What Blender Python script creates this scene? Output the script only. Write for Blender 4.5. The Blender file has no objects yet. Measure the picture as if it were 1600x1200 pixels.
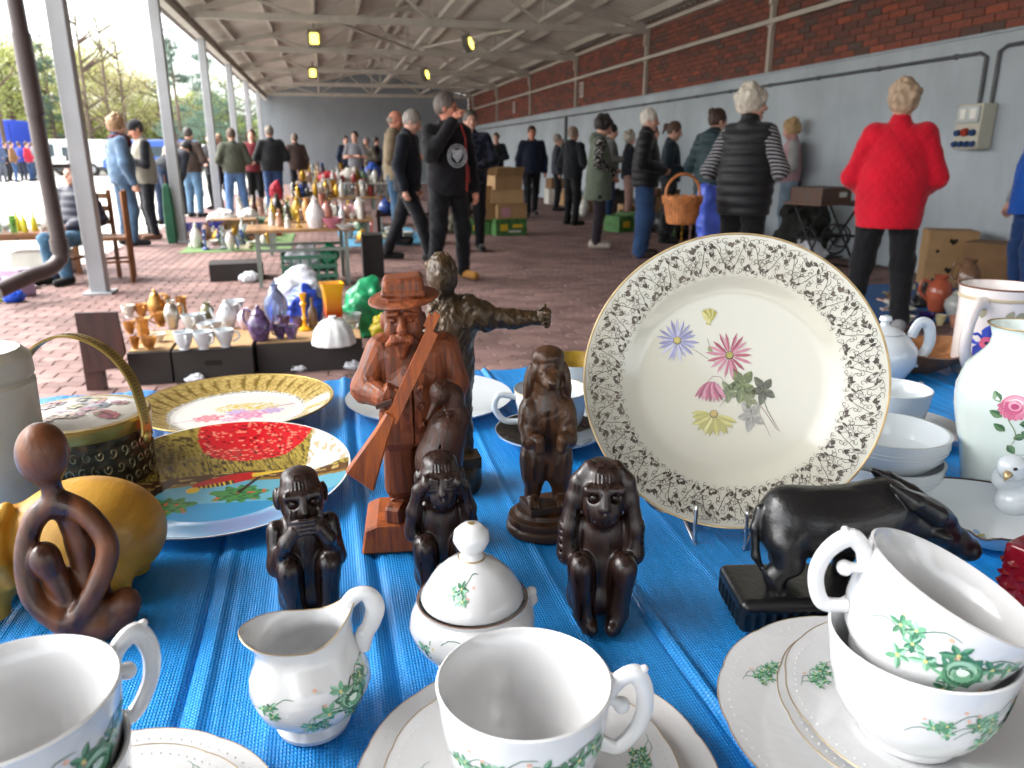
import bpy, math, random
import numpy as np
from mathutils import Vector, Matrix
R = math.radians
SC = bpy.context.scene
COL = SC.collection
random.seed(7)
# ---------------------------------------------------------------- camera, sky, sun, exposure
CAM_H = 1.2
PITCH, YAW = R(16.673), R(13.23)
cam = bpy.data.cameras.new('camera'); camo = bpy.data.objects.new('camera', cam); COL.objects.link(camo)
camo.location = (0, 0, CAM_H); camo.rotation_euler = (R(90) - PITCH, 0, -YAW)
cam.sensor_width = 36; cam.lens = 27.045; cam.clip_start = 0.02; cam.clip_end = 600
cam.dof.use_dof = True; cam.dof.focus_distance = 0.64; cam.dof.aperture_fstop = 12
SC.camera = camo
w = bpy.data.worlds.new('World'); SC.world = w; w.use_nodes = True
nt = w.node_tree; bg = nt.nodes['Background']
sky = nt.nodes.new('ShaderNodeTexSky'); sky.sky_type = 'NISHITA'; sky.sun_disc = False
SUN_EL, SUN_AZ = R(50), R(-75)            # azimuth from +Y, negative = towards the open left side
sky.sun_elevation = SUN_EL; sky.sun_rotation = SUN_AZ
sky.air_density = 1.0; sky.dust_density = 4.0; sky.ozone_density = 1.0
hsv = nt.nodes.new('ShaderNodeHueSaturation'); hsv.inputs['Saturation'].default_value = 0.22
nt.links.new(sky.outputs[0], hsv.inputs['Color']); nt.links.new(hsv.outputs[0], bg.inputs['Color'])
bg.inputs['Strength'].default_value = 0.15
sl = bpy.data.lights.new('sun', 'SUN'); so = bpy.data.objects.new('sun', sl); COL.objects.link(so)
sl.energy = .55; sl.angle = R(45); sl.color = (1, .97, .92)
sd = Vector((math.sin(SUN_AZ) * math.cos(SUN_EL), math.cos(SUN_AZ) * math.cos(SUN_EL), math.sin(SUN_EL)))
so.rotation_euler = sd.to_track_quat('Z', 'Y').to_euler()
vs = SC.view_settings; vs.view_transform = 'Standard'; vs.look = 'None'; vs.gamma = 1.0; vs.use_curve_mapping = False
vs.exposure = 2.65
SC.cycles.use_denoising = True
SC.cycles.max_bounces = 10; SC.cycles.diffuse_bounces = 5; SC.cycles.caustics_reflective = False; SC.cycles.caustics_refractive = False
SC.cycles.sample_clamp_indirect = 6
# ---------------------------------------------------------------- helpers: picture point -> place
_f = 1202.0
_fw = np.array([math.sin(YAW) * math.cos(PITCH), math.cos(YAW) * math.cos(PITCH), -math.sin(PITCH)])
_rt = np.array([math.cos(YAW), -math.sin(YAW), 0.0]); _up = np.cross(_rt, _fw)
def G(x, y, z=0.0):
    """the place at height z seen at a point of the 1600x1200 photograph"""
    r = _fw + _rt * (x - 800) / _f + _up * (600 - y) / _f
    t = (z - CAM_H) / r[2]
    return Vector((r[0] * t, r[1] * t, z))
def proj(p):
    d = np.array(p) - np.array([0, 0, CAM_H]); z = d @ _fw
    return 800 + _f * (d @ _rt) / z, 600 - _f * (d @ _up) / z
# ---------------------------------------------------------------- helpers: colours and materials
def S(h):
    h = h.lstrip('#'); c = [int(h[i:i + 2], 16) / 255 for i in (0, 2, 4)]
    return tuple(x / 12.92 if x <= .04045 else ((x + .055) / 1.055) ** 2.4 for x in c)
MATS = {}
def M(name, col=(.5, .5, .5), rough=.5, metal=0.0, var=.12, vs_=6.0, bump=0.0, bs=60.0, coat=0.0, trans=0.0, ior=1.45, spec=.5,
      attr=None, emit=None, stretch=None, sub=0.0, alpha=1.0, sheen=0.0):
    if name in MATS: return MATS[name]
    m = bpy.data.materials.new(name); m.use_nodes = True; MATS[name] = m
    t = m.node_tree; b = t.nodes['Principled BSDF']; L = t.links.new
    b.inputs['Roughness'].default_value = rough; b.inputs['Metallic'].default_value = metal
    b.inputs['Coat Weight'].default_value = coat; b.inputs['Coat Roughness'].default_value = .08
    b.inputs['Transmission Weight'].default_value = trans; b.inputs['IOR'].default_value = ior
    b.inputs['Specular IOR Level'].default_value = spec; b.inputs['Alpha'].default_value = alpha
    b.inputs['Sheen Weight'].default_value = sheen
    if sub: b.inputs['Subsurface Weight'].default_value = sub; b.inputs['Subsurface Radius'].default_value = (.004, .003, .002)
    tc = t.nodes.new('ShaderNodeTexCoord'); src = tc.outputs['Object']
    if stretch:
        mp = t.nodes.new('ShaderNodeMapping'); mp.inputs['Scale'].default_value = stretch; L(src, mp.inputs[0]); src = mp.outputs[0]
    n = t.nodes.new('ShaderNodeTexNoise'); n.inputs['Scale'].default_value = vs_; n.inputs['Detail'].default_value = 6; L(src, n.inputs['Vector'])
    mx = t.nodes.new('ShaderNodeMix'); mx.data_type = 'RGBA'; mx.blend_type = 'MULTIPLY'; mx.inputs[0].default_value = 1.0
    rp = t.nodes.new('ShaderNodeMapRange'); rp.inputs[1].default_value = .3; rp.inputs[2].default_value = .7
    rp.inputs[3].default_value = 1 - var; rp.inputs[4].default_value = 1 + var; L(n.outputs[0], rp.inputs[0])
    if attr:
        a = t.nodes.new('ShaderNodeVertexColor'); a.layer_name = attr; L(a.outputs[0], mx.inputs[6])
    else:
        mx.inputs[6].default_value = (*col, 1)
    L(rp.outputs[0], mx.inputs[7]); L(mx.outputs[2], b.inputs['Base Color'])
    if bump:
        n2 = t.nodes.new('ShaderNodeTexNoise'); n2.inputs['Scale'].default_value = bs; n2.inputs['Detail'].default_value = 4; L(src, n2.inputs['Vector'])
        bp = t.nodes.new('ShaderNodeBump'); bp.inputs['Strength'].default_value = bump; bp.inputs['Distance'].default_value = .3 / bs
        L(n2.outputs[0], bp.inputs['Height']); L(bp.outputs[0], b.inputs['Normal'])
    if emit: b.inputs['Emission Color'].default_value = (*emit[0], 1); b.inputs['Emission Strength'].default_value = emit[1]
    return m
def nodes(m): return m.node_tree, m.node_tree.nodes['Principled BSDF'], m.node_tree.links.new
def wood(name, c1, c2, rough=.4, coat=.25, scale=40, stretch=(1, 1, .18), bump=.5):
    if name in MATS: return MATS[name]
    m = M(name, c1, rough, coat=coat); t, b, L = nodes(m)
    tc = t.nodes.new('ShaderNodeTexCoord'); mp = t.nodes.new('ShaderNodeMapping'); mp.inputs['Scale'].default_value = stretch
    L(tc.outputs['Object'], mp.inputs[0])
    n = t.nodes.new('ShaderNodeTexNoise'); n.inputs['Scale'].default_value = scale; n.inputs['Detail'].default_value = 8; n.inputs['Distortion'].default_value = 1.2
    L(mp.outputs[0], n.inputs['Vector'])
    cr = t.nodes.new('ShaderNodeValToRGB'); cr.color_ramp.elements[0].position = .34; cr.color_ramp.elements[1].position = .66
    cr.color_ramp.elements[0].color = (*c2, 1); cr.color_ramp.elements[1].color = (*c1, 1)
    L(n.outputs[0], cr.inputs[0]); L(cr.outputs[0], b.inputs['Base Color'])
    bp = t.nodes.new('ShaderNodeBump'); bp.inputs['Strength'].default_value = bump; bp.inputs['Distance'].default_value = .02 / scale * 2
    n3 = t.nodes.new('ShaderNodeTexNoise'); n3.inputs['Scale'].default_value = scale * 5; n3.inputs['Detail'].default_value = 4; L(mp.outputs[0], n3.inputs['Vector'])
    L(n3.outputs[0], bp.inputs['Height']); L(bp.outputs[0], b.inputs['Normal'])
    rr = t.nodes.new('ShaderNodeMapRange'); rr.inputs[1].default_value = .3; rr.inputs[2].default_value = .7; rr.inputs[3].default_value = rough - .14; rr.inputs[4].default_value = rough + .3
    L(n.outputs[0], rr.inputs[0]); L(rr.outputs[0], b.inputs['Roughness'])
    return m
# ---------------------------------------------------------------- helpers: objects
def tag(o, label=None, cat=None, group=None, kind=None):
    if label: o['label'] = label
    if cat: o['category'] = cat
    if group: o['group'] = group
    if kind: o['kind'] = kind
    return o
def thing(name, label, cat, loc=(0, 0, 0), rz=0.0, group=None):
    o = bpy.data.objects.new(name, None); COL.objects.link(o); o.empty_display_size = .05
    o.location = loc; o.rotation_euler = (0, 0, R(rz))
    return tag(o, label, cat, group)
def mesh_obj(name, me, parent=None, loc=None, rot=None):
    o = bpy.data.objects.new(name, me); COL.objects.link(o)
    if parent: o.parent = parent
    if loc is not None: o.location = loc
    if rot is not None: o.rotation_euler = rot
    return o
def copy_tree(o, parent=None):
    c = o.copy(); COL.objects.link(c)
    if parent: c.parent = parent
    for ch in list(o.children): copy_tree(ch, c)
    return c
def bev(o, wd=.004, seg=2):
    b = o.modifiers.new('bevel', 'BEVEL'); b.width = wd; b.segments = seg; b.limit_method = 'ANGLE'; return o
class MB:
    def __init__(s): s.v = []; s.f = []; s.m = []; s.c = []
    def add(s, vs, fs, m=0, col=None):
        o = len(s.v); s.v += [tuple(p) for p in vs]; s.f += [tuple(i + o for i in f) for f in fs]; s.m += [m] * len(fs)
        s.c += [col or (1, 1, 1)] * len(vs); return s
    def box(s, c, d, rot=None, m=0, col=None):
        hx, hy, hz = d[0] / 2, d[1] / 2, d[2] / 2
        P = [Vector((x, y, z)) for x in (-hx, hx) for y in (-hy, hy) for z in (-hz, hz)]
        if rot is not None:
            mt = rot if isinstance(rot, Matrix) else Matrix.Rotation(R(rot), 3, 'Z'); P = [mt @ p for p in P]
        return s.add([p + Vector(c) for p in P], [(0, 1, 3, 2), (4, 6, 7, 5), (0, 4, 5, 1), (2, 3, 7, 6), (0, 2, 6, 4), (1, 5, 7, 3)], m, col)
    def bar(s, a, b, w_, h_, m=0, col=None, up=(0, 0, 1)):
        a, b = Vector(a), Vector(b); d = b - a; z = Vector(up)
        y = d.normalized(); x = y.cross(z)
        if x.length < 1e-4: x = Vector((1, 0, 0))
        x.normalize(); z = x.cross(y)
        return s.box((a + b) / 2, (w_, d.length, h_), Matrix((x, y, z)).transposed(), m, col)
    def tube(s, pts, r, n=10, m=0, col=None, closed=False, flat=1.0):
        pts = [Vector(p) for p in pts]; N = len(pts); rs = r if hasattr(r, '__len__') else [r] * N
        vs, fs = [], []; prev = None
        for i, p in enumerate(pts):
            if closed: t = pts[(i + 1) % N] - pts[i - 1]
            else: t = pts[min(i + 1, N - 1)] - pts[max(i - 1, 0)]
            t.normalize()
            if prev is None:
                a = Vector((0, 0, 1)) if abs(t.z) < .9 else Vector((1, 0, 0)); u = t.cross(a).normalized()
            else:
                u = (prev - t * prev.dot(t)).normalized()
            prev = u; q = t.cross(u)
            for k in range(n):
                an = 2 * math.pi * k / n; vs.append(p + (u * math.cos(an) + q * math.sin(an) * flat) * rs[i])
        for i in range(N if closed else N - 1):
            j = (i + 1) % N
            for k in range(n):
                l = (k + 1) % n; fs.append((i * n + k, i * n + l, j * n + l, j * n + k))
        if not closed: fs += [tuple(range(n - 1, -1, -1)), tuple((N - 1) * n + k for k in range(n))]
        return s.add(vs, fs, m, col)
    def lathe(s, prof, n=32, m=0, col=None, c=(0, 0, 0), warp=None):
        vs, fs, rows = [], [], []
        for (r, z) in prof:
            if r < 1e-6: rows.append([len(vs)]); vs.append((c[0], c[1], c[2] + z)); continue
            row = []
            for k in range(n):
                a = 2 * math.pi * k / n; rr, zz = warp(a, r, z) if warp else (r, z)
                row.append(len(vs)); vs.append((c[0] + rr * math.cos(a), c[1] + rr * math.sin(a), c[2] + zz))
            rows.append(row)
        for A, B in zip(rows, rows[1:]):
            for k in range(n):
                l = (k + 1) % n
                if len(A) == 1 and len(B) == 1: continue
                if len(A) == 1: fs.append((A[0], B[l], B[k]))
                elif len(B) == 1: fs.append((A[k], A[l], B[0]))
                else: fs.append((A[k], A[l], B[l], B[k]))
        return s.add(vs, fs, m, col)
    def poly(s, pts, m=0, col=None):
        return s.add(pts, [tuple(range(len(pts)))], m, col)
    def fan(s, pts, m=0, col=None):
        c = Vector((0, 0, 0))
        for p in pts: c += Vector(p)
        c /= len(pts); n = len(pts)
        return s.add(list(pts) + [c], [(i, (i + 1) % n, n) for i in range(n)], m, col)
    def prism(s, pts2, depth, axis='y', m=0, col=None, off=(0, 0, 0)):
        n = len(pts2); o = Vector(off)
        def P(u, v, d): return o + (Vector((u, d, v)) if axis == 'y' else Vector((d, u, v)) if axis == 'x' else Vector((u, v, d)))
        vs = [P(u, v, -depth / 2) for u, v in pts2] + [P(u, v, depth / 2) for u, v in pts2]
        fs = [tuple(range(n)), tuple(range(2 * n - 1, n - 1, -1))] + [(i, i + n, (i + 1) % n + n, (i + 1) % n) for i in range(n)]
        return s.add(vs, fs, m, col)
    def mesh(s, name, mats, smooth=40, color=False):
        me = bpy.data.meshes.new(name); me.from_pydata(s.v, [], s.f)
        for m in (mats if isinstance(mats, (list, tuple)) else [mats]): me.materials.append(m)
        if any(s.m): me.polygons.foreach_set('material_index', s.m)
        if color:
            a = me.color_attributes.new('Col', 'FLOAT_COLOR', 'POINT')
            a.data.foreach_set('color', np.array([(*c, 1) for c in s.c], 'f').ravel())
        if smooth:
            me.polygons.foreach_set('use_smooth', [True] * len(s.f)); me.update()
            me.set_sharp_from_angle(angle=R(smooth))
        me.update(); return me
    def build(s, name, mats, parent=None, loc=None, rot=None, smooth=40, color=False):
        return mesh_obj(name, s.mesh(name, mats, smooth, color), parent, loc, rot)
def crom(pts, n=8, closed=False):
    P = [Vector(p) for p in pts]; N = len(P); out = []
    for i in range(N if closed else N - 1):
        if closed: a, b, c, d = P[i - 1], P[i], P[(i + 1) % N], P[(i + 2) % N]
        else: a, b, c, d = P[max(i - 1, 0)], P[i], P[i + 1], P[min(i + 2, N - 1)]
        for k in range(n):
            t = k / n; out.append(.5 * ((2 * b) + (c - a) * t + (2 * a - 5 * b + 4 * c - d) * t * t + (3 * b - a - 3 * c + d) * t ** 3))
    if not closed: out.append(P[-1])
    return out
def lerp_r(rs, n):
    out = []
    for i in range(len(rs) - 1): out += [rs[i] + (rs[i + 1] - rs[i]) * k / n for k in range(n)]
    return out + [rs[-1]]
# ---------------------------------------------------------------- helpers: carved and organic shapes (smooth union of round pieces, one surface)
def rotm(rx=0, ry=0, rz=0):
    return np.array((Matrix.Rotation(R(rz), 3, 'Z') @ Matrix.Rotation(R(ry), 3, 'Y') @ Matrix.Rotation(R(rx), 3, 'X')), 'f')
class SDF:
    def __init__(s): s.ops = []; s.lo = np.array([1e9] * 3); s.hi = -s.lo
    def _b(s, lo, hi, sub):
        lo, hi = np.array(lo, float), np.array(hi, float)
        if not sub: s.lo = np.minimum(s.lo, lo); s.hi = np.maximum(s.hi, hi)
        return lo, hi
    def cone(s, a, b, r1, r2=None, k=.0, sub=False):
        r2 = r1 if r2 is None else r2; a, b = np.array(a, float), np.array(b, float); r = max(r1, r2)
        s.ops.append(('c', (a, b, r1, r2), k, sub, s._b(np.minimum(a, b) - r, np.maximum(a, b) + r, sub))); return s
    def chain(s, pts, rs, k=.0, sub=False):
        for i in range(len(pts) - 1): s.cone(pts[i], pts[i + 1], rs[i], rs[i + 1], k, sub)
        return s
    def ell(s, c, r, rot=None, k=.0, sub=False):
        c = np.array(c, float); r = np.array(r if hasattr(r, '__len__') else (r,) * 3, float); e = r if rot is None else np.array([r.max()] * 3)
        s.ops.append(('e', (c, r, rot), k, sub, s._b(c - e, c + e, sub))); return s
    def box(s, c, h, rd=0.0, rot=None, k=.0, sub=False):
        c, h = np.array(c, float), np.array(h, float); e = h if rot is None else np.array([np.linalg.norm(h)] * 3)
        s.ops.append(('b', (c, h, rd, rot), k, sub, s._b(c - e, c + e, sub))); return s
    def clip(s, n, d): s.ops.append(('p', (np.array(n, float), d), 0, None, None)); return s
    def disp(s, fn): s.ops.append(('d', fn, 0, None, None)); return s
    def field(s, vox):
        lo = s.lo - 3 * vox; n = np.ceil((s.hi + 3 * vox - lo) / vox).astype(int) + 1
        ax = [(lo[i] + vox * np.arange(n[i])).astype('f') for i in range(3)]
        F = np.full(n, 1e2, 'f')
        for kind, p, k, sub, bb in s.ops:
            if kind == 'p':
                q = p[0][0] * ax[0][:, None, None] + p[0][1] * ax[1][None, :, None] + p[0][2] * ax[2][None, None, :] - p[1]
                F = np.maximum(F, q); continue
            if kind == 'd':
                F += p(ax[0][:, None, None], ax[1][None, :, None], ax[2][None, None, :]); continue
            mg = k + 2.5 * vox
            i0 = np.maximum(((bb[0] - mg - lo) / vox).astype(int), 0); i1 = np.minimum(((bb[1] + mg - lo) / vox).astype(int) + 2, n)
            if (i1 <= i0).any(): continue
            sl = tuple(slice(i0[i], i1[i]) for i in range(3))
            X, Y, Z = (ax[0][sl[0]][:, None, None], ax[1][sl[1]][None, :, None], ax[2][sl[2]][None, None, :])
            if kind == 'c':
                a, b, r1, r2 = p; ab = b - a; l2 = max(ab @ ab, 1e-12)
                t = np.clip(((X - a[0]) * ab[0] + (Y - a[1]) * ab[1] + (Z - a[2]) * ab[2]) / l2, 0, 1)
                d = np.sqrt((X - a[0] - t * ab[0]) ** 2 + (Y - a[1] - t * ab[1]) ** 2 + (Z - a[2] - t * ab[2]) ** 2) - (r1 + (r2 - r1) * t)
            else:
                c = p[0]; rot = p[-1]; X, Y, Z = X - c[0], Y - c[1], Z - c[2]
                if rot is not None:
                    q = rot.T; X, Y, Z = (q[0, 0] * X + q[0, 1] * Y + q[0, 2] * Z, q[1, 0] * X + q[1, 1] * Y + q[1, 2] * Z, q[2, 0] * X + q[2, 1] * Y + q[2, 2] * Z)
                if kind == 'e':
                    r = p[1]; k0 = np.sqrt((X / r[0]) ** 2 + (Y / r[1]) ** 2 + (Z / r[2]) ** 2)
                    k1 = np.sqrt((X / r[0] ** 2) ** 2 + (Y / r[1] ** 2) ** 2 + (Z / r[2] ** 2) ** 2) + 1e-9
                    d = np.where(k0 < 1e-3, -r.min(), k0 * (k0 - 1) / k1)
                else:
                    h, rd = p[1], p[2]; qx, qy, qz = np.abs(X) - h[0] + rd, np.abs(Y) - h[1] + rd, np.abs(Z) - h[2] + rd
                    d = np.sqrt(np.maximum(qx, 0) ** 2 + np.maximum(qy, 0) ** 2 + np.maximum(qz, 0) ** 2) + np.minimum(np.maximum(np.maximum(qx, qy), qz), 0) - rd
            A = F[sl]
            if sub:
                d = -d
                F[sl] = np.maximum(A, d) + (np.maximum(k - np.abs(A - d), 0) ** 2 / (4 * k) if k else 0)
            else:
                F[sl] = np.minimum(A, d) - (np.maximum(k - np.abs(A - d), 0) ** 2 / (4 * k) if k else 0)
        return F, lo
    def mesh(s, name, vox, mats, smooth=True, scale=1.0, matfn=None):
        F, lo = s.field(vox); I = F < 0; n = np.array(F.shape) - 1
        cnt = np.zeros(n, np.uint8)
        for dx in (0, 1):
            for dy in (0, 1):
                for dz in (0, 1): cnt += I[dx:n[0] + dx, dy:n[1] + dy, dz:n[2] + dz]
        ci = np.argwhere((cnt > 0) & (cnt < 8))
        idx = np.full(n, -1, np.int32); idx[tuple(ci.T)] = np.arange(len(ci))
        off = np.array([(x, y, z) for x in (0, 1) for y in (0, 1) for z in (0, 1)])
        V = np.stack([F[tuple((ci + o).T)] for o in off], 1)
        acc = np.zeros((len(ci), 3)); num = np.zeros(len(ci))
        for a in range(8):
            for b in range(a + 1, 8):
                if np.abs(off[a] - off[b]).sum() != 1: continue
                va, vb = V[:, a], V[:, b]; mk = (va < 0) != (vb < 0)
                t = np.where(mk, va / np.where(mk, va - vb, 1), 0)[:, None]
                acc += np.where(mk[:, None], off[a] + t * (off[b] - off[a]), 0); num += mk
        P = (lo + vox * (ci + acc / num[:, None])) * scale
        Q = []
        for ax in range(3):
            sl0 = [slice(None)] * 3; sl1 = [slice(None)] * 3; sl0[ax] = slice(0, -1); sl1[ax] = slice(1, None)
            A, B = I[tuple(sl0)], I[tuple(sl1)]
            e = np.argwhere(A != B); o1, o2 = [(1, 2), (2, 0), (0, 1)][ax]
            e = e[(e[:, o1] > 0) & (e[:, o2] > 0) & (e[:, o1] < n[o1]) & (e[:, o2] < n[o2])]
            flip = A[tuple(e.T)]
            def cell(d1, d2):
                c = e.copy(); c[:, o1] -= d1; c[:, o2] -= d2; return idx[tuple(c.T)]
            q = np.stack([cell(1, 1), cell(0, 1), cell(0, 0), cell(1, 0)], 1)
            q[~flip] = q[~flip][:, ::-1]; Q.append(q)
        Q = np.concatenate(Q); Q = Q[(Q >= 0).all(1)]
        me = bpy.data.meshes.new(name)
        me.vertices.add(len(P)); me.vertices.foreach_set('co', P.astype('f').ravel())
        me.loops.add(Q.size); me.loops.foreach_set('vertex_index', Q.astype(np.int32).ravel())
        me.polygons.add(len(Q)); me.polygons.foreach_set('loop_start', np.arange(0, Q.size, 4, dtype=np.int32))
        for m in (mats if isinstance(mats, (list, tuple)) else [mats]): me.materials.append(m)
        if matfn: me.polygons.foreach_set('material_index', matfn(P[Q].mean(1)).astype(np.int32))
        me.polygons.foreach_set('use_smooth', np.full(len(Q), bool(smooth)))
        me.update(calc_edges=True); me.validate()
        return me
    def build(s, name, vox, mats, parent=None, smooth=True, scale=1.0, loc=None, rot=None, matfn=None):
        return mesh_obj(name, s.mesh(name, vox, mats, smooth, scale, matfn), parent, loc, rot)
def ripple(amp, f, seed=0):
    q = random.Random(seed); ph = [(q.uniform(0, 6), q.uniform(0, 6), q.uniform(0, 6), q.uniform(.6, 1.4), q.uniform(.6, 1.4), q.uniform(.6, 1.4)) for _ in range(3)]
    def fn(x, y, z):
        o = 0
        for i, p in enumerate(ph):
            g = f * (1.7 ** i); o = o + amp / (1.5 ** i) * np.sin(x * g * p[3] + p[0] + 2 * np.sin(z * g * .4 + p[1])) * np.sin(y * g * p[4] + p[1]) * np.sin(z * g * p[5] + p[2] + 1.5 * np.sin(x * g * .5))
        return o
    return fn
# ================================================================ THE SETTING: ground
def brickish_ground():
    m = M('paving_far', S('#8a6660'), .8, var=.15, vs_=3); t, b, L = nodes(m)
    tc = t.nodes.new('ShaderNodeTexCoord'); br = t.nodes.new('ShaderNodeTexBrick'); L(tc.outputs['Object'], br.inputs['Vector'])
    br.inputs['Scale'].default_value = 1; br.inputs['Brick Width'].default_value = .2; br.inputs['Row Height'].default_value = .1
    br.inputs['Mortar Size'].default_value = .006; br.inputs['Color1'].default_value = (*S('#775c58'), 1); br.inputs['Color2'].default_value = (*S('#694f4b'), 1)
    br.inputs['Mortar'].default_value = (*S('#4f3e3b'), 1)
    n = t.nodes.new('ShaderNodeTexNoise'); n.inputs['Scale'].default_value = .8; n.inputs['Detail'].default_value = 8; L(tc.outputs['Object'], n.inputs['Vector'])
    mx = t.nodes.new('ShaderNodeMix'); mx.data_type = 'RGBA'; mx.blend_type = 'MULTIPLY'; mx.inputs[0].default_value = 1
    rp = t.nodes.new('ShaderNodeMapRange'); rp.inputs[1].default_value = .3; rp.inputs[2].default_value = .7; rp.inputs[3].default_value = .75; rp.inputs[4].default_value = 1.2
    L(n.outputs[0], rp.inputs[0]); L(br.outputs[0], mx.inputs[6]); L(rp.outputs[0], mx.inputs[7]); L(mx.outputs[2], b.inputs['Base Color'])
    return m
def paver_mat():
    m = M('paver', S('#775c58'), .75, bump=.5, bs=250); t, b, L = nodes(m)
    g = t.nodes.new('ShaderNodeNewGeometry'); oi = t.nodes.new('ShaderNodeObjectInfo')
    ad = t.nodes.new('ShaderNodeMath'); ad.operation = 'ADD'; L(g.outputs['Random Per Island'], ad.inputs[0]); L(oi.outputs['Random'], ad.inputs[1])
    fr = t.nodes.new('ShaderNodeMath'); fr.operation = 'FRACT'; L(ad.outputs[0], fr.inputs[0])
    cr = t.nodes.new('ShaderNodeValToRGB'); e = cr.color_ramp.elements
    e[0].color = (*S('#654d49'), 1); e[1].color = (*S('#856a64'), 1); x = e.new(.5); x.color = (*S('#745b56'), 1)
    L(fr.outputs[0], cr.inputs[0])
    n = t.nodes.new('ShaderNodeTexNoise'); n.inputs['Scale'].default_value = 1.3; n.inputs['Detail'].default_value = 9; n.inputs['Roughness'].default_value = .7
    L(g.outputs['Position'], n.inputs['Vector'])
    rp = t.nodes.new('ShaderNodeMapRange'); rp.inputs[1].default_value = .3; rp.inputs[2].default_value = .7; rp.inputs[3].default_value = .62; rp.inputs[4].default_value = 1.32
    mx = t.nodes.new('ShaderNodeMix'); mx.data_type = 'RGBA'; mx.blend_type = 'MULTIPLY'; mx.inputs[0].default_value = 1
    L(n.outputs[0], rp.inputs[0]); L(cr.outputs[0], mx.inputs[6]); L(rp.outputs[0], mx.inputs[7]); L(mx.outputs[2], b.inputs['Base Color'])
    return m
PV_X0, PV_X1 = -2.75, 6.0
asph = M('lot_concrete', S('#b5b2ab'), .85, var=.12, vs_=.35, bump=.3, bs=60)
mb = MB(); mb.add([(-250, -60, -.016), (250, -60, -.016), (250, 400, -.016), (-250, 400, -.016)], [(0, 1, 2, 3)])
tag(mb.build('ground', asph), kind='structure')
mb = MB(); mb.add([(PV_X0, 13.9, -.003), (PV_X1, 13.9, -.003), (PV_X1, 33.5, -.003), (PV_X0, 33.5, -.003)], [(0, 1, 2, 3)], 1)
mb.add([(PV_X0, -3, -.010), (PV_X1, -3, -.010), (PV_X1, 13.9, -.010), (PV_X0, 13.9, -.010)], [(0, 1, 2, 3)], 0)
paving = mb.build('paving', [M('joint_sand', S('#5b4a45'), .95, var=.2, vs_=30), brickish_ground()]); tag(paving, kind='structure')
def paver_pts():
    d = .0022; L_, W_, A_ = .2, .1, .014
    def f(x): x = (x / .1) % 1.0; return A_ * (4 * x if x < .25 else 2 - 4 * x if x < .75 else 4 * x - 4)
    xs = [d, .025, .075, .125, .175, L_ - d]
    lo = [(x, f(x) + d) for x in xs]; hi = [(x, f(x) + W_ - d) for x in reversed(xs)]
    return [(x - .1, y - .05) for x, y in lo + hi]
PP = paver_pts(); nP = len(PP)
def paver_mesh(mb, ox=0, oy=0, dz=0.0):
    top = [(ox + x * .965, oy + y * .95, dz) for x, y in PP]; sh = [(ox + x, oy + y, dz - .0035) for x, y in PP]; bt = [(ox + x, oy + y, -.012) for x, y in PP]
    fs = [(i, i + 1, nP - 2 - i, nP - 1 - i) for i in range(nP // 2 - 1)]
    fs += [(i + nP, (i + 1) % nP + nP, (i + 1) % nP, i) for i in range(nP)] + [(i + 2 * nP, (i + 1) % nP + 2 * nP, (i + 1) % nP + nP, i + nP) for i in range(nP)]
    mb.add(top + sh + bt, fs)
pm = paver_mat(); one = MB(); paver_mesh(one); one = one.mesh('paver', pm, 0)
spots = []; q = random.Random(3)
for j in range(int((13.9 - 2.2) / .1)):
    for i in range(44):
        x = PV_X0 + .1 + (i + .5 * (j % 2)) * .2; y = 2.25 + j * .1
        if x > PV_X1 - .08: continue
        spots.append((x, y, q.uniform(-.0022, .0012)))
def pv_seen(s):
    u, v = proj((s[0], s[1], 0)); return (0 < u < 185 and 468 < v < 605) or (585 < u < 925 and 425 < v < 590)
near = sorted([s for s in spots if pv_seen(s)], key=lambda s: s[0] ** 2 + s[1] ** 2)[:300]; ns = set(near)
for s in near:
    o = mesh_obj('paver', one, paving, (s[0], s[1], s[2]))
rest = MB()
for s in spots:
    if s not in ns: paver_mesh(rest, *s)
tag(rest.build('paver_field', pm, paving, smooth=0), kind='stuff')
# ================================================================ THE MARKET HALL
hall = thing('market_hall', 'open-sided market hall with grey walls, brick upper band and steel truss roof', 'building')
WX, YB, ZG, ZE = 6.0, 33.5, 2.24, 3.42
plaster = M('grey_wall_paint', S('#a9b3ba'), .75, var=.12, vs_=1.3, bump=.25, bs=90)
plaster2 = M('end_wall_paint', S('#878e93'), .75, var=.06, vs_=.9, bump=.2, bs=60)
steel = M('painted_steel', S('#b3aea4'), .55, var=.1, vs_=3, bump=.1, bs=50)
postm = M('post_paint', S('#a6a9ac'), .5, var=.07, vs_=4, bump=.08, bs=60)
whitebar = M('cream_steel', S('#b9b2a6'), .5, var=.08, vs_=5)
def stain(m, c, amt):
    t, b, L = nodes(m); g = t.nodes.new('ShaderNodeNewGeometry'); mp = t.nodes.new('ShaderNodeMapping'); mp.inputs['Scale'].default_value = (1.2, 1.2, .35); L(g.outputs['Position'], mp.inputs[0])
    n = t.nodes.new('ShaderNodeTexNoise'); n.inputs['Scale'].default_value = 2.2; n.inputs['Detail'].default_value = 10; n.inputs['Roughness'].default_value = .72; L(mp.outputs[0], n.inputs['Vector'])
    mr = t.nodes.new('ShaderNodeMapRange'); mr.inputs[1].default_value = .5; mr.inputs[2].default_value = .78; mr.inputs[4].default_value = amt; L(n.outputs[0], mr.inputs[0])
    mx = t.nodes.new('ShaderNodeMix'); mx.data_type = 'RGBA'; mx.inputs[7].default_value = (*c, 1); L(mr.outputs[0], mx.inputs[0]); L(b.inputs['Base Color'].links[0].from_socket, mx.inputs[6]); L(mx.outputs[2], b.inputs['Base Color'])
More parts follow.
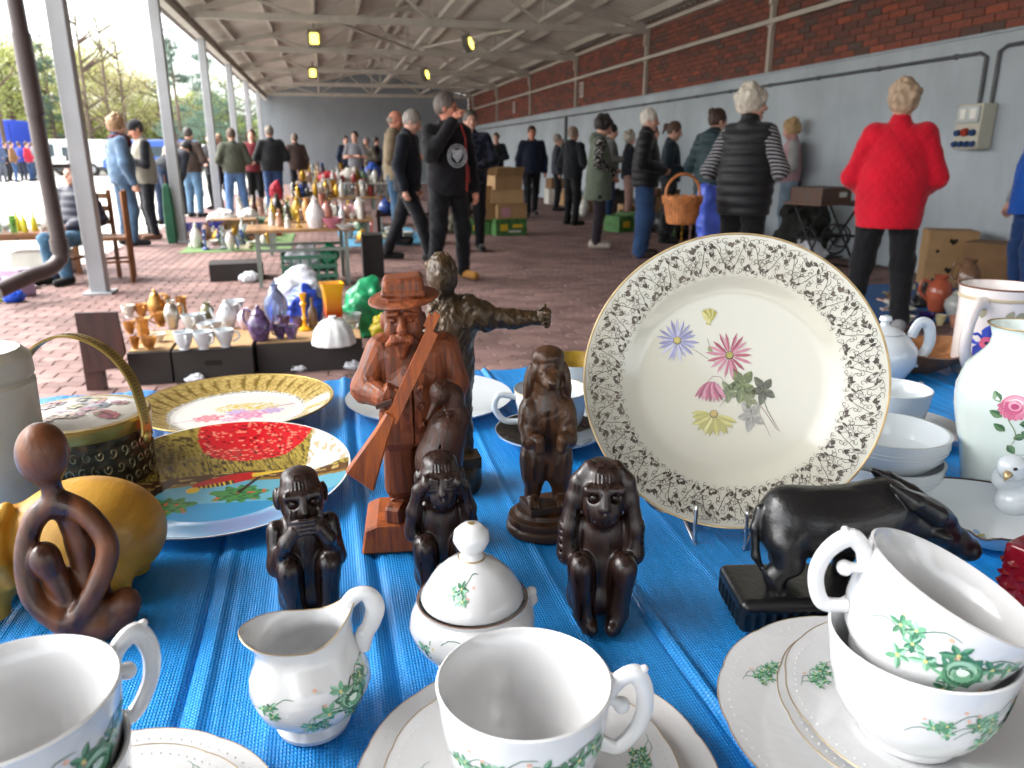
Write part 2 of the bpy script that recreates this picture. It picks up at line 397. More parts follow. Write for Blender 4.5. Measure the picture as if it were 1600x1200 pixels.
stain(plaster, S('#868c8f'), .5); stain(plaster2, S('#6f757a'), .5); stain(steel, S('#8a7a68'), .5); stain(postm, S('#8d8c88'), .5)
mb = MB(); mb.box((WX + .16, 11.5, ZG / 2), (.32, 44.2, ZG)); mb.box((WX + .155, 11.5, ZG + .012), (.35, 44.2, .024))
bev(mb.build('side_wall', plaster, hall), .006)
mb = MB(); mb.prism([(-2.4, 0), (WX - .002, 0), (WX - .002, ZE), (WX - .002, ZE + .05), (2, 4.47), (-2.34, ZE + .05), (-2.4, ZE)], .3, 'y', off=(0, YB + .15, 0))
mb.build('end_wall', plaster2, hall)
# brick band: mortar sheet and bricks proud of it
def brick_mat():
    m = M('brick', S('#7a4a3c'), .8, bump=.6, bs=120); t, b, L = nodes(m)
    g = t.nodes.new('ShaderNodeNewGeometry'); oi = t.nodes.new('ShaderNodeObjectInfo')
    ad = t.nodes.new('ShaderNodeMath'); ad.operation = 'ADD'; L(g.outputs['Random Per Island'], ad.inputs[0]); L(oi.outputs['Random'], ad.inputs[1])
    fr = t.nodes.new('ShaderNodeMath'); fr.operation = 'FRACT'; L(ad.outputs[0], fr.inputs[0])
    cr = t.nodes.new('ShaderNodeValToRGB'); e = cr.color_ramp.elements
    e[0].color = (*S('#54443f'), 1); e[1].color = (*S('#964f3a'), 1)
    for p, c in ((.18, '#643f36'), (.4, '#78473b'), (.62, '#82493a'), (.85, '#6f4036')): x = e.new(p); x.color = (*S(c), 1)
    n = t.nodes.new('ShaderNodeTexNoise'); n.inputs['Scale'].default_value = 30; n.inputs['Detail'].default_value = 6; L(g.outputs['Position'], n.inputs['Vector'])
    rp = t.nodes.new('ShaderNodeMapRange'); rp.inputs[1].default_value = .3; rp.inputs[2].default_value = .7; rp.inputs[3].default_value = .75; rp.inputs[4].default_value = 1.2
    mx = t.nodes.new('ShaderNodeMix'); mx.data_type = 'RGBA'; mx.blend_type = 'MULTIPLY'; mx.inputs[0].default_value = 1
    L(fr.outputs[0], cr.inputs[0]); L(n.outputs[0], rp.inputs[0]); L(cr.outputs[0], mx.inputs[6]); L(rp.outputs[0], mx.inputs[7]); L(mx.outputs[2], b.inputs['Base Color'])
    return m
bm_ = brick_mat()
band = MB().box((WX + .17, 15, (ZG + .024 + 3.62) / 2), (.3, 37.1, 3.62 - ZG - .024)).build('brick_band', M('mortar', S('#5f544d'), .95, var=.2, vs_=20, bump=.4, bs=200), hall)
bspots = []; z = ZG + .03; j = 0
while z < 3.5:
    y = -3.4 + (.131 if j % 2 else 0)
    while y < 33.3: bspots.append((WX + .02 + random.uniform(-.003, .002), y + .125, z + .0325)); y += .262
    z += .077; j += 1
def bseen(s):
    u, v = proj(s); return 0 < u < 1610 and -10 < v
bs_near = sorted([s for s in bspots if s[1] > 4 and bseen(s)], key=lambda s: s[1])[:300]; bset = set(bs_near)
ob = MB().box((0, 0, 0), (.04, .25, .065)).mesh('brick', bm_, 0)
for s in bs_near: mesh_obj('brick', ob, band, s)
rb = MB()
for s in bspots:
    if s not in bset: rb.box(s, (.04, .25, .065))
tag(rb.build('brick_courses', bm_, band, smooth=0), kind='stuff')
# steel on the brick band
TY = [-7.1, -2.8, 1.51, 5.83, 10.15, 14.45, 18.7, 23.05, 27.6, 32.2]
for y in TY:
    mb = MB(); mb.box((WX - .035, y, (ZG + 3.3) / 2 + .02), (.06, .065, 3.3 - ZG)); mb.build('wall_bracket', whitebar, hall)
    MB().box((WX - .045, y, 2.88), (.05, .16, .1)).build('bracket_plate', whitebar, hall); MB().box((WX - .06, y - .03, 3.2), (.1, .05, .22)).build('bracket_arm', whitebar, hall)
MB().box((WX - .1, 15, 2.88), (.05, 36.4, .055)).build('wall_rail', whitebar, hall)
MB().box((WX - .05, 15, ZE - .01), (.09, 37, .06)).build('wall_plate', whitebar, hall)
# roof sheet (corrugated down the slope), purlins, trusses
roofm = M('roof_sheet', S('#c4beb5'), .6, var=.12, vs_=1.2, bump=.05)
stain(roofm, S('#a89e92'), .5)
def roof_side(x0, z0, x1, z1):
    mb = MB(); vs = []; fs = []; y = -10.2; n = 0; pr = [(0, 0), (.075, 0), (.1, .05), (.175, .05), (.2, 0)]  # unseen stretch behind the camera lengthened to keep light off the foreground
    ys = []
    while y < YB + .4:
        for dy, dz in pr[:-1]: ys.append((y + dy, dz))
        y += .2
    xs = [x0 + (x1 - x0) * i / 4 for i in range(5)]
    for yy, dz in ys:
        for x in xs: vs.append((x, yy, z0 + (z1 - z0) * (x - x0) / (x1 - x0) + dz))
    for i in range(len(ys) - 1):
        for k in range(4): fs.append((i * 5 + k, i * 5 + k + 1, i * 5 + 6 + k, i * 5 + 5 + k))
    mb.add(vs, fs); return mb.build('roof_sheet', roofm, hall, smooth=0)
roof_side(-2.35, ZE + .06, 2.0, 4.46); roof_side(2.0, 4.46, WX + .3, ZE + .06)
def rz(x): return ZE + .06 + (4.46 - ZE - .06) * (1 - abs(x - 2) / (4.35 if x < 2 else 4.3))
for x in (-1.7, -.9, 0, .9, 1.85, 2.15, 3.1, 4, 4.9, 5.7):
    MB().box((x, 11.7, rz(x) - .065), (.06, 43.6, .11)).build('purlin', steel, hall)
for y in TY:
    mb = MB(); zb = ZE - .06
    mb.box((2.02, y, zb), (7.96, .10, .11))
    tr = mb.build('truss', steel, hall)
    for a, b, wd in [((-2.0, y, zb + .05), (2, y, 4.28), .1), ((2, y, 4.28), (5.98, y, zb + .05), .1)]: MB().bar(a, b, .09, .1).build('rafter', steel, tr)
    for x in (0, 2, 4): MB().bar((x, y, zb), (x, y, rz(x) - .15), .05, .05).build('truss_post', steel, tr)
    for a, b in (((0, zb), (1.1, rz(1.1) - .15)), ((2, zb), (1.1, rz(1.1) - .15)), ((2, zb), (2.9, rz(2.9) - .15)), ((4, zb), (2.9, rz(2.9) - .15)), ((0, zb), (-1.0, rz(-1.0) - .15)), ((4, zb), (5.0, rz(5.0) - .15))):
        MB().bar((a[0], y + .012, a[1]), (b[0], y + .012, b[1]), .04, .045).build('truss_brace', steel, tr)
for i in range(len(TY) - 1):     # flat wind bracing between the trusses
    if i in (3, 5):
        for a, b in (((0, TY[i]), (2.1, TY[i + 1])), ((4, TY[i]), (2.1, TY[i + 1]))): MB().bar((a[0], a[1], ZE + .01), (b[0], b[1], ZE + .01), .05, .04).build('wind_brace', steel, hall)
MB().box((2.12, 15.4, ZE + .03), (.07, 35.6, .07)).build('long_tie', steel, hall)
MB().box((-.02, 15.4, ZE + .03), (.05, 35.6, .06)).build('long_tie', steel, hall)
MB().box((3.9, 15.4, ZE + .03), (.05, 35.6, .06)).build('long_tie', steel, hall)
mb = MB(); mb.box((-2.03, 15, ZE - .22), (.13, 36.8, .02)).box((-2.03, 15, ZE - .05), (.13, 36.8, .02)).box((-2.03, 15, ZE - .135), (.02, 36.8, .15))
mb.build('eave_beam', steel, hall)
mb = MB(); pts = [(-2.36 + .07 * math.cos(a), ZE + .02 + .07 * math.sin(a)) for a in [math.pi + math.pi * k / 8 for k in range(9)]]
for (xa, za), (xb, zb_) in zip(pts, pts[1:]): mb.bar(((xa + xb) / 2, -3.2, (za + zb_) / 2), ((xa + xb) / 2, YB + .3, (za + zb_) / 2), math.hypot(xb - xa, zb_ - za) + .004, .006, up=(-(zb_ - za), 0, xb - xa))
mb.build('gutter', M('dark_gutter', S('#4a403b'), .5), hall)
for y in (3.2, 7.53, 11.83, 16.1, 20.4, 24.7, 29.0):
    p = bev(MB().box((-2.03, y, 1.6), (.14, .14, 3.2)).build('post', postm, hall), .01)
    bev(MB().box((-2.03, y, .008), (.24, .24, .018)).build('post_foot', postm, p), .003)
# downpipe with its elbow
dp = M('downpipe_brown', S('#3d3230'), .42, var=.15, vs_=8, bump=.1)
pts = [(-2.33, 7.42, 3.3), (-2.29, 7.4, 2.4), (-2.27, 7.38, 1.2), (-2.25, 7.36, .42), (-2.27, 7.34, .32), (-2.34, 7.27, .255), (-2.45, 7.15, .22), (-2.62, 6.9, .14)]
p = MB().tube(crom(pts, 5), .062, 16).build('downpipe', dp, hall)
MB().tube([(-2.285, 7.4, 2.12), (-2.27, 7.385, 1.5)], .071, 16).build('pipe_sleeve', dp, p)
MB().tube([(-2.251, 7.362, .5), (-2.25, 7.36, .4)], .072, 16).build('pipe_collar', dp, p)
for zz in (2.6, 1.1): MB().bar((-2.27, 7.4, zz), (-2.06, 7.5, zz), .03, .03).build('pipe_clamp', dp, p)
# conduits, socket cabinet and switches on the side wall
cond = M('conduit', S('#54585a'), .5)
MB().tube([(WX - .02, 33.3, 2.09), (WX - .02, 6.5, 2.09), (WX - .02, 6.42, 2.05), (WX - .02, 6.42, 1.6)], .018, 8).build('conduit', cond, hall)
MB().tube([(WX - .02, 6.28, 1.6), (WX - .02, 6.28, 2.08), (WX - .02, 6.2, 2.12), (WX - .02, 0, 2.14)], .018, 8).build('conduit', cond, hall)
for y in np.arange(6.8, 30, 1.1): MB().box((WX - .016, float(y), 2.09), (.032, .03, .05)).build('conduit_clip', cond, hall)
MB().box((WX - .03, 19.5, 1.72), (.05, .12, .78)).build('cable_tray', cond, hall)
sb = thing('socket_cabinet', 'beige wall cabinet with blue and red power sockets by the red coat', 'socket box', (WX - .085, 6.36, 1.3))
bgm = M('socket_beige', S('#b9b7a8'), .5, var=.05)
bev(MB().box((0, 0, .14), (.16, .30, .40)).build('casing', bgm, sb), .012)
bev(MB().box((-.088, .0, .245), (.02, .26, .15)).build('cover', M('clear_cover', S('#a9b0b0'), .15, var=.05), sb), .006)
for yy in (-.07, .05): MB().box((-.101, yy, .25), (.006, .07, .09)).build('breaker', M('breaker', S('#d8d8d0'), .4), sb)
blue = M('socket_blue', S('#22416e'), .4); redm = M('socket_red', S('#9c3423'), .4)
for (yy, zz, mm, rr) in [(.09, .09, blue, .028), (0, .095, redm, .036), (-.09, .09, blue, .028), (.105, -.01, blue, .026), (.035, -.01, blue, .026), (-.035, -.01, blue, .026), (-.105, -.01, blue, .026)]:
    MB().tube([(-.078, yy, zz), (-.115, yy, zz - .01)], rr, 14).build('socket', mm, sb)
sw = thing('switch_panel', 'small green and white switch panel on the grey wall far back', 'switch', (WX - .05, 19.75, 1.3))
bev(MB().box((0, 0, .12), (.08, .16, .26)).build('casing', M('switch_green', S('#5f7a6c'), .5), sw), .01)
for zz in (.06, .18): MB().box((-.045, 0, zz), (.012, .11, .08)).build('switch_plate', M('breaker'), sw)
for y, zz in ((18.35, 2.53), (25.2, 2.5)):
    s_ = thing('wall_notice', 'small pale notice plate on the brick band, %s one' % ('nearer' if y < 20 else 'farther'), 'notice', (WX - .01, y, zz))
    MB().box((-.004, 0, .1), (.008, .26, .34)).build('plate', M('notice_white', S('#b4aaa4'), .6), s_)
    for dz in (.02, .1, .18): MB().box((-.0095, 0, dz), (.003, .15, .03)).build('print_line', M('notice_ink', S('#6f6865'), .6), s_)
# lit yellow floodlights on the ties
lampm = M('lamp_lens', S('#e8d86a'), .3, emit=((1, .78, .12), .75)); lampb = M('lamp_body', S('#6b6a64'), .5)
for k, (x, y, a) in enumerate([(-.02, 15.2, 0), (-.12, 21.4, 0), (2.85, 15.75, 48), (2.8, 21.9, 48)]):
    nm = ['nearer lamp of the left row', 'farther lamp of the left row', 'nearer lamp of the right row', 'farther lamp of the right row'][k]
    l = thing('floodlight', 'lit yellow floodlight under the roof, ' + nm, 'floodlight', (x, y, ZE - .02), a, 'floodlights under the roof')
    MB().bar((0, 0, .0), (0, 0, -.12), .03, .03).build('bracket', lampb, l)
    hd = Matrix.Rotation(R(25), 3, 'Y') @ Matrix.Rotation(R(-28), 3, 'X')
    MB().prism([(-.1, -.12), (.1, -.12), (.12, -.2), (.1, -.4), (-.1, -.4), (-.12, -.2)], .12, 'y', off=(0, .05, 0)).build('housing', lampb, l)
    bev(MB().box((0, -.03, -.3), (.15, .05, .2)).build('lens', lampm, l), .03, 3)
    if a: l.rotation_euler = (R(-25), R(38), R(a))
    else: l.rotation_euler = (R(-22), 0, 0)
# ================================================================ PEOPLE
import zlib
def hsh(t): return zlib.crc32(t.encode())
SKIN = {'fair': S('#c99a86'), 'ruddy': S('#bf8068'), 'tan': S('#b58469')}
def cloth(col, kind='plain'):
    nm = 'cloth_%s_%02x%02x%02x' % (kind, *[int(255 * min(1, c ** .45)) for c in col])
    if nm in MATS: return MATS[nm]
    lum = .3 * col[0] + .6 * col[1] + .1 * col[2]; col = tuple(c * (.45 if lum < .02 else .6 if lum < .08 else .8) for c in col)
    m = M(nm, col, .85, var=.14, vs_=9, bump=.35, bs=220, sheen=.15, spec=.25); t, b, L = nodes(m)
    if kind in ('plain', 'denim'): 
        if kind == 'denim':
            m.node_tree.nodes['Noise Texture'].inputs['Scale'].default_value = 5
            [n for n in t.nodes if n.type == 'MAP_RANGE'][0].inputs[3].default_value = .75; [n for n in t.nodes if n.type == 'MAP_RANGE'][0].inputs[4].default_value = 1.45
        return m
    if kind == 'shiny': b.inputs['Roughness'].default_value = .5; return m
    tc = t.nodes.new('ShaderNodeTexCoord'); sx = t.nodes.new('ShaderNodeSeparateXYZ'); L(tc.outputs['Object'], sx.inputs[0])
    def mth(op, a, b_=None):
        n = t.nodes.new('ShaderNodeMath'); n.operation = op
        for i, v in enumerate((a, b_)):
            if v is None: continue
            if isinstance(v, (int, float)): n.inputs[i].default_value = v
            else: L(v, n.inputs[i])
        return n.outputs[0]
    if kind == 'quilt':       # diamond stitching pressed into the cloth
        u = mth('ADD', sx.outputs[0], mth('MULTIPLY', sx.outputs[2], .75)); v = mth('SUBTRACT', sx.outputs[0], mth('MULTIPLY', sx.outputs[2], .75))
        ab = [mth('POWER', mth('ABSOLUTE', mth('SINE', mth('MULTIPLY', x, 52))), .45) for x in (u, v)]
        h = mth('MINIMUM', *ab); bp = t.nodes.new('ShaderNodeBump'); bp.inputs['Strength'].default_value = .4; bp.inputs['Distance'].default_value = .009
        L(h, bp.inputs['Height']); L(bp.outputs[0], b.inputs['Normal'])
    elif kind in ('stripe', 'leopard', 'camo'):
        mx = t.nodes.new('ShaderNodeMix'); mx.data_type = 'RGBA'
        if kind == 'stripe':
            f = mth('GREATER_THAN', mth('SINE', mth('MULTIPLY', mth('ADD', sx.outputs[2], mth('MULTIPLY', sx.outputs[1], .35)), 230)), .45); mx.inputs[7].default_value = (*S('#8f8f93'), 1)
        elif kind == 'leopard':
            vo = t.nodes.new('ShaderNodeTexVoronoi'); vo.inputs['Scale'].default_value = 42; L(tc.outputs['Object'], vo.inputs[0])
            f = mth('LESS_THAN', vo.outputs[0], .34); mx.inputs[7].default_value = (*S('#c9c6c0'), 1)
        else:
            n = t.nodes.new('ShaderNodeTexNoise'); n.inputs['Scale'].default_value = 16; L(tc.outputs['Object'], n.inputs[0])
            f = mth('GREATER_THAN', n.outputs[0], .53); mx.inputs[7].default_value = (*[min(1, c * 2.6 + .02) for c in col], 1)
        L(f, mx.inputs[0]); mx.inputs[6].default_value = (*col, 1); L(mx.outputs[2], b.inputs['Base Color'])
    return m
ARM = {  # elbow, wrist for the right side (x outward)
    'hang': ((.265, -.03, 1.13), (.27, .05, .885)), 'front': ((.285, -.02, 1.14), (.07, .2, 1.06)), 'hold': ((.26, -.02, 1.14), (.15, .25, 1.15)),
    'face': ((.24, .13, 1.2), (.05, .2, 1.5)), 'pocket': ((.25, .0, 1.12), (.14, .17, .97)), 'basket': ((.28, -.06, 1.13), (.24, .2, 1.05)),
    'cross': ((.26, .05, 1.15), (-.05, .2, 1.18)), 'down': ((.22, .2, 1.12), (.16, .36, .92)), 'back': ((.27, -.12, 1.14), (.27, -.1, .89)), 'phone': ((.25, .04, 1.12), (.08, .26, 1.2))}
HEADS = []
def person(label, pos, face, h=1.7, fat=1.0, arms=('hang', 'hang'), top=('plain', '#22252e'), sleeve=None, hem=.86, kind='jacket', trousers=('plain', '#1d1e24'), wide=1.0,
           shoes='#23211f', hair=('short', '#5a4636'), skin='fair', legs='stand', head=(0, 0), lean=0, collar=True, sit=False, group='people at the market', vox=None, hood=False, female=False, extra=None, short_sleeve=False):
    x, y = pos[0], pos[1]; dist = math.hypot(x, y)
    vx = vox or max(.0095, min(.045, dist * .00155)); sc = h / 1.75
    P = thing('person', label, 'person', (x, y, 0), face, group)
    RL = rotm(-lean, 0, 0); piv = np.array([0, 0, .95])
    def T(p): p = np.array(p, float); return piv + RL @ (p - piv) if lean else p
    RH = RL @ rotm(-head[1], 0, head[0]); hp = np.array([0, 0, 1.52])
    def TH(p): return T(hp) + RH @ (np.array(p, float) - hp)
    smp = lambda a: (skin_m if a == 0 else a)
    skin_m = M('skin_' + skin, SKIN[skin], .5, var=.12, vs_=14, sub=.08)
    sw = .185 if not female else .168; hipw = .095 if not female else .1
    # --- joints
    J = {}
    for s in (-1, 1):
        el, wr = ARM[arms[0] if s < 0 else arms[1]]
        J['s', s] = T((s * sw, 0, 1.42)); J['e', s] = T((s * el[0] * (1 + .25 * (fat - 1)), el[1], el[2])); J['w', s] = T((s * wr[0], wr[1] + .06 * (fat - 1), wr[2]))
        if sit:
            J['h', s] = np.array((s * hipw, 0, .5)); J['k', s] = np.array((s * .11, .42, .5)); J['a', s] = np.array((s * .11, .4, .08))
        else:
            st = {'stand': (0, 0, 0, 0), 'stride': (s * .16, s * .3, s * .1, 0), 'apart': (.02, 0, 0, .07), 'shift': (.03 * s, .02 * s, 0, .03)}[legs]
            J['h', s] = np.array((s * hipw, 0, .92)); J['k', s] = np.array((s * (.1 + st[3] * .5), .025 + st[0], .5)); J['a', s] = np.array((s * (.1 + st[3]), -.02 + st[1], .085))
        J['t', s] = J['a', s] + np.array((s * .03, .17, -.045)); J['hl', s] = J['a', s] + np.array((0, -.045, -.04))
    dz = np.array((0, 0, -.42)) if sit else np.zeros(3)
    if sit:
        for k_ in ('s', 'e', 'w'):
            for s in (-1, 1): J[k_, s] = J[k_, s] + dz
    _T, _TH = T, TH
    if sit:
        T = lambda p: _T(p) + dz
        TH = lambda p: _TH(p)
    # --- body: one continuous surface
    B = SDF(); k = .035
    B.ell(T((0, 0, .98)), (.165, .115, .13), RL if lean else None).ell(T((0, .01 + .02 * (fat - 1), 1.13)), (.145 * fat, .11 * fat, .17), RL if lean else None, k).ell(T((0, 0, 1.32)), (.165, .105, .17), RL if lean else None, k)
    B.cone(T((-sw + .03, 0, 1.42)), T((sw - .03, 0, 1.42)), .055, .055, k).cone(T((0, -.01, 1.42)), TH((0, .005, 1.56)), .06, .052, .03)
    for s in (-1, 1):
        B.chain([J['h', s], J['k', s], J['a', s]], [.085, .058, .04], .03).cone(J['hl', s], J['t', s], .038, .03, .02)
        B.chain([J['s', s], J['e', s], J['w', s]], [.056, .042, .03], .03)
        d = J['w', s] - J['e', s]; d /= np.linalg.norm(d); sd_ = np.cross(d, [0, 1, .2]); sd_ /= np.linalg.norm(sd_) + 1e-9
        inw = np.array((-s, .2, 0)); inw = inw - d * (inw @ d); inw /= np.linalg.norm(inw) + 1e-9
        pc = J['w', s] + d * .055; lat = np.cross(d, inw)
        B.cone(J['w', s], pc + d * .02, .029, .034, .015)
        for f_, (ln, o_) in enumerate(((.062, -.03), (.075, -.01), (.07, .01), (.055, .029))):
            b0 = pc + d * .035 + lat * o_; b1 = b0 + d * ln * .55 + inw * .008; b2 = b1 + d * ln * .3 + inw * .03
            B.chain([b0, b1, b2], [.0115, .0105, .009], .004)
        B.chain([pc - lat * .028, pc - lat * .05 + d * .03 + inw * .02, pc - lat * .045 + d * .06 + inw * .035], [.014, .012, .01], .008)
    # head with face
    B.ell(TH((0, .0, 1.645)), (.077, .096, .112), RH, .02).ell(TH((0, .035, 1.582)), (.056, .062, .058), RH, .03)
    B.ell(TH((0, .083, 1.535)), (.026, .02, .016), RH, .02)
    B.cone(TH((0, .096, 1.645)), TH((0, .122, 1.603)), .011, .016, .012).ell(TH((0, .088, 1.664)), (.05, .012, .01), RH, .015)
    for s in (-1, 1):
        B.ell(TH((s * .079, -.004, 1.625)), (.011, .022, .032), RH, .008).ell(TH((s * .031, .1, 1.643)), (.016, .012, .01), RH, .008, True)
        B.ell(TH((s * .044, .07, 1.605)), (.024, .022, .02), RH, .02)
    B.ell(TH((0, .096, 1.57)), (.024, .01, .006), RH, .006)
    B.build('body', min(vx, .014 if dist < 14 else vx), skin_m, P, scale=sc)
    if dist < 14:
        em = M('eye_dark', S('#2a1f1c'), .3)
        for s in (-1, 1): SDF().ell(TH((s * .031, .094, 1.643)), (.013, .008, .006), RH).build('eye', .004, em, P, scale=sc)
        lm = M('lips', S('#9a5a52'), .5); SDF().ell(TH((0, .101, 1.571)), (.022, .008, .0055), RH).build('mouth', .004, lm, P, scale=sc)
    # --- trousers
    tm = cloth(S(trousers[1]), trousers[0]); D = SDF()
    D.ell(T((0, -.005, .97)), (.178 * (1 + .5 * (fat - 1)), .13 * (1 + .5 * (fat - 1)), .14), RL if lean else None)
    for s in (-1, 1):
        if sit: D.chain([J['h', s] + (0, 0, .02), J['k', s], J['a', s] + (0, 0, .03)], [.11, .08, .065], .04)
        else: D.chain([J['h', s] - (0, 0, .02), J['k', s], J['a', s] + (0, 0, .0)], [.107 * (.85 + .15 * wide), .076 * wide, .062 * wide], .045)
    D.disp(ripple(.007, 26, hsh(label) % 99)); D.build('trousers', vx, tm, P, scale=sc)
    # --- shoes
    for s in (-1, 1):
        E = SDF(); E.cone(J['hl', s] + (0, 0, .012), J['t', s] + (0, .01, .008), .05, .042, .02).cone(J['hl', s] + (0, .01, .02), J['a', s] + (0, 0, .02), .046, .05, .02)
        E.clip((0, 0, -1), 0.0); E.build('shoe', min(vx, .012) if dist < 15 else vx, cloth(S(shoes)), P, scale=sc)
    # --- top
    jm = cloth(S(top[1]), top[0] if top[0] in ('quilt', 'camo', 'leopard', 'stripe', 'shiny', 'denim') else 'plain'); fl = .024 if kind != 'shirt' else .012
    if top[0] == 'puffer': jm = cloth(S(top[1]), 'shiny')
    U = SDF(); q = fat
    U.ell(T((0, .012 * q, 1.12)), ((.152 * q + fl), (.117 * q + fl), .22), RL if lean else None).ell(T((0, 0, 1.31)), (.17 + fl + .03 * (q - 1), .11 + fl, .185), RL if lean else None, .05)
    U.cone(T((-sw + .02, -.005, 1.415)), T((sw - .02, -.005, 1.415)), .062 + fl * .6, None, .05)
    if hem < .98: U.ell(T((0, .005, .97)), ((.172 * (.6 + .4 * q) + fl * 1.3), (.125 * (.6 + .4 * q) + fl * 1.3), .42), RL if lean else None, .06)
    if hem < .8: U.cone(T((0, 0, .95)), T((0, 0, .6)), .17, .2, .06)
    nz = RL @ np.array((0, 0, -1.0)); pt = T((0, 0, hem)); U.clip(nz, float(nz @ pt))
    if collar: U.cone(T((0, -.015, 1.47)), T((0, .0, 1.51)), .078, .074, .02); U.cone(T((0, 0.01, 1.50)), T((0, .012, 1.6)), .058, .06, .01, True)
    if hood: U.ell(T((0, -.085, 1.46)), (.12, .06, .085), RL if lean else None, .03)
    def arms_(A, infl, end=1.0):
        for s in (-1, 1):
            w_ = J['e', s] + (J['w', s] - J['e', s]) * end
            if short_sleeve: A.chain([J['s', s], J['s', s] + (J['e', s] - J['s', s]) * .75], [.06 + infl, .052 + infl], .035)
            else: A.chain([J['s', s], J['e', s], w_], [.06 + infl, .05 + infl, .038 + infl], .035)
    if sleeve is None: arms_(U, fl * .75)
    if top[0] == 'puffer': U.disp(lambda x, y, z: -.011 * np.abs(np.sin(z * 3.14159 / .085)))
    else: U.disp(ripple(.0065 if top[0] != 'quilt' else .004, 24 if top[0] != 'quilt' else 15, (hsh(label) + 5) % 97))
    vxt = vx if not (top[0] == 'quilt') else min(vx, .009)
    tp = U.build(kind, vxt, jm, P, scale=sc)
    if sleeve is not None:
        A = SDF(); arms_(A, fl * .5); A.disp(ripple(.006, 26, 4)); A.build('sleeve', vx, cloth(S(sleeve[1]), sleeve[0]), P, scale=sc)
    # --- hair or headgear
    st, hc = hair[:2]; hm = M('hair_' + hc[1:], S(hc), .6, var=.35, vs_=30, bump=.9, bs=140, stretch=(1, 1, .35))
    Hh = SDF(); vh = min(vx, .01) if dist < 15 else vx
    if st == 'bald':
        Hh.ell(TH((0, -.02, 1.625)), (.083, .088, .07), RH).ell(TH((0, .085, 1.65)), (.1, .085, .16), RH, .01, True).ell(TH((0, -.0, 1.73)), (.075, .1, .07), RH, .01, True)
    else:
        e = .012 if st in ('short', 'bun', 'pony', 'cap', 'beanie') else .024
        Hh.ell(TH((0, -.014, 1.662)), (.077 + e, .094 + e, .104 + e), RH)
        if st in ('curly', 'bob'):
            qq = random.Random(hsh(label) % 50)
            for i in range(26):
                a, b_ = qq.uniform(0, 6.28), qq.uniform(-.2, 1.4); r_ = .078 + e * .6
                pq = (r_ * math.cos(a) * math.cos(b_), -.014 + (r_ + .015) * math.sin(a) * math.cos(b_), 1.668 + (r_ + .02) * math.sin(b_))
                Hh.ell(TH(pq), qq.uniform(.022, .032), None, .012)
        if st == 'long': Hh.ell(TH((0, -.05, 1.54)), (.085, .06, .12), RH, .03)
        if st == 'bob': Hh.ell(TH((0, -.035, 1.615)), (.088, .075, .075), RH, .03)
        Hh.ell(TH((0, .112, 1.6)), (.072, .066, .098), RH, .012, True).ell(TH((0, .0, 1.53)), (.12, .085, .055), RH, .015, True)
        if st == 'bun': Hh.ell(TH((0, -.1, 1.715)), (.042, .042, .042), None, .01)
        if st == 'pony': Hh.ell(TH((0, -.13, 1.66)), (.036, .05, .045), None, .01).cone(TH((0, -.14, 1.66)), TH((0, -.15, 1.56)), .03, .016, .02)
        Hh.disp(ripple(.004, 90, 3))
    Hh.build('hair', vh, hm, P, scale=sc)
    if st in ('beanie', 'cap'):
        K = SDF(); K.ell(TH((0, -.008, 1.675)), (.098, .115, .108), RH); pl = RH @ np.array((0, -.25, -1.0)); K.clip(pl, float(pl @ TH((0, 0, 1.672))))
        if st == 'cap': K.box(TH((0, .13, 1.69)), (.06, .055, .008), .006, RH, .01)
        K.build('hat', vh, cloth(S(hair[2] if len(hair) > 2 else '#26272c')), P, scale=sc)
    return P
hair_cap = lambda c, hat: None
def at_feet(px, py): g = G(px, py); return (g.x, g.y)
def at_head(px, py, h): g = G(px, py, h); return (g.x, g.y)
# ---- right side, nearest first
p_red = person('person in a red quilted coat with back turned, black trousers, short curly hair', (3.72, 4.62), -40, 1.63, 1.46, ('pocket', 'pocket'), ('quilt', '#d0102c'), hem=.77, trousers=('plain', '#1b1b20'), wide=1.06,
       shoes='#8b8b8f', hair=('curly', '#a58f78'), legs='apart', female=True, vox=.0085)
p_vest = person('person in a black quilted vest with striped sleeves carrying a wicker basket', (3.12, 5.5), -58, 1.66, 1.3, ('basket', 'front'), ('puffer', '#202126'), sleeve=('stripe', '#26262b'), kind='vest', hem=.8,
       trousers=('plain', '#131318'), hair=('curly', '#b9b2a4'), head=(-38, 0), female=True, vox=.0095)
person('person with blond hair in a pale pink vest and light jeans', at_feet(1222, 388), 62, 1.6, 1.0, ('hold', 'cross'), ('plain', '#b99399'), sleeve=('plain', '#a7a6a4'), kind='vest', hem=.93, trousers=('denim', '#7f93a5'), hair=('bob', '#a98b62'), head=(0, 14), female=True, collar=True)
person('person in a teal hooded coat with hair in a bun, behind the black vest', at_head(1120, 169, 1.66), -62, 1.64, 1.1, ('front', 'front'), ('puffer', '#27434a'), hem=.76, trousers=('plain', '#2b3040'), hair=('bun', '#3d2b22'), head=(-25, 12), hood=True, female=True)
person('person in a dark teal jacket with ponytail in profile, next to the puffer jacket', at_feet(1040, 380), -118, 1.6, 1.0, ('front', 'front'), ('plain', '#22333f'), hem=.9, trousers=('camo', '#17181c'), hair=('pony', '#4c382c'), head=(0, 18), female=True, wide=1.35)
person('white-haired person in a black puffer jacket and wide blue jeans', at_feet(1002, 402), -116, 1.68, 1.12, ('hang', 'front'), ('puffer', '#15161d'), hem=.86, trousers=('denim', '#33507a'), wide=1.45, shoes='#3a2c28', hair=('short', '#c9c3b8'), head=(0, 8))
person('grey-haired person half hidden behind the black puffer jacket', at_head(985, 206, 1.56), -110, 1.56, 1.0, ('hold', 'front'), ('plain', '#2c303c'), trousers=('plain', '#b48f86'), hair=('bob', '#a39c90'), female=True)
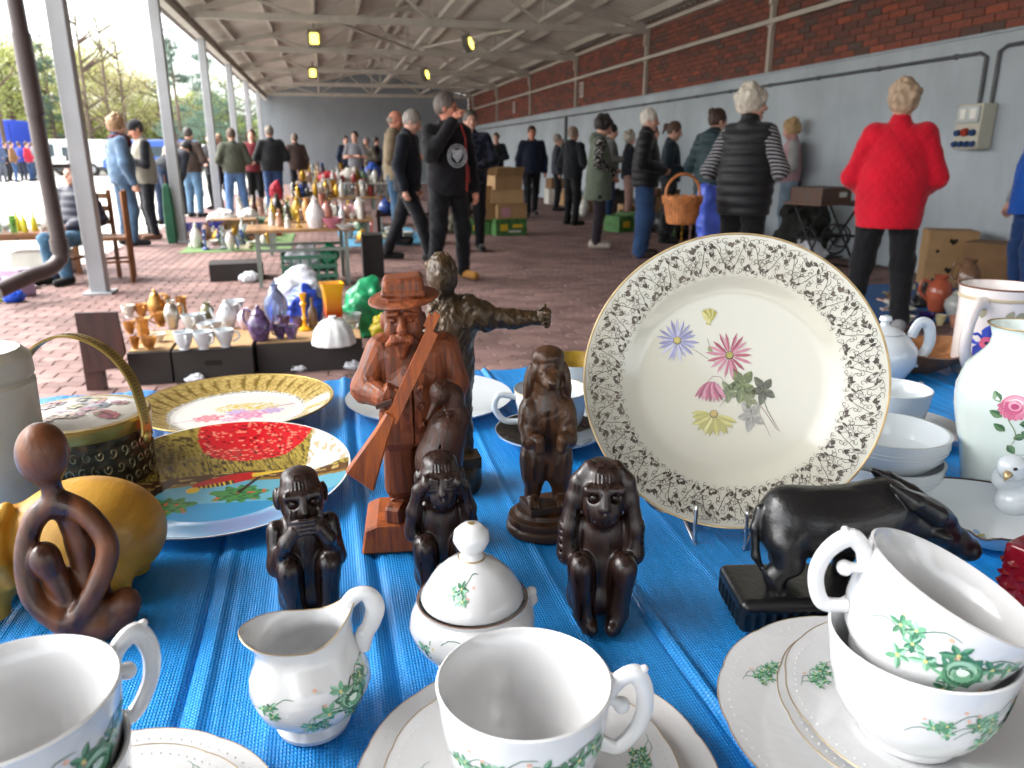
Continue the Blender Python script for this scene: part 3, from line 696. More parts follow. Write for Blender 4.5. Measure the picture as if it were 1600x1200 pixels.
person('person in a long sage green vest with spotted sleeves and white trainers', at_feet(932, 388), -108, 1.65, 1.12, ('pocket', 'front'), ('plain', '#6d7867'), sleeve=('leopard', '#17171a'), kind='vest', hem=.66, trousers=('plain', '#3a3238'), shoes='#b9aea2', hair=('curly', '#231d1c'), head=(0, 20), hood=True, female=True)
person('person in a pale grey hooded top behind the green vest', at_head(955, 193, 1.7), -108, 1.68, 1.0, ('hold', 'hold'), ('plain', '#8b8c8a'), trousers=('denim', '#2a4670'), hair=('short', '#1d1a1a'), head=(0, 12), hood=True)
person('dark-clothed person with a backpack behind the green vest', at_feet(893, 352), -60, 1.62, 1.0, ('front', 'front'), ('plain', '#20242d'), trousers=('plain', '#191a1f'), hair=('short', '#8d7a6a'), hood=True)
person('person in a navy jacket walking towards the camera along the wall', at_feet(830, 338), 172, 1.7, 1.05, ('hang', 'hang'), ('plain', '#1b2440'), trousers=('plain', '#1b1b22'), hair=('short', '#3c2a22'), skin='ruddy', legs='stride')
person('dark-dressed person beside the navy jacket near the wall', at_head(800, 228, 1.58), -160, 1.6, 1.0, ('front', 'front'), ('plain', '#1f222b'), hair=('short', '#4a4038'))
# ---- the men in the middle
p_hood = person('person in a black jacket with red piping, hand at mouth, tan boots', at_feet(703, 438), 200, 1.72, 1.08, ('hang', 'face'), ('plain', '#1d1c22'), hem=.84, trousers=('plain', '#15161c'), wide=1.05, shoes='#a3712d', hair=('short', '#5f5651'), head=(52, 0), skin='ruddy', legs='apart', vox=.0105)
p_navy = person('grey-haired person in a dark navy jacket striding, head bowed', at_feet(640, 408), -112, 1.66, 1.05, ('hang', 'hang'), ('plain', '#1a2231'), hem=.84, trousers=('plain', '#1c1f28'), hair=('short', '#8d8780'), head=(8, 22), legs='stride', lean=4)
person('person in a dark patterned jacket right behind the red-piped jacket', at_feet(738, 392), 172, 1.7, 1.08, ('front', 'front'), ('camo', '#1a2036'), trousers=('plain', '#16171f'), hair=('short', '#4d4742'), head=(10, 0))
person('balding person in a beige jacket behind the navy jacket', at_feet(622, 382), -104, 1.74, 1.05, ('hold', 'front'), ('plain', '#8f7f66'), trousers=('denim', '#3d5b78'), hair=('bald', '#7a6a5e'), head=(0, 15), skin='ruddy')
person('person in a dark blue top near the side wall far back', at_feet(758, 310), 140, 1.6, 1.0, ('front', 'front'), ('plain', '#22304f'), hair=('bob', '#4c3a30'), female=True)
person('person in a grey T-shirt with folded arms facing the stalls', at_feet(560, 320), 165, 1.7, 1.05, ('cross', 'cross'), ('plain', '#85868c'), sleeve=None, kind='shirt', hem=.9, trousers=('plain', '#262b38'), hair=('short', '#3a2b24'), collar=False, short_sleeve=True)
person('person in black standing behind the grey T-shirt', at_feet(592, 302), -100, 1.68, 1.0, ('front', 'front'), ('plain', '#1c1d22'), trousers=('plain', '#4a4a3e'), hair=('short', '#4a3d34'))
for px, fy, h, c, t, hr, lb in [(503, 281, 1.7, '#7a1f2a', '#22304f', '#2c2522', 'far person in dark red by the end wall, leftmost of three'), (517, 279, 1.66, '#6a6d75', '#33353d', '#7a6a58', 'far person in grey by the end wall, middle of three'), (533, 284, 1.74, '#2b2f38', '#22252c', '#8d6c58', 'far balding person in charcoal by the end wall, right of three')]:
    person(lb, at_feet(px, fy), 160, h, 1.0, ('front', 'hang'), ('plain', c), trousers=('plain', t), hair=('short', hr), vox=.04)
# ---- left side
person('stout person in a dark grey sweater with back turned, blue jeans', at_feet(432, 336), 8, 1.72, 1.3, ('front', 'front'), ('plain', '#2e3033'), hem=.88, trousers=('denim', '#39547f'), hair=('short', '#7d756a'), head=(0, 10))
person('person in an olive sweater with back turned and blue jeans', at_feet(374, 342), 14, 1.64, 1.2, ('front', 'front'), ('plain', '#54574a'), hem=.9, trousers=('denim', '#5877a4'), wide=1.1, shoes='#6a4d3a', hair=('short', '#5c4c40'), head=(-10, 12), legs='apart')
person('person in a red waistcoat over black between two backs', at_feet(404, 330), 175, 1.68, .95, ('front', 'hang'), ('plain', '#7d2a33'), sleeve=('plain', '#1c1c20'), kind='vest', trousers=('plain', '#1a1a1e'), hair=('short', '#4a352a'))
person('person in a brown jacket and light washed jeans', at_feet(308, 340), -20, 1.66, 1.15, ('front', 'front'), ('plain', '#4a3a32'), hem=.9, trousers=('denim', '#55748f'), hair=('short', '#3a3430'), head=(0, 14))
person('white-haired person beside the brown jacket', at_feet(284, 336), 160, 1.58, 1.05, ('hold', 'front'), ('plain', '#a59a8c'), trousers=('plain', '#3a3c46'), hair=('bob', '#b5ada4'), female=True)
person('person in dark clothes bending down over the goods by the post', at_feet(262, 352), -40, 1.72, 1.1, ('down', 'down'), ('plain', '#30343c'), hem=.9, trousers=('denim', '#26364f'), hair=('cap', '#2c2a2a', '#2b2c33'), lean=58)
person('dark-haired person in black and grey behind the third post', at_feet(340, 328), 155, 1.62, .95, ('hold', 'front'), ('plain', '#23232a'), sleeve=('plain', '#9a989c'), hem=.82, trousers=('plain', '#1f1f24'), hair=('long', '#2a211e'), female=True)
p_den = person('person in a blue denim jacket with a dark red scarf', at_feet(206, 384), -62, 1.66, 1.22, ('hang', 'hang'), ('denim', '#4a6078'), hem=.86, trousers=('denim', '#3f566e'), shoes='#2a2a2e', hair=('bob', '#8a6a4c'), head=(0, 8), female=True, legs='shift')
person('person in a black cap and light waistcoat looking at their hands', at_feet(240, 374), 115, 1.64, 1.25, ('phone', 'phone'), ('plain', '#8f897c'), sleeve=('plain', '#23242a'), kind='vest', hem=.84, trousers=('plain', '#20232c'), shoes='#7a5a48', hair=('beanie', '#3a332e', '#23252b'), head=(0, 22), skin='ruddy')
person('seated person in a dark blue quilted jacket by the first post', at_feet(140, 436), 148, 1.45, 1.1, ('front', 'front'), ('puffer', '#24273a'), hem=.84, trousers=('denim', '#3f6078'), hair=('short', '#4a352c'), sit=True)
# person half out of the frame at the right
person('person in a bright blue vest with pale grey sleeves at the right edge', (5.34, 5.0), 70, 1.68, 1.15, ('hang', 'hang'), ('plain', '#1f5fc4'), sleeve=('plain', '#a3a3a6'), kind='vest', hem=.78, trousers=('denim', '#2f4f86'), hair=('short', '#6a5a4c'))
for px, fy, h_, f_, c, t_, hr, fc, lb in [(468, 318, 1.66, 1.1, '#5a4a44', '#2a2c34', '#6a5a4c', 20, 'person in a brown top behind the heaped trestle tables'), (545, 304, 1.7, 1.0, '#2f3a52', '#22252c', '#3a302a', 200, 'person in dark blue in the far middle of the hall'), (577, 309, 1.62, 1.05, '#7a7468', '#33353d', '#8a8078', 150, 'person in beige grey right of the folded arms'), (612, 322, 1.7, 1.0, '#22242a', '#1c1d22', '#3a302a', -60, 'person in black half hidden behind the beige jacket'),
        (352, 327, 1.6, 1.0, '#8a8078', '#2a2c34', '#a08a70', 160, 'fair-haired person in a pale top between the third and fourth posts'), (776, 314, 1.7, 1.05, '#23262e', '#1c1d22', '#4a3d34', 150, 'person in charcoal near the wall behind the carton pile'), (870, 330, 1.58, 1.0, '#4a4f5a', '#22252c', '#8a8078', -110, 'small grey-clad person by the wall cartons'), (1012, 362, 1.62, 1.0, '#3a2f36', '#22252c', '#5a4636', -110, 'person in dark plum behind the puffer jacket')]:
    person(lb, at_feet(px, fy), fc, h_, f_, ('front', 'hang'), ('plain', c), trousers=('plain', t_), hair=('short', hr), vox=.026)
# far crowd out in the open
cr_ = random.Random(5)
for i, (px, fy, c, t, lb) in enumerate([(6, 286, '#4a5a7a', '#5a5f6a', 'far person in slate blue at the left edge of the open lot'), (17, 284, '#2a2a30', '#2b2c33', 'far person in black in the open lot crowd'), (27, 285, '#7a5634', '#3a567f', 'far person in an ochre brown jacket in the open lot'),
        (39, 283, '#3a49a8', '#30364a', 'far person in royal blue in the open lot'), (51, 284, '#b3243c', '#2d4a78', 'far person in a red jacket in the open lot'), (59, 282, '#8a8f96', '#3a4a60', 'far person in pale grey in the open lot'), (74, 281, '#2c2f38', '#33415a', 'far lone person in dark clothes beside the crowd'), (117, 276, '#33363f', '#2a2c34', 'far person in dark grey standing by the white van')]):
    person(lb, at_feet(px, fy), cr_.uniform(0, 360), 1.7, 1.1, ('front', 'hang'), ('plain', c), trousers=('denim', t), hair=('short', '#4a3d34'), vox=.045, group='people out in the open lot')
# details worn or carried
pipe = M('red_piping', S('#a8332f'), .6)
def on_person(P, h, fn):
    fn(P, h / 1.75)
def hood_detail(P, s):
    MB().tube([tuple(s * c for c in p) for p in [(-.075, .142, 1.49), (-.12, .150, 1.36), (-.13, .148, 1.2), (-.13, .150, 1.05), (-.13, .146, .87)]], .007, 6).build('piping', pipe, P)
    MB().tube([tuple(s * c for c in p) for p in [(.055, .150, 1.49), (.09, .162, 1.4), (.16, .125, 1.32), (.2, .07, 1.28)]], .007, 6).build('piping', pipe, P)
    MB().tube([tuple(s * c for c in p) for p in [(-.16, .135, 1.1), (-.17, .13, .95)]], .006, 6).build('piping', pipe, P)
    cm = M('crest_print', S('#b7bcc2'), .8, var=.4, vs_=40); mb = MB()
    for r_ in (.1, .078): mb.tube([(-.01 + r_ * math.cos(a) * s, .182 * s, (1.2 * s + r_ * math.sin(a))) for a in np.linspace(0, 6.283, 25)[:-1]], .005, 6, closed=True)
    mb.build('crest_ring', cm, P)
    m2 = MB(); m2.prism([(-.05, .055), (.05, .055), (.05, -.005), (0, -.06), (-.05, -.005)], .006, 'y', off=(-.01, .184 * s, 1.2 * s)); m2.build('crest_shield', cm, P)
on_person(p_hood, 1.72, hood_detail)
def scarf(P, s):
    SDF().ell((0, .02, 1.485), (.135, .125, .055)).ell((.02, .13, 1.42), (.08, .05, .08), None, .03).disp(ripple(.01, 50, 2)).build('scarf', .012, cloth(S('#5c1f2c')), P, scale=s)
on_person(p_den, 1.66, scarf)
# wicker basket held on the arm, blue bag, patterned bag
bk = thing('wicker_basket', 'brown wicker basket on the arm of the person in the black vest', 'basket', (2.66, 5.6, .68)); bk.scale = (.86, .86, .86)
wk = M('wicker', S('#a5683a'), .55, var=.35, vs_=18, bump=.5, bs=120)
nst = 30; mb = MB()
body = MB().lathe([(0, .006), (.115, .0), (.125, .02), (.155, .15), (.16, .235), (.15, .235), (.145, .15), (.115, .03), (0, .025)], 30); body.build('shell', wk, bk)
for i in range(nst):
    a = 2 * math.pi * i / nst; c_, s_ = math.cos(a), math.sin(a)
    MB().bar((c_ * .124, s_ * .124, .01), (c_ * .163, s_ * .163, .2), .024, .012, up=(c_, s_, 0)).build('stave', wk, bk)
for zz, r_ in ((.19, .166), (.215, .17), (.235, .168)):
    MB().tube([(r_ * math.cos(a), r_ * math.sin(a), zz + .008 * math.sin(14 * a)) for a in np.linspace(0, 6.283, 57)[:-1]], .011, 6, closed=True).build('braid', wk, bk)
MB().tube(crom([(-.16, 0, .2), (-.15, 0, .33), (-.06, 0, .42), (.06, 0, .42), (.15, 0, .33), (.16, 0, .2)], 6), .013, 8).build('handle', wk, bk)
bg_ = thing('carrier_bag', 'blue carrier bag hanging below the wicker basket', 'bag', (3.35, 6.35, .35))
SDF().box((0, 0, .3), (.17, .07, .3), .04).disp(ripple(.02, 18, 6)).build('bag', .014, M('blue_plastic', S('#4b62c4'), .4, var=.1, bump=.2, bs=30), bg_)
# ================================================================ THE TABLE IN FRONT
T = .86
tb = thing('market_table', 'trestle table under the blue tarpaulin in the foreground', 'table', (0.5, .65, 0))
MB().box((0, 0, T - .022), (3.5, 1.06, .03)).build('table_top', wood('board', S('#7a5a3c'), S('#5a3f28')), tb)
for x in (-1.5, 0, 1.5):
    for y in (-.45, .45): MB().box((x, y, (T - .037) / 2), (.05, .05, T - .037)).build('leg', MATS['board'], tb)
def tarp_mat():
    m = M('blue_tarp', S('#2083cd'), .2, var=.1, vs_=14, spec=.5); t, b, L = nodes(m)
    tc = t.nodes.new('ShaderNodeTexCoord')
    def wv(sc, axis):
        mp = t.nodes.new('ShaderNodeMapping'); mp.inputs['Scale'].default_value = sc; L(tc.outputs['Object'], mp.inputs[0])
        w_ = t.nodes.new('ShaderNodeTexWave'); w_.wave_type = 'BANDS'; w_.bands_direction = axis; w_.inputs['Scale'].default_value = 1; w_.inputs['Distortion'].default_value = .6; w_.inputs['Detail Scale'].default_value = 2
        L(mp.outputs[0], w_.inputs[0]); return w_.outputs[1]
    a = wv((150, 150, 150), 'X'); c = wv((105, 105, 105), 'Y')
    ml = t.nodes.new('ShaderNodeMath'); ml.operation = 'MULTIPLY'; L(a, ml.inputs[0]); L(c, ml.inputs[1]); ml2 = t.nodes.new('ShaderNodeMath'); ml2.operation = 'MULTIPLY'; ml2.inputs[1].default_value = .9; L(ml.outputs[0], ml2.inputs[0]); ml = ml2
    mp = t.nodes.new('ShaderNodeMapping'); mp.inputs['Scale'].default_value = (190, 22, 30); L(tc.outputs['Object'], mp.inputs[0])
    n = t.nodes.new('ShaderNodeTexNoise'); n.inputs['Scale'].default_value = 1; n.inputs['Detail'].default_value = 5; L(mp.outputs[0], n.inputs[0])
    ad = t.nodes.new('ShaderNodeMath'); ad.operation = 'MULTIPLY_ADD'; ad.inputs[1].default_value = 1.3; L(n.outputs[0], ad.inputs[0]); L(ml.outputs[0], ad.inputs[2])
    bp = t.nodes.new('ShaderNodeBump'); bp.inputs['Strength'].default_value = .8; bp.inputs['Distance'].default_value = .0009; L(ad.outputs[0], bp.inputs['Height']); L(bp.outputs[0], b.inputs['Normal'])
    cr = t.nodes.new('ShaderNodeMapRange'); cr.inputs[1].default_value = .2; cr.inputs[2].default_value = 1.4; cr.inputs[3].default_value = .8; cr.inputs[4].default_value = 1.25; L(ad.outputs[0], cr.inputs[0])
    mx = t.nodes.new('ShaderNodeMix'); mx.data_type = 'RGBA'; mx.blend_type = 'MULTIPLY'; mx.inputs[0].default_value = 1; mx.inputs[6].default_value = (*S('#2083cd'), 1)
    L(cr.outputs[0], mx.inputs[7]); L(mx.outputs[2], b.inputs['Base Color'])
    return m
fold = [(G(325, 900, T).x, -.004, .006), (G(325, 900, T).x + .012, .003, .008), (G(660, 890, T).x, -.003, .006), (G(690, 880, T).x, .0035, .009), (G(545, 650, T).x, .004, .012), (G(560, 650, T).x, -.004, .008),
        (G(860, 880, T).x, .0025, .008), (G(997, 934, T).x, -.004, .005), (G(1010, 934, T).x, .003, .008), (G(1240, 760, T).x, -.003, .006), (G(120, 1000, T).x, -.003, .006), (G(240, 720, T).x, .004, .01), (.9, -.004, .008), (.72, .003, .01)]
_q5 = random.Random(31); fold = [(a, b * .9, c * .42) for a, b, c in fold] + [(_q5.uniform(-.45, .95), _q5.choice((-1, 1)) * _q5.uniform(.0006, .0016), _q5.uniform(.0022, .006)) for _ in range(46)]
def tarp_z(x, y):
    z = T
    for fx, a, wd in fold: z += a * math.exp(-((x - fx - .006 * math.sin(y * 5 + fx * 9)) / wd) ** 2)
    return z + .0009 * math.sin(x * 71 + 2 * math.sin(y * 9)) + .0009 * math.sin(y * 23 + x * 31) * math.sin(x * 13)
xs = list(np.arange(-1.25, -.45, .02)) + list(np.arange(-.45, .95, .0022)) + list(np.arange(.95, 2.3, .02)); ys = list(np.arange(.12, 1.19, .018)) + [1.186, 1.194, 1.198, 1.2]
vs_, fs_ = [], []
for i, x in enumerate(xs):
    for j, y in enumerate(ys):
        e = .004 * math.sin(x * 17) + .002 * math.sin(x * 61)
        vs_.append((x, y + (e if y > 1.18 else 0), tarp_z(x, y) - (0, .0, .012, .05)[max(0, j - len(ys) + 4)] if j >= len(ys) - 4 else tarp_z(x, y)))
nj = len(ys)
for i in range(len(xs) - 1):
    for j in range(nj - 1): fs_.append((i * nj + j, (i + 1) * nj + j, (i + 1) * nj + j + 1, i * nj + j + 1))
hang = len(vs_)
for i, x in enumerate(xs): vs_.append((x, 1.205 + .006 * math.sin(x * 17) + .006 * math.sin(x * 40), T - .3))
for i in range(len(xs) - 1): fs_.append((i * nj + nj - 1, (i + 1) * nj + nj - 1, hang + i + 1, hang + i))
tag(MB().add(vs_, fs_).build('tarpaulin', tarp_mat(), smooth=60), 'creased blue woven tarpaulin covering the foreground table', 'tarpaulin')
TZ = T + .002
def spot(px, py, z=0.0): g = G(px, py, T + z); return g
# ---------------------------------------------------------------- materials
porc = M('porcelain', S('#c9cacb'), .12, var=.02, vs_=8, coat=.5)
_t, _b, _L = nodes(porc); _tc = _t.nodes.new('ShaderNodeTexCoord'); _v = _t.nodes.new('ShaderNodeTexVoronoi'); _v.feature = 'SMOOTH_F1'; _v.inputs['Scale'].default_value = 95; _n = _t.nodes.new('ShaderNodeTexNoise'); _n.inputs['Scale'].default_value = 45; _n.inputs['Distortion'].default_value = 2.5
_L(_tc.outputs['Object'], _v.inputs['Vector']); _L(_tc.outputs['Object'], _n.inputs['Vector']); _m = _t.nodes.new('ShaderNodeMath'); _m.operation = 'MULTIPLY'; _L(_v.outputs[0], _m.inputs[0]); _L(_n.outputs[0], _m.inputs[1])
_bp = _t.nodes.new('ShaderNodeBump'); _bp.inputs['Strength'].default_value = .22; _bp.inputs['Distance'].default_value = .002; _L(_m.outputs[0], _bp.inputs['Height']); _L(_bp.outputs[0], _b.inputs['Normal'])
porc2 = M('porcelain_cool', S('#bcc3c7'), .12, var=.02, vs_=8, coat=.5)
cream = M('cream_glaze', S('#aaa89b'), .14, var=.02, vs_=5, coat=.5)
gold = M('gold_line', S('#b09a72'), .3, metal=.6, var=.2, vs_=60)
goldb = M('gold_band', S('#a98f4e'), .34, metal=.75, var=.25, vs_=25, bump=.2, bs=200)
prnt = M('glaze_print', (1, 1, 1), .25, attr='Col', var=.12, vs_=120, coat=.3)
mono = wood('dark_polished_wood', S('#29150e'), S('#0f0705'), .3, .16, 150, (1, 1, .12))
redw = wood('carved_red_wood', S('#803f19'), S('#4a200b'), .5, .06, 130, (1, 1, .1))
redw2 = wood('carved_brown_wood', S('#442110'), S('#261207'), .5, .06, 130, (1, 1, .1))
riflew = wood('carved_orange_wood', S('#a1521d'), S('#723310'), .48, .06, 130, (1, 1, .1))
dogw = wood('stained_wood', S('#4d2e13'), S('#251407'), .4, .14, 150, (1, 1, .12))
momw = wood('two_tone_wood', S('#723f1a'), S('#2b130b'), .38, .12, 24, (1, 1, .5))
yelw = wood('ochre_wood', S('#c4942f'), S('#a0711f'), .45, .12, 25, (1, .4, 1))
blk = M('black_wood', S('#0d0d0f'), .34, var=.3, vs_=40, bump=.35, bs=220, coat=.15)
brz = M('bronzed', S('#3f2f1c'), .42, metal=.35, var=.5, vs_=60, bump=.5, bs=160, coat=.1)
# ---------------------------------------------------------------- print helpers
class Surf:
    """maps flat print coordinates onto a turned body: u along the girth, v = height"""
    def __init__(s, prof, a0=0.0, warp=None): s.z = [p[1] for p in prof]; s.r = [p[0] for p in prof]; s.a0 = a0; s.warp = warp
    def __call__(s, u, v, off):
        r = float(np.interp(v, s.z, s.r)); dr = (float(np.interp(v + .001, s.z, s.r)) - float(np.interp(v - .001, s.z, s.r))) / .002
        R0 = float(np.interp(np.mean(s.z), s.z, s.r)); a = s.a0 + u / max(R0, .01)
        nl = math.hypot(1, dr); zz = v
        if s.warp: r, zz = s.warp(a, r, v)
        return Vector(((r + off / nl) * math.cos(a), (r + off / nl) * math.sin(a), zz - off * dr / nl))
class Disc:
    """maps print coordinates onto the upper face of a plate given z(r)"""
    def __init__(s, prof): s.r = [p[0] for p in prof]; s.z = [p[1] for p in prof]
    def __call__(s, u, v, off): return Vector((u, v, float(np.interp(math.hypot(u, v), s.r, s.z)) + off))
def leaf(mb, f, u, v, ang, ln, wd, col, off=.0003, tip=.6, col2=None):
    ca, sa = math.cos(ang), math.sin(ang)
    def P(a, b): return f(u + a * ca - b * sa, v + a * sa + b * ca, off)
    up_ = [(0, 0), (ln * .25, wd * .8), (ln * tip, wd), (ln * .85, wd * .5), (ln, 0)]; dn = [(a, -b) for a, b in up_[::-1][1:-1]]
    if col2:
        mb.poly([P(a, b) for a, b in up_], col=col); mb.poly([P(a, b) for a, b in [(0, 0)] + dn[::-1] + [(ln, 0)]][::-1], col=col2)
    else: mb.fan([P(a, b) for a, b in up_ + dn], col=col)
def ribbon(mb, f, pts, wd, col, off=.0003):
    n = len(pts)
    L_, R_ = [], []
    for i, (u, v) in enumerate(pts):
        a, b = pts[max(i - 1, 0)], pts[min(i + 1, n - 1)]; dx, dy = b[0] - a[0], b[1] - a[1]; l = math.hypot(dx, dy) or 1
        w_ = wd * (1 - .5 * abs(2 * i / (n - 1) - 1)); L_.append(f(u - dy / l * w_, v + dx / l * w_, off)); R_.append(f(u + dy / l * w_, v - dx / l * w_, off))
    mb.add(L_ + R_, [(i, n + i, n + i + 1, i + 1) for i in range(n - 1)], col=col)
def disc(mb, f, u, v, r, col, off=.0003, n=10, sq=1.0): mb.fan([f(u + r * math.cos(2 * math.pi * k / n), v + r * sq * math.sin(2 * math.pi * k / n), off) for k in range(n)], col=col)
GR = [S(c) for c in ('#4a8060', '#6a9f7e', '#3b6a50', '#93bba2', '#578d6c')]
def spray(mb, f, u, v, s=1.0, seed=0, rose=True):
    q = random.Random(seed); c = lambda: GR[q.randrange(5)]
    ribbon(mb, f, [(u + s * (-.02 + .004 * i), v + s * (-.006 + .0022 * i + .003 * math.sin(i))) for i in range(11)], .0004 * s, GR[2])
    cl = [(-.018, -.006), (-.009, -.001), (.012, .009), (.019, .011), (.004, -.009), (-.002, .009)] if rose else [(-.005, .003), (.004, -.002), (.002, .006)]
    for (a, b) in cl:
        n = 5 + q.randrange(2)
        for k in range(n): leaf(mb, f, u + s * a, v + s * b, 6.28 * k / n + q.uniform(-.3, .3), s * q.uniform(.0045, .0075), s * .0014, c(), .0003, col2=c())
        disc(mb, f, u + s * a, v + s * b, s * .0009, S('#c9c07a'), .0005, 6)
    for _ in range(5 if rose else 2): disc(mb, f, u + s * q.uniform(-.022, .02), v + s * q.uniform(-.004, .015), s * .0011, S('#d8a890'), .0003, 6)
    if rose:
        for k in range(9): leaf(mb, f, u + s * .004, v + s * .002, 6.28 * k / 9, s * q.uniform(.009, .012), s * .003, c(), .00035, col2=c())
        disc(mb, f, u + s * .004, v + s * .002, s * .0072, GR[4], .00045, 14); disc(mb, f, u + s * .003, v + s * .003, s * .0055, GR[3], .00055, 12); disc(mb, f, u + s * .005, v + s * .0015, s * .004, GR[1], .00065, 12)
        disc(mb, f, u + s * .0035, v + s * .003, s * .0024, S('#cfe0d2'), .00075, 10)
        for k in range(4): ribbon(mb, f, [(u + s * (.004 + (.0035 + .0012 * k) * math.cos(t)), v + s * (.002 + (.003 + .0012 * k) * math.sin(t))) for t in np.linspace(k * 1.7, k * 1.7 + 2.2, 7)], .0005 * s, GR[2], .0008)
def pbuild(mb, name, parent): return tag(mb.build(name, prnt, parent, smooth=0, color=True), kind='stuff')
def ring(r, z, rad, mat, parent, name='gold_rim', n=64, warp=None, flat=1.0):
    pts = []
    for k in range(n):
        a = 2 * math.pi * k / n; rr, zz = warp(a, r, z) if warp else (r, z); pts.append((rr * math.cos(a), rr * math.sin(a), zz))
    return MB().tube(pts, rad, 6, closed=True, flat=flat).build(name, mat, parent)
# ---------------------------------------------------------------- cups, saucers, jug, sugar bowl of the green-rose service
def handle_mesh(pts, rs, n=10, flat=1.3): return MB().tube(crom(pts, 7), lerp_r(rs, 7), n, flat=flat)
def cup_prof(Rr, h, fr=.55):
    o = [(0, 0), (Rr * fr, 0), (Rr * fr * 1.04, h * .04), (Rr * (fr + .02), h * .07), (Rr * .76, h * .22), (Rr * .88, h * .42), (Rr * .95, h * .7), (Rr * .992, h * .95), (Rr, h)]
    i_ = [(Rr - .0012, h + .0008), (Rr - .0026, h - .0005), (Rr * .95 - .003, h * .7), (Rr * .88 - .003, h * .42), (Rr * .74 - .003, h * .22), (Rr * .5, h * .1), (0, h * .08)]
    return o, i_
def rose_cup(label, loc, rz=0, Rr=.046, h=.068, rot=None, motif_at=(-95,), small=(-60,), group=None, cat='cup', goldrim=False, mat=None, fancy=True):
    t = thing('cup', label, cat, loc, rz, group)
    if rot is not None: t.rotation_euler = rot
    o, i_ = cup_prof(Rr, h); MB().lathe(o + i_, 64).build('bowl', mat or porc, t)
    if fancy:
        pts = [(Rr * .86, 0, h * .38), (Rr * 1.12, 0, h * .3), (Rr * 1.36, 0, h * .5), (Rr * 1.42, 0, h * .76), (Rr * 1.3, 0, h * .98), (Rr * 1.1, 0, h * .94), (Rr * .96, 0, h * .8)]
        hb = handle_mesh(pts, [.0032, .0035, .0034, .0036, .0042, .0036, .0034]); hb.build('handle', mat or porc, t)
        SDF().ell((Rr * 1.14, 0, h * .7), .0045).cone((Rr * .98, 0, h * .76), (Rr * 1.14, 0, h * .72), .0028).cone((Rr * 1.3, 0, h * .985), (Rr * 1.39, 0, h * 1.03), .004, .0022).build('handle_scroll', .0009, mat or porc, t)
        pass
    else:
        handle_mesh([(Rr * .8, 0, h * .3), (Rr * 1.25, 0, h * .32), (Rr * 1.52, 0, h * .6), (Rr * 1.4, 0, h * .88), (Rr * .95, 0, h * .84)], [.003] * 5).build('handle', mat or porc, t)
    sf = Surf(o[1:])
    if motif_at or small:
        mb = MB()
        for k, a in enumerate(motif_at): sf.a0 = R(a); spray(mb, sf, 0, h * .54, 1.25, k + 3); spray(mb, sf, -.024, h * .62, .95, k + 13, False)
        for k, a in enumerate(small): sf.a0 = R(a); spray(mb, sf, 0, h * .58, .8, k + 9, rose=False)
        pbuild(mb, 'floral_print', t)
    if goldrim: ring(Rr - .0003, h + .0005, .0007, gold, t)
    return t
def saucer(label, loc, Rr=.078, h=.014, rz=0, scallop=.012, mat=None, n_s=12, prints=True, name='saucer', group=None, gold_edge=True):
    t = thing(name, label, name, loc, rz, group)
    def wp(a, r, z):
        k = max(0, (r / Rr - .7) / .3); return r * (1 + scallop * k * (abs(math.cos(n_s * a / 2)) ** .6 - .5)), z
    up_ = [(0, .003), (Rr * .4, .003), (Rr * .46, .0045), (Rr * .62, .006), (Rr * .8, h * .72), (Rr * .97, h), (Rr, h + .0008)]
    pf = [(0, 0), (Rr * .5, 0), (Rr * .56, .0012), (Rr * .98, h - .0022), (Rr, h + .0008)] + up_[::-1][1:]
    MB().lathe(pf, 96, warp=wp).build('dish', mat or porc, t)
    d = Disc(up_)
    if prints:
        mb = MB()
        for k in range(4):
            a = k * math.pi / 2 + .6
            f = lambda u, v, off, a=a: d(math.cos(a) * (Rr * .74 + v) - math.sin(a) * u, math.sin(a) * (Rr * .74 + v) + math.cos(a) * u, off)
            spray(mb, f, 0, 0, .75, k + 20, rose=False); spray(mb, f, .008, .002, .6, k + 30, rose=False); spray(mb, f, -.008, -.001, .6, k + 40, rose=False)
        pbuild(mb, 'floral_print', t)
        bd = MB(); nb = 90      # beaded border moulded into the rim
        for k in range(nb):
            a = 2 * math.pi * k / nb; r, _ = wp(a, Rr * .93, 0); p = d(r * math.cos(a), r * math.sin(a), .0); c_ = .0008
            bd.add([p + Vector(v_) * c_ for v_ in ((1, 0, 0), (0, 1, 0), (-1, 0, 0), (0, -1, 0), (0, 0, 1))], [(0, 1, 4), (1, 2, 4), (2, 3, 4), (3, 0, 4)])
        tag(bd.build('beading', mat or porc, t, smooth=80), kind='stuff')
    if gold_edge: ring(Rr * .999, h + .0006, .00038, gold, t, warp=wp, n=120)
    return t
GSV = 'green rose porcelain service'
c1 = Vector((.083, .326, TZ))
saucer('scalloped white plate with green sprigs under the front middle cup', c1 + Vector((.008, 0, 0)), .098, .016, 20, group=GSV, name='plate')
saucer('smaller saucer lying on the plate under the front middle cup', c1 + Vector((.004, -.002, .0065)), .079, .015, 50, group=GSV)
rose_cup('empty white cup with green roses in the middle of the front edge', c1 + Vector((0, 0, .0125)), -8, .0455, .066, motif_at=(-80,), small=(-30, -140), group=GSV)
c2 = Vector((.320, .316, TZ))
saucer('scalloped plate at the bottom of the right-hand pile of crockery', c2 + Vector((-.008, .004, 0)), .104, .016, 5, group=GSV, name='plate')
saucer('middle saucer of the right-hand pile of crockery', c2 + Vector((.012, -.002, .0065)), .089, .015, 33, group=GSV)
saucer('top saucer of the right-hand pile right under the cups', c2 + Vector((.014, -.002, .013)), .087, .014, 15, group=GSV)
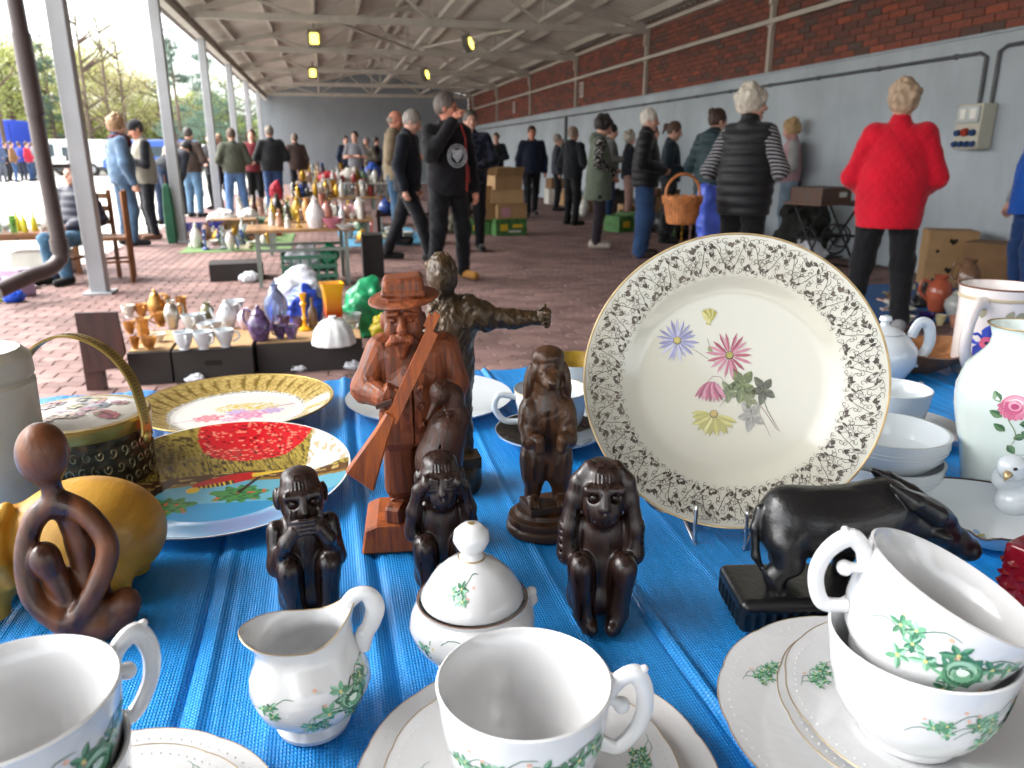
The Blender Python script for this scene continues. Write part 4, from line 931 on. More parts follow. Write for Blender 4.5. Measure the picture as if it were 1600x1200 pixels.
rose_cup('lower cup of the two stacked on the right-hand saucers', c2 + Vector((-.0135, -.009, .0195)), 75, .049, .062, motif_at=(-130,), small=(170, 200), group=GSV)
rm = Matrix.Rotation(R(-13), 3, 'Z') @ Matrix.Rotation(R(23), 3, 'Y') @ Matrix.Rotation(R(5), 3, 'X') @ Matrix.Rotation(R(172), 3, 'Z')
rose_cup('upper cup tilted inside the lower one on the right, handle to the left', c2 + Vector((-.0225, .000, .0565)), 0, .048, .062, rot=rm.to_euler(), motif_at=(86,), small=(), group=GSV)
c3 = G(60, 1130, T + .12); c3 = Vector((-.156, .324, TZ))
saucer('plate under the stacked cups at the lower left corner', c3 + Vector((.02, -.01, 0)), .098, .016, 40, group=GSV, name='plate')
saucer('saucer on top of the plate at the lower left corner', c3 + Vector((.026, -.012, .0065)), .080, .015, 10, group=GSV)
rose_cup('lower cup of the pair stacked at the lower left corner', c3 + Vector((.004, 0, .013)), 200, .047, .064, motif_at=(120,), small=(), group=GSV)
rose_cup('top cup at the lower left corner with its handle to the back', c3 + Vector((.004, .004, .045)), 42, .0465, .064, motif_at=(-75,), small=(), group=GSV, goldrim=False)
# cream jug
def cream_jug():
    t = thing('cream_jug', 'round white porcelain cream jug with green roses and looped handle', 'jug', (-.0285, .416, TZ), -2, GSV)
    t.scale = (.93, .93, .76)
    def wp(a, r, z):
        k = max(0, (z - .06) / .03); sp = max(0, math.cos(a - math.pi)) ** 2; hd = max(0, math.cos(a)) ** 3
        rib = 1 + .012 * math.cos(8 * a) * (1 - min(1, k)) * (z > .012)
        return r * rib * (1 - .12 * k * abs(math.sin(a))) + .014 * min(k, 1.1) * sp + .004 * k * hd, z + .021 * k * hd + .003 * k * sp - .004 * k * abs(math.sin(a))
    o = [(0, 0), (.0235, 0), (.0245, .004), (.0215, .0095), (.0245, .013), (.0345, .025), (.0385, .038), (.0375, .05), (.0325, .062), (.0275, .071), (.0262, .079), (.0282, .088)]
    i_ = [(.027, .0885), (.0243, .079), (.0255, .071), (.0305, .062), (.0355, .05), (.0362, .038), (.03, .022), (0, .015)]
    MB().lathe(o + i_, 72, warp=wp).build('body', porc, t)
    MB().tube(crom([(.026, 0, .104), (.033, 0, .1125), (.0405, 0, .111), (.044, 0, .099), (.041, 0, .085), (.0365, 0, .076), (.034, 0, .062)], 7), lerp_r([.0035, .0042, .0042, .0042, .004, .0042, .0035], 7), 12, flat=1.5).build('handle', porc, t)
    SDF().cone((.036, 0, .079), (.0395, 0, .0795), .0048, .003).build('handle_scroll', .0009, porc, t)
    ring(.0277, .0887, .0004, gold, t, warp=wp)
    mb = MB(); sf = Surf(o[1:], R(-52), wp); spray(mb, sf, 0, .041, 1.35, 5); spray(mb, sf, -.017, .028, .8, 6, False); spray(mb, sf, .016, .05, .8, 7, False); sf.a0 = R(-128); spray(mb, sf, 0, .042, .85, 8, False); pbuild(mb, 'floral_print', t)
cream_jug()
def sugar():
    t = thing('sugar_bowl', 'lidded white sugar bowl with a round knob and green sprig', 'sugar bowl', (.078, .448, TZ), 0, GSV)
    t.scale = (1, 1, .92)
    rb = lambda a, r, z: (r * (1 + .010 * math.cos(8 * a) * (.006 < z < .05)), z)
    o = [(0, 0), (.024, 0), (.025, .004), (.022, .008), (.028, .014), (.039, .026), (.0425, .038), (.0405, .048), (.0365, .0545), (.0372, .0575)]
    MB().lathe(o + [(.036, .0578), (.035, .0545), (.039, .046), (.04, .036), (.03, .016), (0, .012)], 72, warp=rb).build('bowl', porc, t); ring(.0368, .0578, .0005, M('sepia_line', S('#6f4f3c'), .4), t)
    for s in (1,): SDF().chain([(s * .036, .004, .05), (s * .042, .004, .053), (s * .043, .004, .046), (s * .040, .004, .04)], [.0035, .0032, .0032, .003], .002).build('side_grip', .0009, porc, t)
    l = [(0, .058), (.034, .058), (.0345, .06), (.032, .066), (.026, .076), (.017, .085), (.0095, .0895), (.0075, .092), (.0065, .0945), (.0095, .098), (.0122, .104), (.0112, .111), (.006, .1158), (.0018, .117), (0, .1172)]
    li = MB().lathe(l, 64, warp=lambda a, r, z: (r * (1 + .012 * math.cos(8 * a) * (.061 < z < .084)), z)).build('lid', porc, t)
    ring(.0088, .0905, .0006, gold, li); MB().lathe([(0, .1176), (.0026, .117), (.0022, .1163)], 16).build('knob_tip', gold, li)
    mb = MB(); sf = Surf([p for p in l[1:8]], R(-120)); spray(mb, sf, 0, .074, .8, 3, False); sf2 = Surf(o[1:], R(-140)); spray(mb, sf2, 0, .034, 1, 4, False); pbuild(mb, 'floral_print', t)
sugar()
# ---------------------------------------------------------------- three carved monkeys
def monkey(label, pos, rz, mode, hgt):
    t = thing('monkey_figurine', label, 'figurine', (*pos, TZ), rz, 'three carved wooden monkeys')
    s = SDF(); k = .008
    s.ell((0, .004, .040), (.0255, .021, .040)).ell((0, .004, .016), (.027, .024, .017), None, k).ell((0, .002, .068), (.0245, .017, .018), None, k)
    for e in (-1, 1):
        s.chain([(e * .016, -.004, .014), (e * .018, -.0215, .048)], [.012, .0105], k * .6).chain([(e * .018, -.0215, .048), (e * .0145, -.0215, .012), (e * .011, -.0275, .004)], [.0105, .0085, .0065], .004)
        s.cone((e * .009, -.023, .005), (e * .008, -.032, .004), .006, .0048, .003)
    s.cone((0, -.03, .012), (0, -.0215, .03), .004, .003, .004, True)
    hz = .098
    s.ell((0, -.003, hz), (.0205, .0185, .021), None, .004).ell((0, -.0125, hz - .009), (.0155, .0125, .0135), None, .006)
    s.cone((-.014, -.0175, hz + .0075), (.014, -.0175, hz + .0075), .0034, .0034, .004).cone((0, -.02, hz + .006), (0, -.0238, hz - .004), .0026, .0036, .003)
    s.ell((0, .001, hz + .015), (.0165, .0165, .008), None, .004)
    for e in (-1, 1):
        s.ell((e * .0205, .001, hz), (.0042, .0065, .009), None, .002)
    for i in range(9):
        a = -.013 + .026 * i / 8; s.cone((a, -.0185 + abs(a) * .25, hz + .0125), (a * .95, -.0155 + abs(a) * .2, hz + .0175), .0007, .0007, .0005, True)
    if mode != 'eyes':
        for e in (-1, 1): s.ell((e * .0085, -.0185, hz + .002), (.0052, .004, .0036), None, .002, True).ell((e * .0085, -.0172, hz + .002), (.0034, .003, .0026), None, .0006)
    if mode == 'mouth':
        for e in (-1, 1):
            s.chain([(e * .0245, .0, .072), (e * .0275, -.009, .047), (e * .0185, -.026, .072), (e * .011, -.0275, .082)], [.0085, .0078, .0062, .006], .004)
            for f_ in range(4): s.chain([(e * .013, -.0285 + .0006 * f_, .0785 + f_ * .0034), (e * .006, -.0312, .0808 + f_ * .0034), (e * .0006, -.0318, .0812 + f_ * .0032)], [.0021, .002, .0018], .0006)
            s.chain([(e * .014, -.026, .088), (e * .012, -.0265, .097)], [.0024, .0018], .001)
    else:
        for i in range(11):     # smile
            a = -1 + 2 * i / 10; x = .0125 * a; s.ell((x, -.0245 + .008 * a * a, hz - .0155 + .0035 * a * a), .0011, None, .0006, True)
        s.ell((0, -.0252, hz - .0065), (.0016, .0012, .0022), None, .0008, True)
        if mode == 'eyes':
            for e in (-1, 1):
                s.chain([(e * .0245, 0, .07), (e * .0275, -.006, .056), (e * .0265, -.010, .075), (e * .0215, -.013, hz - .004), (e * .015, -.0195, hz + .004)], [.0088, .0078, .0066, .0056, .005], .004)
                for f_ in range(4): s.chain([(e * .0165, -.0165 - .0008 * f_, hz + .009 - f_ * .0034), (e * .009, -.0215, hz + .0082 - f_ * .003), (e * .0042, -.0228, hz + .0075 - f_ * .0026)], [.0019, .0019, .0016], .0005)
        else:
            for e in (-1, 1):
                s.chain([(e * .0245, 0, .068), (e * .0285, -.006, .052), (e * .0285, -.006, .072), (e * .0235, -.004, hz - .004), (e * .021, -.004, hz + .008), (e * .012, -.003, hz + .019)], [.0092, .0085, .0075, .0068, .006, .005], .004)
                for i in range(9): z_ = .05 + .0055 * i; s.cone((e * .034, -.012, z_), (e * .034, .004, z_ + .003), .0011, .0009, .0006, True)
    o = s.build('body', .00095, mono, t, scale=hgt / .118); o.scale = (.84, .95, 1)
    return t
monkey('dark carved monkey covering its mouth with both hands', (-.033, .545), 8, 'mouth', .114)
monkey('dark carved monkey covering its eyes, between the hunter and the sugar bowl', (.072, .553), -3, 'eyes', .114)
monkey('dark carved monkey covering its ears, next to the dog figurine', (.183, .490), -14, 'ears', .122)
# ---------------------------------------------------------------- carved hunter
def hunter():
    t = thing('hunter_figurine', 'carved wooden hunter in a hat with rifle and goose on a block base', 'figurine', (.060, .642, TZ), -6)
    t.scale = (.82, .95, .96)
    s = SDF(); k = .005
    # trousers, boots
    for x, y in ((-.014, -.002), (.022, .004)):
        s.chain([(x, y, .105), (x * 1.02, y, .056)], [.0165, .0165], k).box((x, y, .078), (.0155, .0165, .026), .005, None, k).cone((x, y, .056), (x, y - .002, .04), .0105, .0095, .003)
        s.box((x - .003, y - .008, .0365), (.0095, .021, .0085), .004, rotm(0, 0, -18 if x < 0 else 14), .003)
    # coat: flared, square-cut
    s.box((.004, .004, .146), (.033, .019, .046), .012, None, k).box((.004, .002, .117), (.037, .0225, .0185), .006, None, k).ell((.004, -.006, .14), (.031, .0205, .035), None, k)
    s.cone((-.024, .004, .186), (.034, .004, .186), .0135, .0135, .006)
    s.box((.003, -.024, .143), (.0008, .006, .044), 0, None, .0005, True)
    for z_ in (.172, .156, .14, .123): s.ell((.0115, -.0265, z_), (.0036, .003, .0036), None, .0008).ell((.0115, -.0295, z_), (.0016, .002, .0016), None, .0004, True)
    # arms
    s.chain([(-.03, .003, .184), (-.0475, -.004, .152), (-.027, -.026, .150)], [.0145, .0135, .0105], .004).box((-.019, -.0285, .151), (.0095, .0075, .0085), .003, rotm(0, 30, 0), .002)
    for i in range(4): s.cone((-.013, -.0335, .157 - .0042 * i), (-.006, -.031, .154 - .0042 * i), .0024, .0022, .0008)
    s.chain([(.039, .003, .184), (.05, .0, .152), (.045, -.02, .132)], [.0145, .0125, .009], .004).box((.0445, -.025, .130), (.009, .0065, .0065), .003, None, .002)
    o = s.build('body', .00115, redw, t, smooth=False); o.modifiers.new('chisel', 'DECIMATE').ratio = .014
    s = SDF()
    # head
    s.cone((-.002, 0, .188), (-.003, -.001, .205), .015, .016, .004).ell((-.004, -.002, .212), (.0205, .0205, .023), None, .004).box((-.004, -.006, .214), (.018, .0155, .018), .006, None, .003)
    s.cone((-.005, -.021, .218), (-.0055, -.0275, .2085), .0034, .0046, .002).ell((-.0055, -.0265, .208), (.0052, .0048, .0045), None, .0015)
    for e in (-1, 1):
        s.ell((-.005 + e * .0088, -.0235, .216), (.005, .004, .0032), None, .0018, True).ell((-.005 + e * .0088, -.0205, .2158), (.0034, .0026, .0022), None, .0005)
        s.cone((-.005 + e * .004, -.0235, .2222), (-.005 + e * .0145, -.021, .2205), .0024, .002, .0015)
        s.chain([(-.0055 + e * .001, -.0262, .2015), (-.0055 + e * .008, -.0255, .200), (-.0055 + e * .0155, -.021, .1945)], [.0042, .0045, .0022], .0012)
        for i in range(4): s.cone((-.0055 + e * (.003 + .003 * i), -.0305 + .0008 * i, .2045), (-.0055 + e * (.0035 + .0034 * i), -.0295 + .001 * i, .196 - .0006 * i), .0006, .0006, .0003, True)
        s.ell((-.004 + e * .0205, .0, .211), (.0035, .006, .008), None, .001).ell((-.005 + e * .0125, -.0175, .2065), (.006, .005, .006), None, .003)
    s.cone((-.0055, -.019, .194), (-.0055, -.0195, .187), .0085, .006, .003)
    # hat
    s.ell((-.003, .002, .2315), (.0365, .0345, .0046), rotm(6, -5, 0), .001).ell((-.003, .002, .236), (.0225, .0225, .009), None, .002).box((-.003, .002, .2425), (.0212, .0205, .0085), .006, rotm(0, -4, 0), .002)
    s.box((-.003, .002, .2375), (.0222, .0222, .003), .003, None, .0008)
    o = s.build('head', .0009, redw, t, smooth=False)
    d = o.modifiers.new('chisel', 'DECIMATE'); d.ratio = .045
    # base
    b = MB(); b.prism([(-.062, 0), (.046, 0), (.045, .026), (.036, .0295), (-.044, .0295), (-.057, .025)], .062, 'y', off=(.004, .0, 0)); bev(b.build('base', riflew, t, smooth=0), .002, 1)
    # rifle
    a = Vector((.030, -.036, .2245)); c = Vector((-.054, -.047, .079)); dr = (c - a).normalized()
    r = MB(); r.bar(a, a + dr * .105, .0062, .0052, up=(0, -1, 0)); rf = r.build('rifle', riflew, t, smooth=0)
    MB().bar(a + dr * .012 + Vector((.0028, -.001, -.0058)), a + dr * .1 + Vector((.0028, -.001, -.0058)), .0062, .006, up=(0, -1, 0)).build('fore_stock', riflew, rf, smooth=0)
    px_ = Vector((0, -1, 0)).cross(dr).normalized()
    P = lambda l, w_, y: a + dr * l + px_ * w_ + Vector((0, y, 0))
    st = MB(); pr = [(.098, -.005), (.118, -.0075), (.165, -.017), (.168, .016), (.12, .0075), (.098, .005)]
    st.add([P(l, w_, -.005) for l, w_ in pr] + [P(l, w_, .005) for l, w_ in pr], [(5, 4, 3, 2, 1, 0), (6, 7, 8, 9, 10, 11)] + [(i, (i + 1) % 6, (i + 1) % 6 + 6, i + 6) for i in range(6)]); bev(st.build('butt_stock', riflew, rf, smooth=0), .0015, 1)
    MB().bar(a + Vector((0, -.001, .0)) + dr * .004 - px_ * .005, a + dr * .016 - px_ * .005, .004, .004, up=(0, -1, 0)).build('front_sight', riflew, rf, smooth=0)
    MB().bar(P(.088, -.004, 0), P(.1, -.016, 0), .004, .004).build('trigger_guard', redw2, rf, smooth=0)
    # goose hanging at the side
    g = SDF(); g.ell((.030, -.036, .1545), (.0105, .0105, .0105)).cone((.027, -.039, .149), (.017, -.043, .134), .0045, .0018, .003)
    g.chain([(.034, -.031, .157), (.044, -.028, .148), (.0465, -.028, .128), (.034, -.033, .112)], [.008, .0105, .013, .016], .004)
    g.chain([(.036, -.033, .118), (.026, -.036, .09), (.016, -.034, .068)], [.02, .0235, .012], .005).chain([(.046, -.03, .11), (.044, -.03, .066)], [.009, .006], .004).box((.022, -.05, .092), (.0008, .006, .022), 0, rotm(0, 18, 0), .0006, True).box((.033, -.052, .088), (.0008, .006, .02), 0, rotm(0, 8, 0), .0006, True)
    go = g.build('goose', .001, redw2, t, smooth=False); d = go.modifiers.new('chisel', 'DECIMATE'); d.ratio = .0455
    hd = SDF()
    for i in range(4): hd.cone((.052, -.034, .124 + .0042 * i), (.037, -.0425, .125 + .0042 * i), .0026, .0024, .0008)
    hd.cone((.052, -.03, .13), (.047, -.026, .13), .0085, .008, .002); o2 = hd.build('gripping_hand', .0009, redw2, t, smooth=False); o2.modifiers.new('chisel', 'DECIMATE').ratio = .15
hunter()
# ---------------------------------------------------------------- bronzed figure with outstretched arm
def bronze():
    t = thing('bronze_figurine', 'dark bronzed figure with a spherical cap and one outstretched arm behind the hunter', 'figurine', (.116, .752, TZ), -8)
    t.scale = (.66, .9, .95)
    MB().lathe([(0, 0), (.040, 0), (.041, .004), (.040, .022), (.037, .026), (0, .026)], 40).build('base', brz, t)
    MB().box((.012, -.012, .032), (.05, .03, .013), 12).build('plinth', brz, t, smooth=0)
    s = SDF(); k = .008
    s.chain([(-.01, 0, .03), (-.014, 0, .09), (-.008, .0, .125)], [.016, .015, .022], k).chain([(.016, .005, .03), (.012, .004, .09), (.006, 0, .125)], [.014, .014, .022], k)
    s.ell((0, 0, .14), (.032, .024, .042), None, k).ell((0, 0, .178), (.035, .024, .03), None, k).box((0, .012, .19), (.028, .008, .022), .004, None, .004)
    s.ell((-.015, -.004, .236), (.0235, .024, .0235), None, .002).cone((-.008, 0, .205), (-.012, -.002, .222), .014, .013, .004)
    s.ell((-.034, -.002, .246), (.007, .007, .0055), None, .002)
    for a in (.5, .75): s.chain([(-.015 + .0242 * math.sin(a + .35) * math.cos(e), -.004 - .0242 * math.cos(a + .35) * math.cos(e), .236 + .0242 * math.sin(e)) for e in np.linspace(-.7, 1.2, 9)], [.0009] * 9, .0006)
    s.chain([(.026, 0, .198), (.05, -.002, .19)], [.016, .0165], k); s.chain([(.05, -.002, .19), (.09, -.004, .188), (.124, -.005, .189)], [.0125, .0105, .0078], .003)
    for i in range(6): x = .062 + .0095 * i; s.cone((x, -.02, .18), (x + .002, -.012, .201), .0009, .0009, .0005, True)
    s.ell((.134, -.005, .19), (.0105, .008, .0095), None, .002)
    for i in range(4): s.chain([(.136, -.011, .1975 - .0046 * i), (.145, -.0105, .1975 - .0046 * i), (.1445, -.0155, .1955 - .0046 * i), (.138, -.0155, .1955 - .0046 * i)], [.0026, .0026, .0025, .0022], .0004)
    s.cone((.130, -.012, .199), (.139, -.0135, .203), .0027, .0023, .0006)
    s.chain([(-.028, 0, .196), (-.04, -.012, .168), (-.024, -.026, .16)], [.013, .011, .009], k)
    s.disp(ripple(.0012, 260, 4)); s.build('body', .0012, brz, t)
bronze()
# ---------------------------------------------------------------- begging dog on a turned base
def dog():
    t = thing('dog_figurine', 'carved brown poodle begging upright on a turned wooden base', 'figurine', (.181, .632, TZ), -8)
    t.scale = (.95, .95, .96)
    MB().lathe([(0, 0), (.036, 0), (.037, .003), (.0365, .007), (.0345, .009), (.0355, .013), (.034, .0165), (.029, .0185), (.028, .0205), (.027, .0225), (0, .023)], 48, warp=lambda a, r, z: (r * (1 + .06 * math.cos(2 * a)), z)).build('base', dogw, t)
    bev(MB().box((0, -.002, .0265), (.044, .034, .008), 14).build('plinth', dogw, t, smooth=0), .001)
    s = SDF(); k = .006; z0 = .03
    for e in (-1, 1):
        s.ell((e * .0125, .0, .072), (.0135, .017, .026), None, k).cone((e * .0125, -.004, .056), (e * .0135, -.002, .04), .0105, .0075, k).cone((e * .0135, -.002, .04), (e * .0135, -.003, .034), .0078, .0078, .002)
        s.ell((e * .0135, -.012, .0345), (.0068, .0105, .005), None, .002)
        for q_ in (-.004, 0, .004): s.cone((e * .0135 + q_, -.02, .036), (e * .0135 + q_, -.0235, .033), .0024, .002, .0006)
        s.ell((e * .0175, -.002, .116), (.0105, .0155, .02), None, k).chain([(e * .0195, -.008, .11), (e * .0185, -.018, .098), (e * .0115, -.0255, .101)], [.0085, .0072, .0062], .003).cone((e * .0115, -.0255, .101), (e * .0105, -.027, .093), .0058, .005, .002)
        s.ell((e * .0178, .0, .149), (.0048, .0085, .0195), rotm(0, e * -7, 0), .0012)
        s.ell((e * .0068, -.0165, .163), (.003, .002, .0022), None, .001, True).ell((e * .0068, -.0155, .163), (.0019, .0016, .0015), None, .0004)
    s.ell((0, .004, .095), (.0205, .0185, .03), None, k).ell((0, .001, .118), (.0215, .018, .024), None, k).cone((0, .0, .128), (0, -.001, .15), .0145, .0125, k)
    s.ell((0, -.001, .162), (.0145, .0165, .0155), None, .004).ell((0, -.02, .1555), (.0082, .0135, .0076), None, .004).ell((0, .0, .1735), (.0155, .0155, .0105), None, .0015).ell((0, -.0335, .158), (.0042, .003, .003), None, .0008)
    s.cone((-.0045, -.0262, .1535), (.0045, -.0262, .1535), .0007, .0007, .0006, True)
    s.disp(ripple(.00035, 330, 8)); s.build('body', .00105, dogw, t)
dog()
# ---------------------------------------------------------------- black buffalo
def ox():
    t = thing('buffalo_figurine', 'black carved buffalo with lowered head on a fluted base', 'figurine', (.351, .450, TZ), -11)
    t.scale = (.89, .9, .9)
    b = SDF(); b.box((-.005, 0, .015), (.078, .033, .015), .007)
    for i in range(17):
        x = -.075 + .0088 * i; b.chain([(x, -.0352, -.006), (x, -.0352, .0165), (x, -.037, .021)], [.0047, .0047, .003], .0006, True)
    for i in range(6): y = -.024 + .0096 * i; b.chain([(-.0855, y, -.006), (-.0855, y, .0165)], [.0049, .0049], .0006, True)
    b.build('base', .0011, blk, t)
    s = SDF(); k = .012
    s.ell((-.002, 0, .076), (.056, .0265, .0285)).ell((-.038, 0, .078), (.0265, .0255, .030), None, k).ell((.03, 0, .081), (.0275, .0255, .0295), None, k).cone((-.045, 0, .097), (.04, 0, .1), .008, .009, k)
    s.chain([(.045, 0, .087), (.073, 0, .077), (.088, 0, .072)], [.024, .0195, .0165], k).chain([(.084, 0, .074), (.106, 0, .058), (.119, 0, .050)], [.0165, .0115, .0102], .006).ell((.121, 0, .0495), (.009, .0105, .0085), None, .003)
    for e in (-1, 1):
        s.chain([(.090, e * .013, .083), (.074, e * .0215, .092), (.054, e * .0225, .104), (.036, e * .016, .116)], [.0066, .0085, .0074, .002], .0015)
        s.ell((.079, e * .0215, .0755), (.0105, .0055, .0042), rotm(0, 15, e * 28), .002).ell((.099, e * .0118, .0695), (.0034, .002, .0026), None, .001).ell((.1255, e * .0062, .052), (.0018, .0018, .0018), None, .0006, True)
        xh, xf = -.047 + (0 if e < 0 else .016), .032 + (0 if e < 0 else -.012)
        s.chain([(xh + .002, e * .015, .068), (xh + .006, e * .0158, .05), (xh - .005, e * .0158, .038), (xh - .001, e * .0158, .022)], [.0165, .0115, .0078, .0078], .006).ell((xh, e * .0158, .022), (.0085, .0085, .005), None, .002)
        s.chain([(xf, e * .015, .066), (xf + .002, e * .0158, .042), (xf, e * .0158, .022)], [.0145, .0086, .0076], .006).ell((xf + .002, e * .0158, .0225), (.0088, .0085, .005), None, .002)
    s.chain([(-.063, 0, .09), (-.0675, -.004, .075), (-.066, -.008, .052), (-.06, -.009, .04)], [.0042, .0036, .0034, .002], .003)
    s.cone((-.018, -.0275, .09), (-.012, -.0265, .06), .0016, .0012, .002, True)
    s.build('body', .0011, blk, t, loc=(0, 0, .007))
ox()
# ---------------------------------------------------------------- abstract mother and child
def mother():
    t = thing('abstract_figurine', 'polished brown wood abstract parent hugging a child, round faceless head', 'figurine', (-.190, .550, TZ), -6)
    t.scale = (.84, .9, .98)
    s = SDF(); k = .006
    s.ell((-.0125, 0, .1445), (.0195, .019, .0225), rotm(0, 8, 0)).cone((-.011, 0, .124), (-.0095, 0, .108), .0075, .0085, .006)
    for c in ([(-.009, 0, .108), (-.027, -.004, .095), (-.0355, -.011, .068), (-.0315, -.018, .042), (-.0165, -.0215, .0265), (-.002, -.021, .0215)], [(-.009, 0, .108), (.011, -.002, .1), (.0265, -.006, .082), (.0285, -.011, .066), (.017, -.018, .043), (.001, -.021, .0235), (-.012, -.021, .022)]):
        pts = crom(c, 4); s.chain(pts, [.0078] * len(pts), .003)
    s.chain([(-.004, .004, .1), (.002, .008, .07), (.004, .006, .04), (.002, .002, .02)], [.010, .012, .0135, .018], k)
    s.ell((-.02, -.012, .068), (.0125, .0115, .0135), None, .002).cone((-.0165, -.011, .06), (-.008, -.009, .034), .009, .0125, .005)
    s.ell((.006, -.002, .013), (.034, .027, .0165), rotm(0, 0, 0), k).cone((.01, -.012, .02), (.034, -.004, .024), .0085, .0125, .006).cone((.012, -.004, .03), (.036, .006, .029), .0045, .0045, .004, True)
    s.clip((0, 0, -1), 0); s.build('body', .0011, momw, t)
mother()
def yellow():
    t = thing('animal_figurine', 'rounded ochre wooden animal with wrinkled face behind the abstract figure', 'figurine', (-.238, .612, TZ), 0)
    s = SDF(); k = .014
    s.ell((.035, .008, .046), (.058, .046, .046)).ell((-.035, -.004, .044), (.038, .04, .037), None, k).ell((-.062, -.018, .036), (.028, .03, .026), None, k)
    for i, x in enumerate((-.014, -.028, -.042)): s.chain([(x + .003, -.03, .03), (x, -.036, .05), (x - .002, -.026, .07), (x, -.006, .08)], [.0055, .006, .006, .005], .0035)
    for c in ((.055, -.028), (.06, .03), (-.03, -.03), (-.03, .02)): s.cone((c[0], c[1] * .8, .02), (c[0], c[1] * .8, .005), .0145, .0125, .008)
    s.ell((-.03, -.02, .082), (.014, .007, .010), rotm(0, 20, 30), .004)
    s.clip((0, 0, -1), 0); s.build('body', .0014, yelw, t)
yellow()
# ---------------------------------------------------------------- the big plate on its wire stand
def wire(mb, pts, r=.0016): mb.tube(crom(pts, 6), r, 8)
plate_c = Vector((.352, .618, T + .139))
nv = Vector((-math.sin(R(27)) * math.cos(R(18)), -math.cos(R(27)) * math.cos(R(18)), math.sin(R(18)))); rv = Vector((math.cos(R(27)), -math.sin(R(27)), 0)); uv = nv.cross(rv)
prot = Matrix((rv, uv, nv)).transposed().to_euler()
PR = .1335
def big_plate():
    t = thing('dinner_plate', 'large cream plate with gold scroll border and painted daisies on a wire stand', 'plate', plate_c); t.rotation_euler = prot
    up_ = [(0, 0), (.078, .0), (.086, .002), (.094, .0062), (.1, .0085), (.13, .0148), (PR, .0152)]
    MB().lathe([(0, -.004), (.08, -.004), (.092, -.0005), (.13, .0118), (PR, .0142), (PR, .0152)] + up_[::-1][1:], 128).build('dish', cream, t)
    ring(PR - .0003, .0148, .0011, gold, t, n=128)
    d = Disc(up_)
    # scroll border
    sc = M('scroll_print', S('#4a433c'), .38, metal=.5, var=.6, vs_=40); b = MB(); q = random.Random(2); N = 44
    def pf(a0): return lambda u, v, off: d((.1135 + v) * math.cos(a0 + u / .1135), (.1135 + v) * math.sin(a0 + u / .1135), off)
    dk = (1, 1, 1)
    def curl(f, u, v, r, a, turns, sgn, wd=.00034): ribbon(b, f, [(u + r * (1 - .8 * i / 16) * math.cos(a + sgn * turns * i / 16), v + r * (1 - .8 * i / 16) * math.sin(a + sgn * turns * i / 16)) for i in range(17)], wd, dk)
    for k in range(N):
        f = pf(2 * math.pi * k / N); fl = 1 if k % 2 else -1
        ribbon(b, f, [(-.0095 + .00115 * i, fl * .0085 * math.sin(i * .4)) for i in range(17)], .0003, dk)
        for (u, v, a) in ((-.006, .005 * fl, 1.2), (.004, -.006 * fl, -1.0), (.0095, .0055 * fl, 2.2), (-.001, .0095 * fl, .3), (-.009, -.0085 * fl, 2.7)):
            leaf(b, f, u * .7, v * 1.25, a * fl + q.uniform(-.4, .4), q.uniform(.0045, .0065), .0012, dk); ribbon(b, f, [(u + .0045 * math.cos(a * fl + 1 + .25 * i) , v + .0045 * math.sin(a * fl + 1 + .25 * i)) for i in range(9)], .0003, dk)
        for (u, v, a, r) in ((-.004, -.004 * fl, 0, .0036), (.0065, .001 * fl, 2, .0032), (.001, .003 * fl, 4, .0028), (-.0105, .002 * fl, 1, .003), (.009, -.0105 * fl, 3, .0026), (-.003, .0125 * fl, 5, .0024), (.0, -.0115 * fl, 2, .0028)): curl(f, u * .75, v * 1.2, r * .92, a + q.uniform(-.5, .5), 5.6, fl, .00027)
        for (u, v) in ((-.0085, .0105 * fl), (.0065, -.0015 * fl), (.0035, .0115 * fl), (-.0055, -.0115 * fl)):
            for j in range(4): disc(b, f, u + .0011 * math.cos(j * 1.57), v + .0011 * math.sin(j * 1.57), .00062, dk, n=6)
    for k in range(N):          # second, finer layer of tendrils
        f = pf(2 * math.pi * (k + .5) / N); fl = -1 if k % 2 else 1
        for (u, v, a, r) in ((-.005, .013, 0, .0032), (.004, .0135, 2, .003), (-.002, -.0135, 4, .003), (.006, -.013, 1, .003), (.002, .006 * fl, 3, .003), (-.006, -.006 * fl, 5, .0028), (.005, -.002, .6, .0026)): curl(f, u, v, r, a + q.uniform(-1, 1), 5.8, fl, .00024)
        for (u, v, a) in ((-.003, .0095, .4), (.003, -.0095, 3.6), (.0, .001, 1.6)):
            for j in (-1, 0, 1): leaf(b, f, u, v, a + j * .5 + q.uniform(-.3, .3), .0046, .0009, dk)
    tag(b.build('scroll_border', sc, t, smooth=0), kind='stuff')
    # flowers
    m = MB(); px = .00058; q = random.Random(8)
    def pt(x, y): return ((x - 1145) * px, (597 - y) * px)
    def daisy(x, y, r, cols, n=17, cen=('#a1944a', '#483d25'), a0=0, a1=6.283, off=.0004, wk_=1.12):
        u, v = pt(x, y)
        for k in range(n):
            a = a0 + (a1 - a0) * k / n + q.uniform(-.08, .08); l = r * px * q.uniform(.85, 1.05); c = S(cols[q.randrange(len(cols))]); c2 = S(cols[q.randrange(len(cols))])
            leaf(m, d, u + .0022 * math.cos(a), v + .0022 * math.sin(a), a, l, .0013 * wk_, c, off + .00004 * (k % 3), .7, c2)
        disc(m, d, u, v, .0038, S(cen[1]), off + .0002, 12); disc(m, d, u, v + .0003, .003, S(cen[0]), off + .0003, 12)
        for k in range(7): disc(m, d, u + .0018 * math.cos(k * .9), v + .0018 * math.sin(k * .9), .0005, S('#605122'), off + .0004, 6)
    def stem(pts, c='#71665c', w_=.00035): ribbon(m, d, [pt(*p) for p in pts], w_, S(c), .0003)
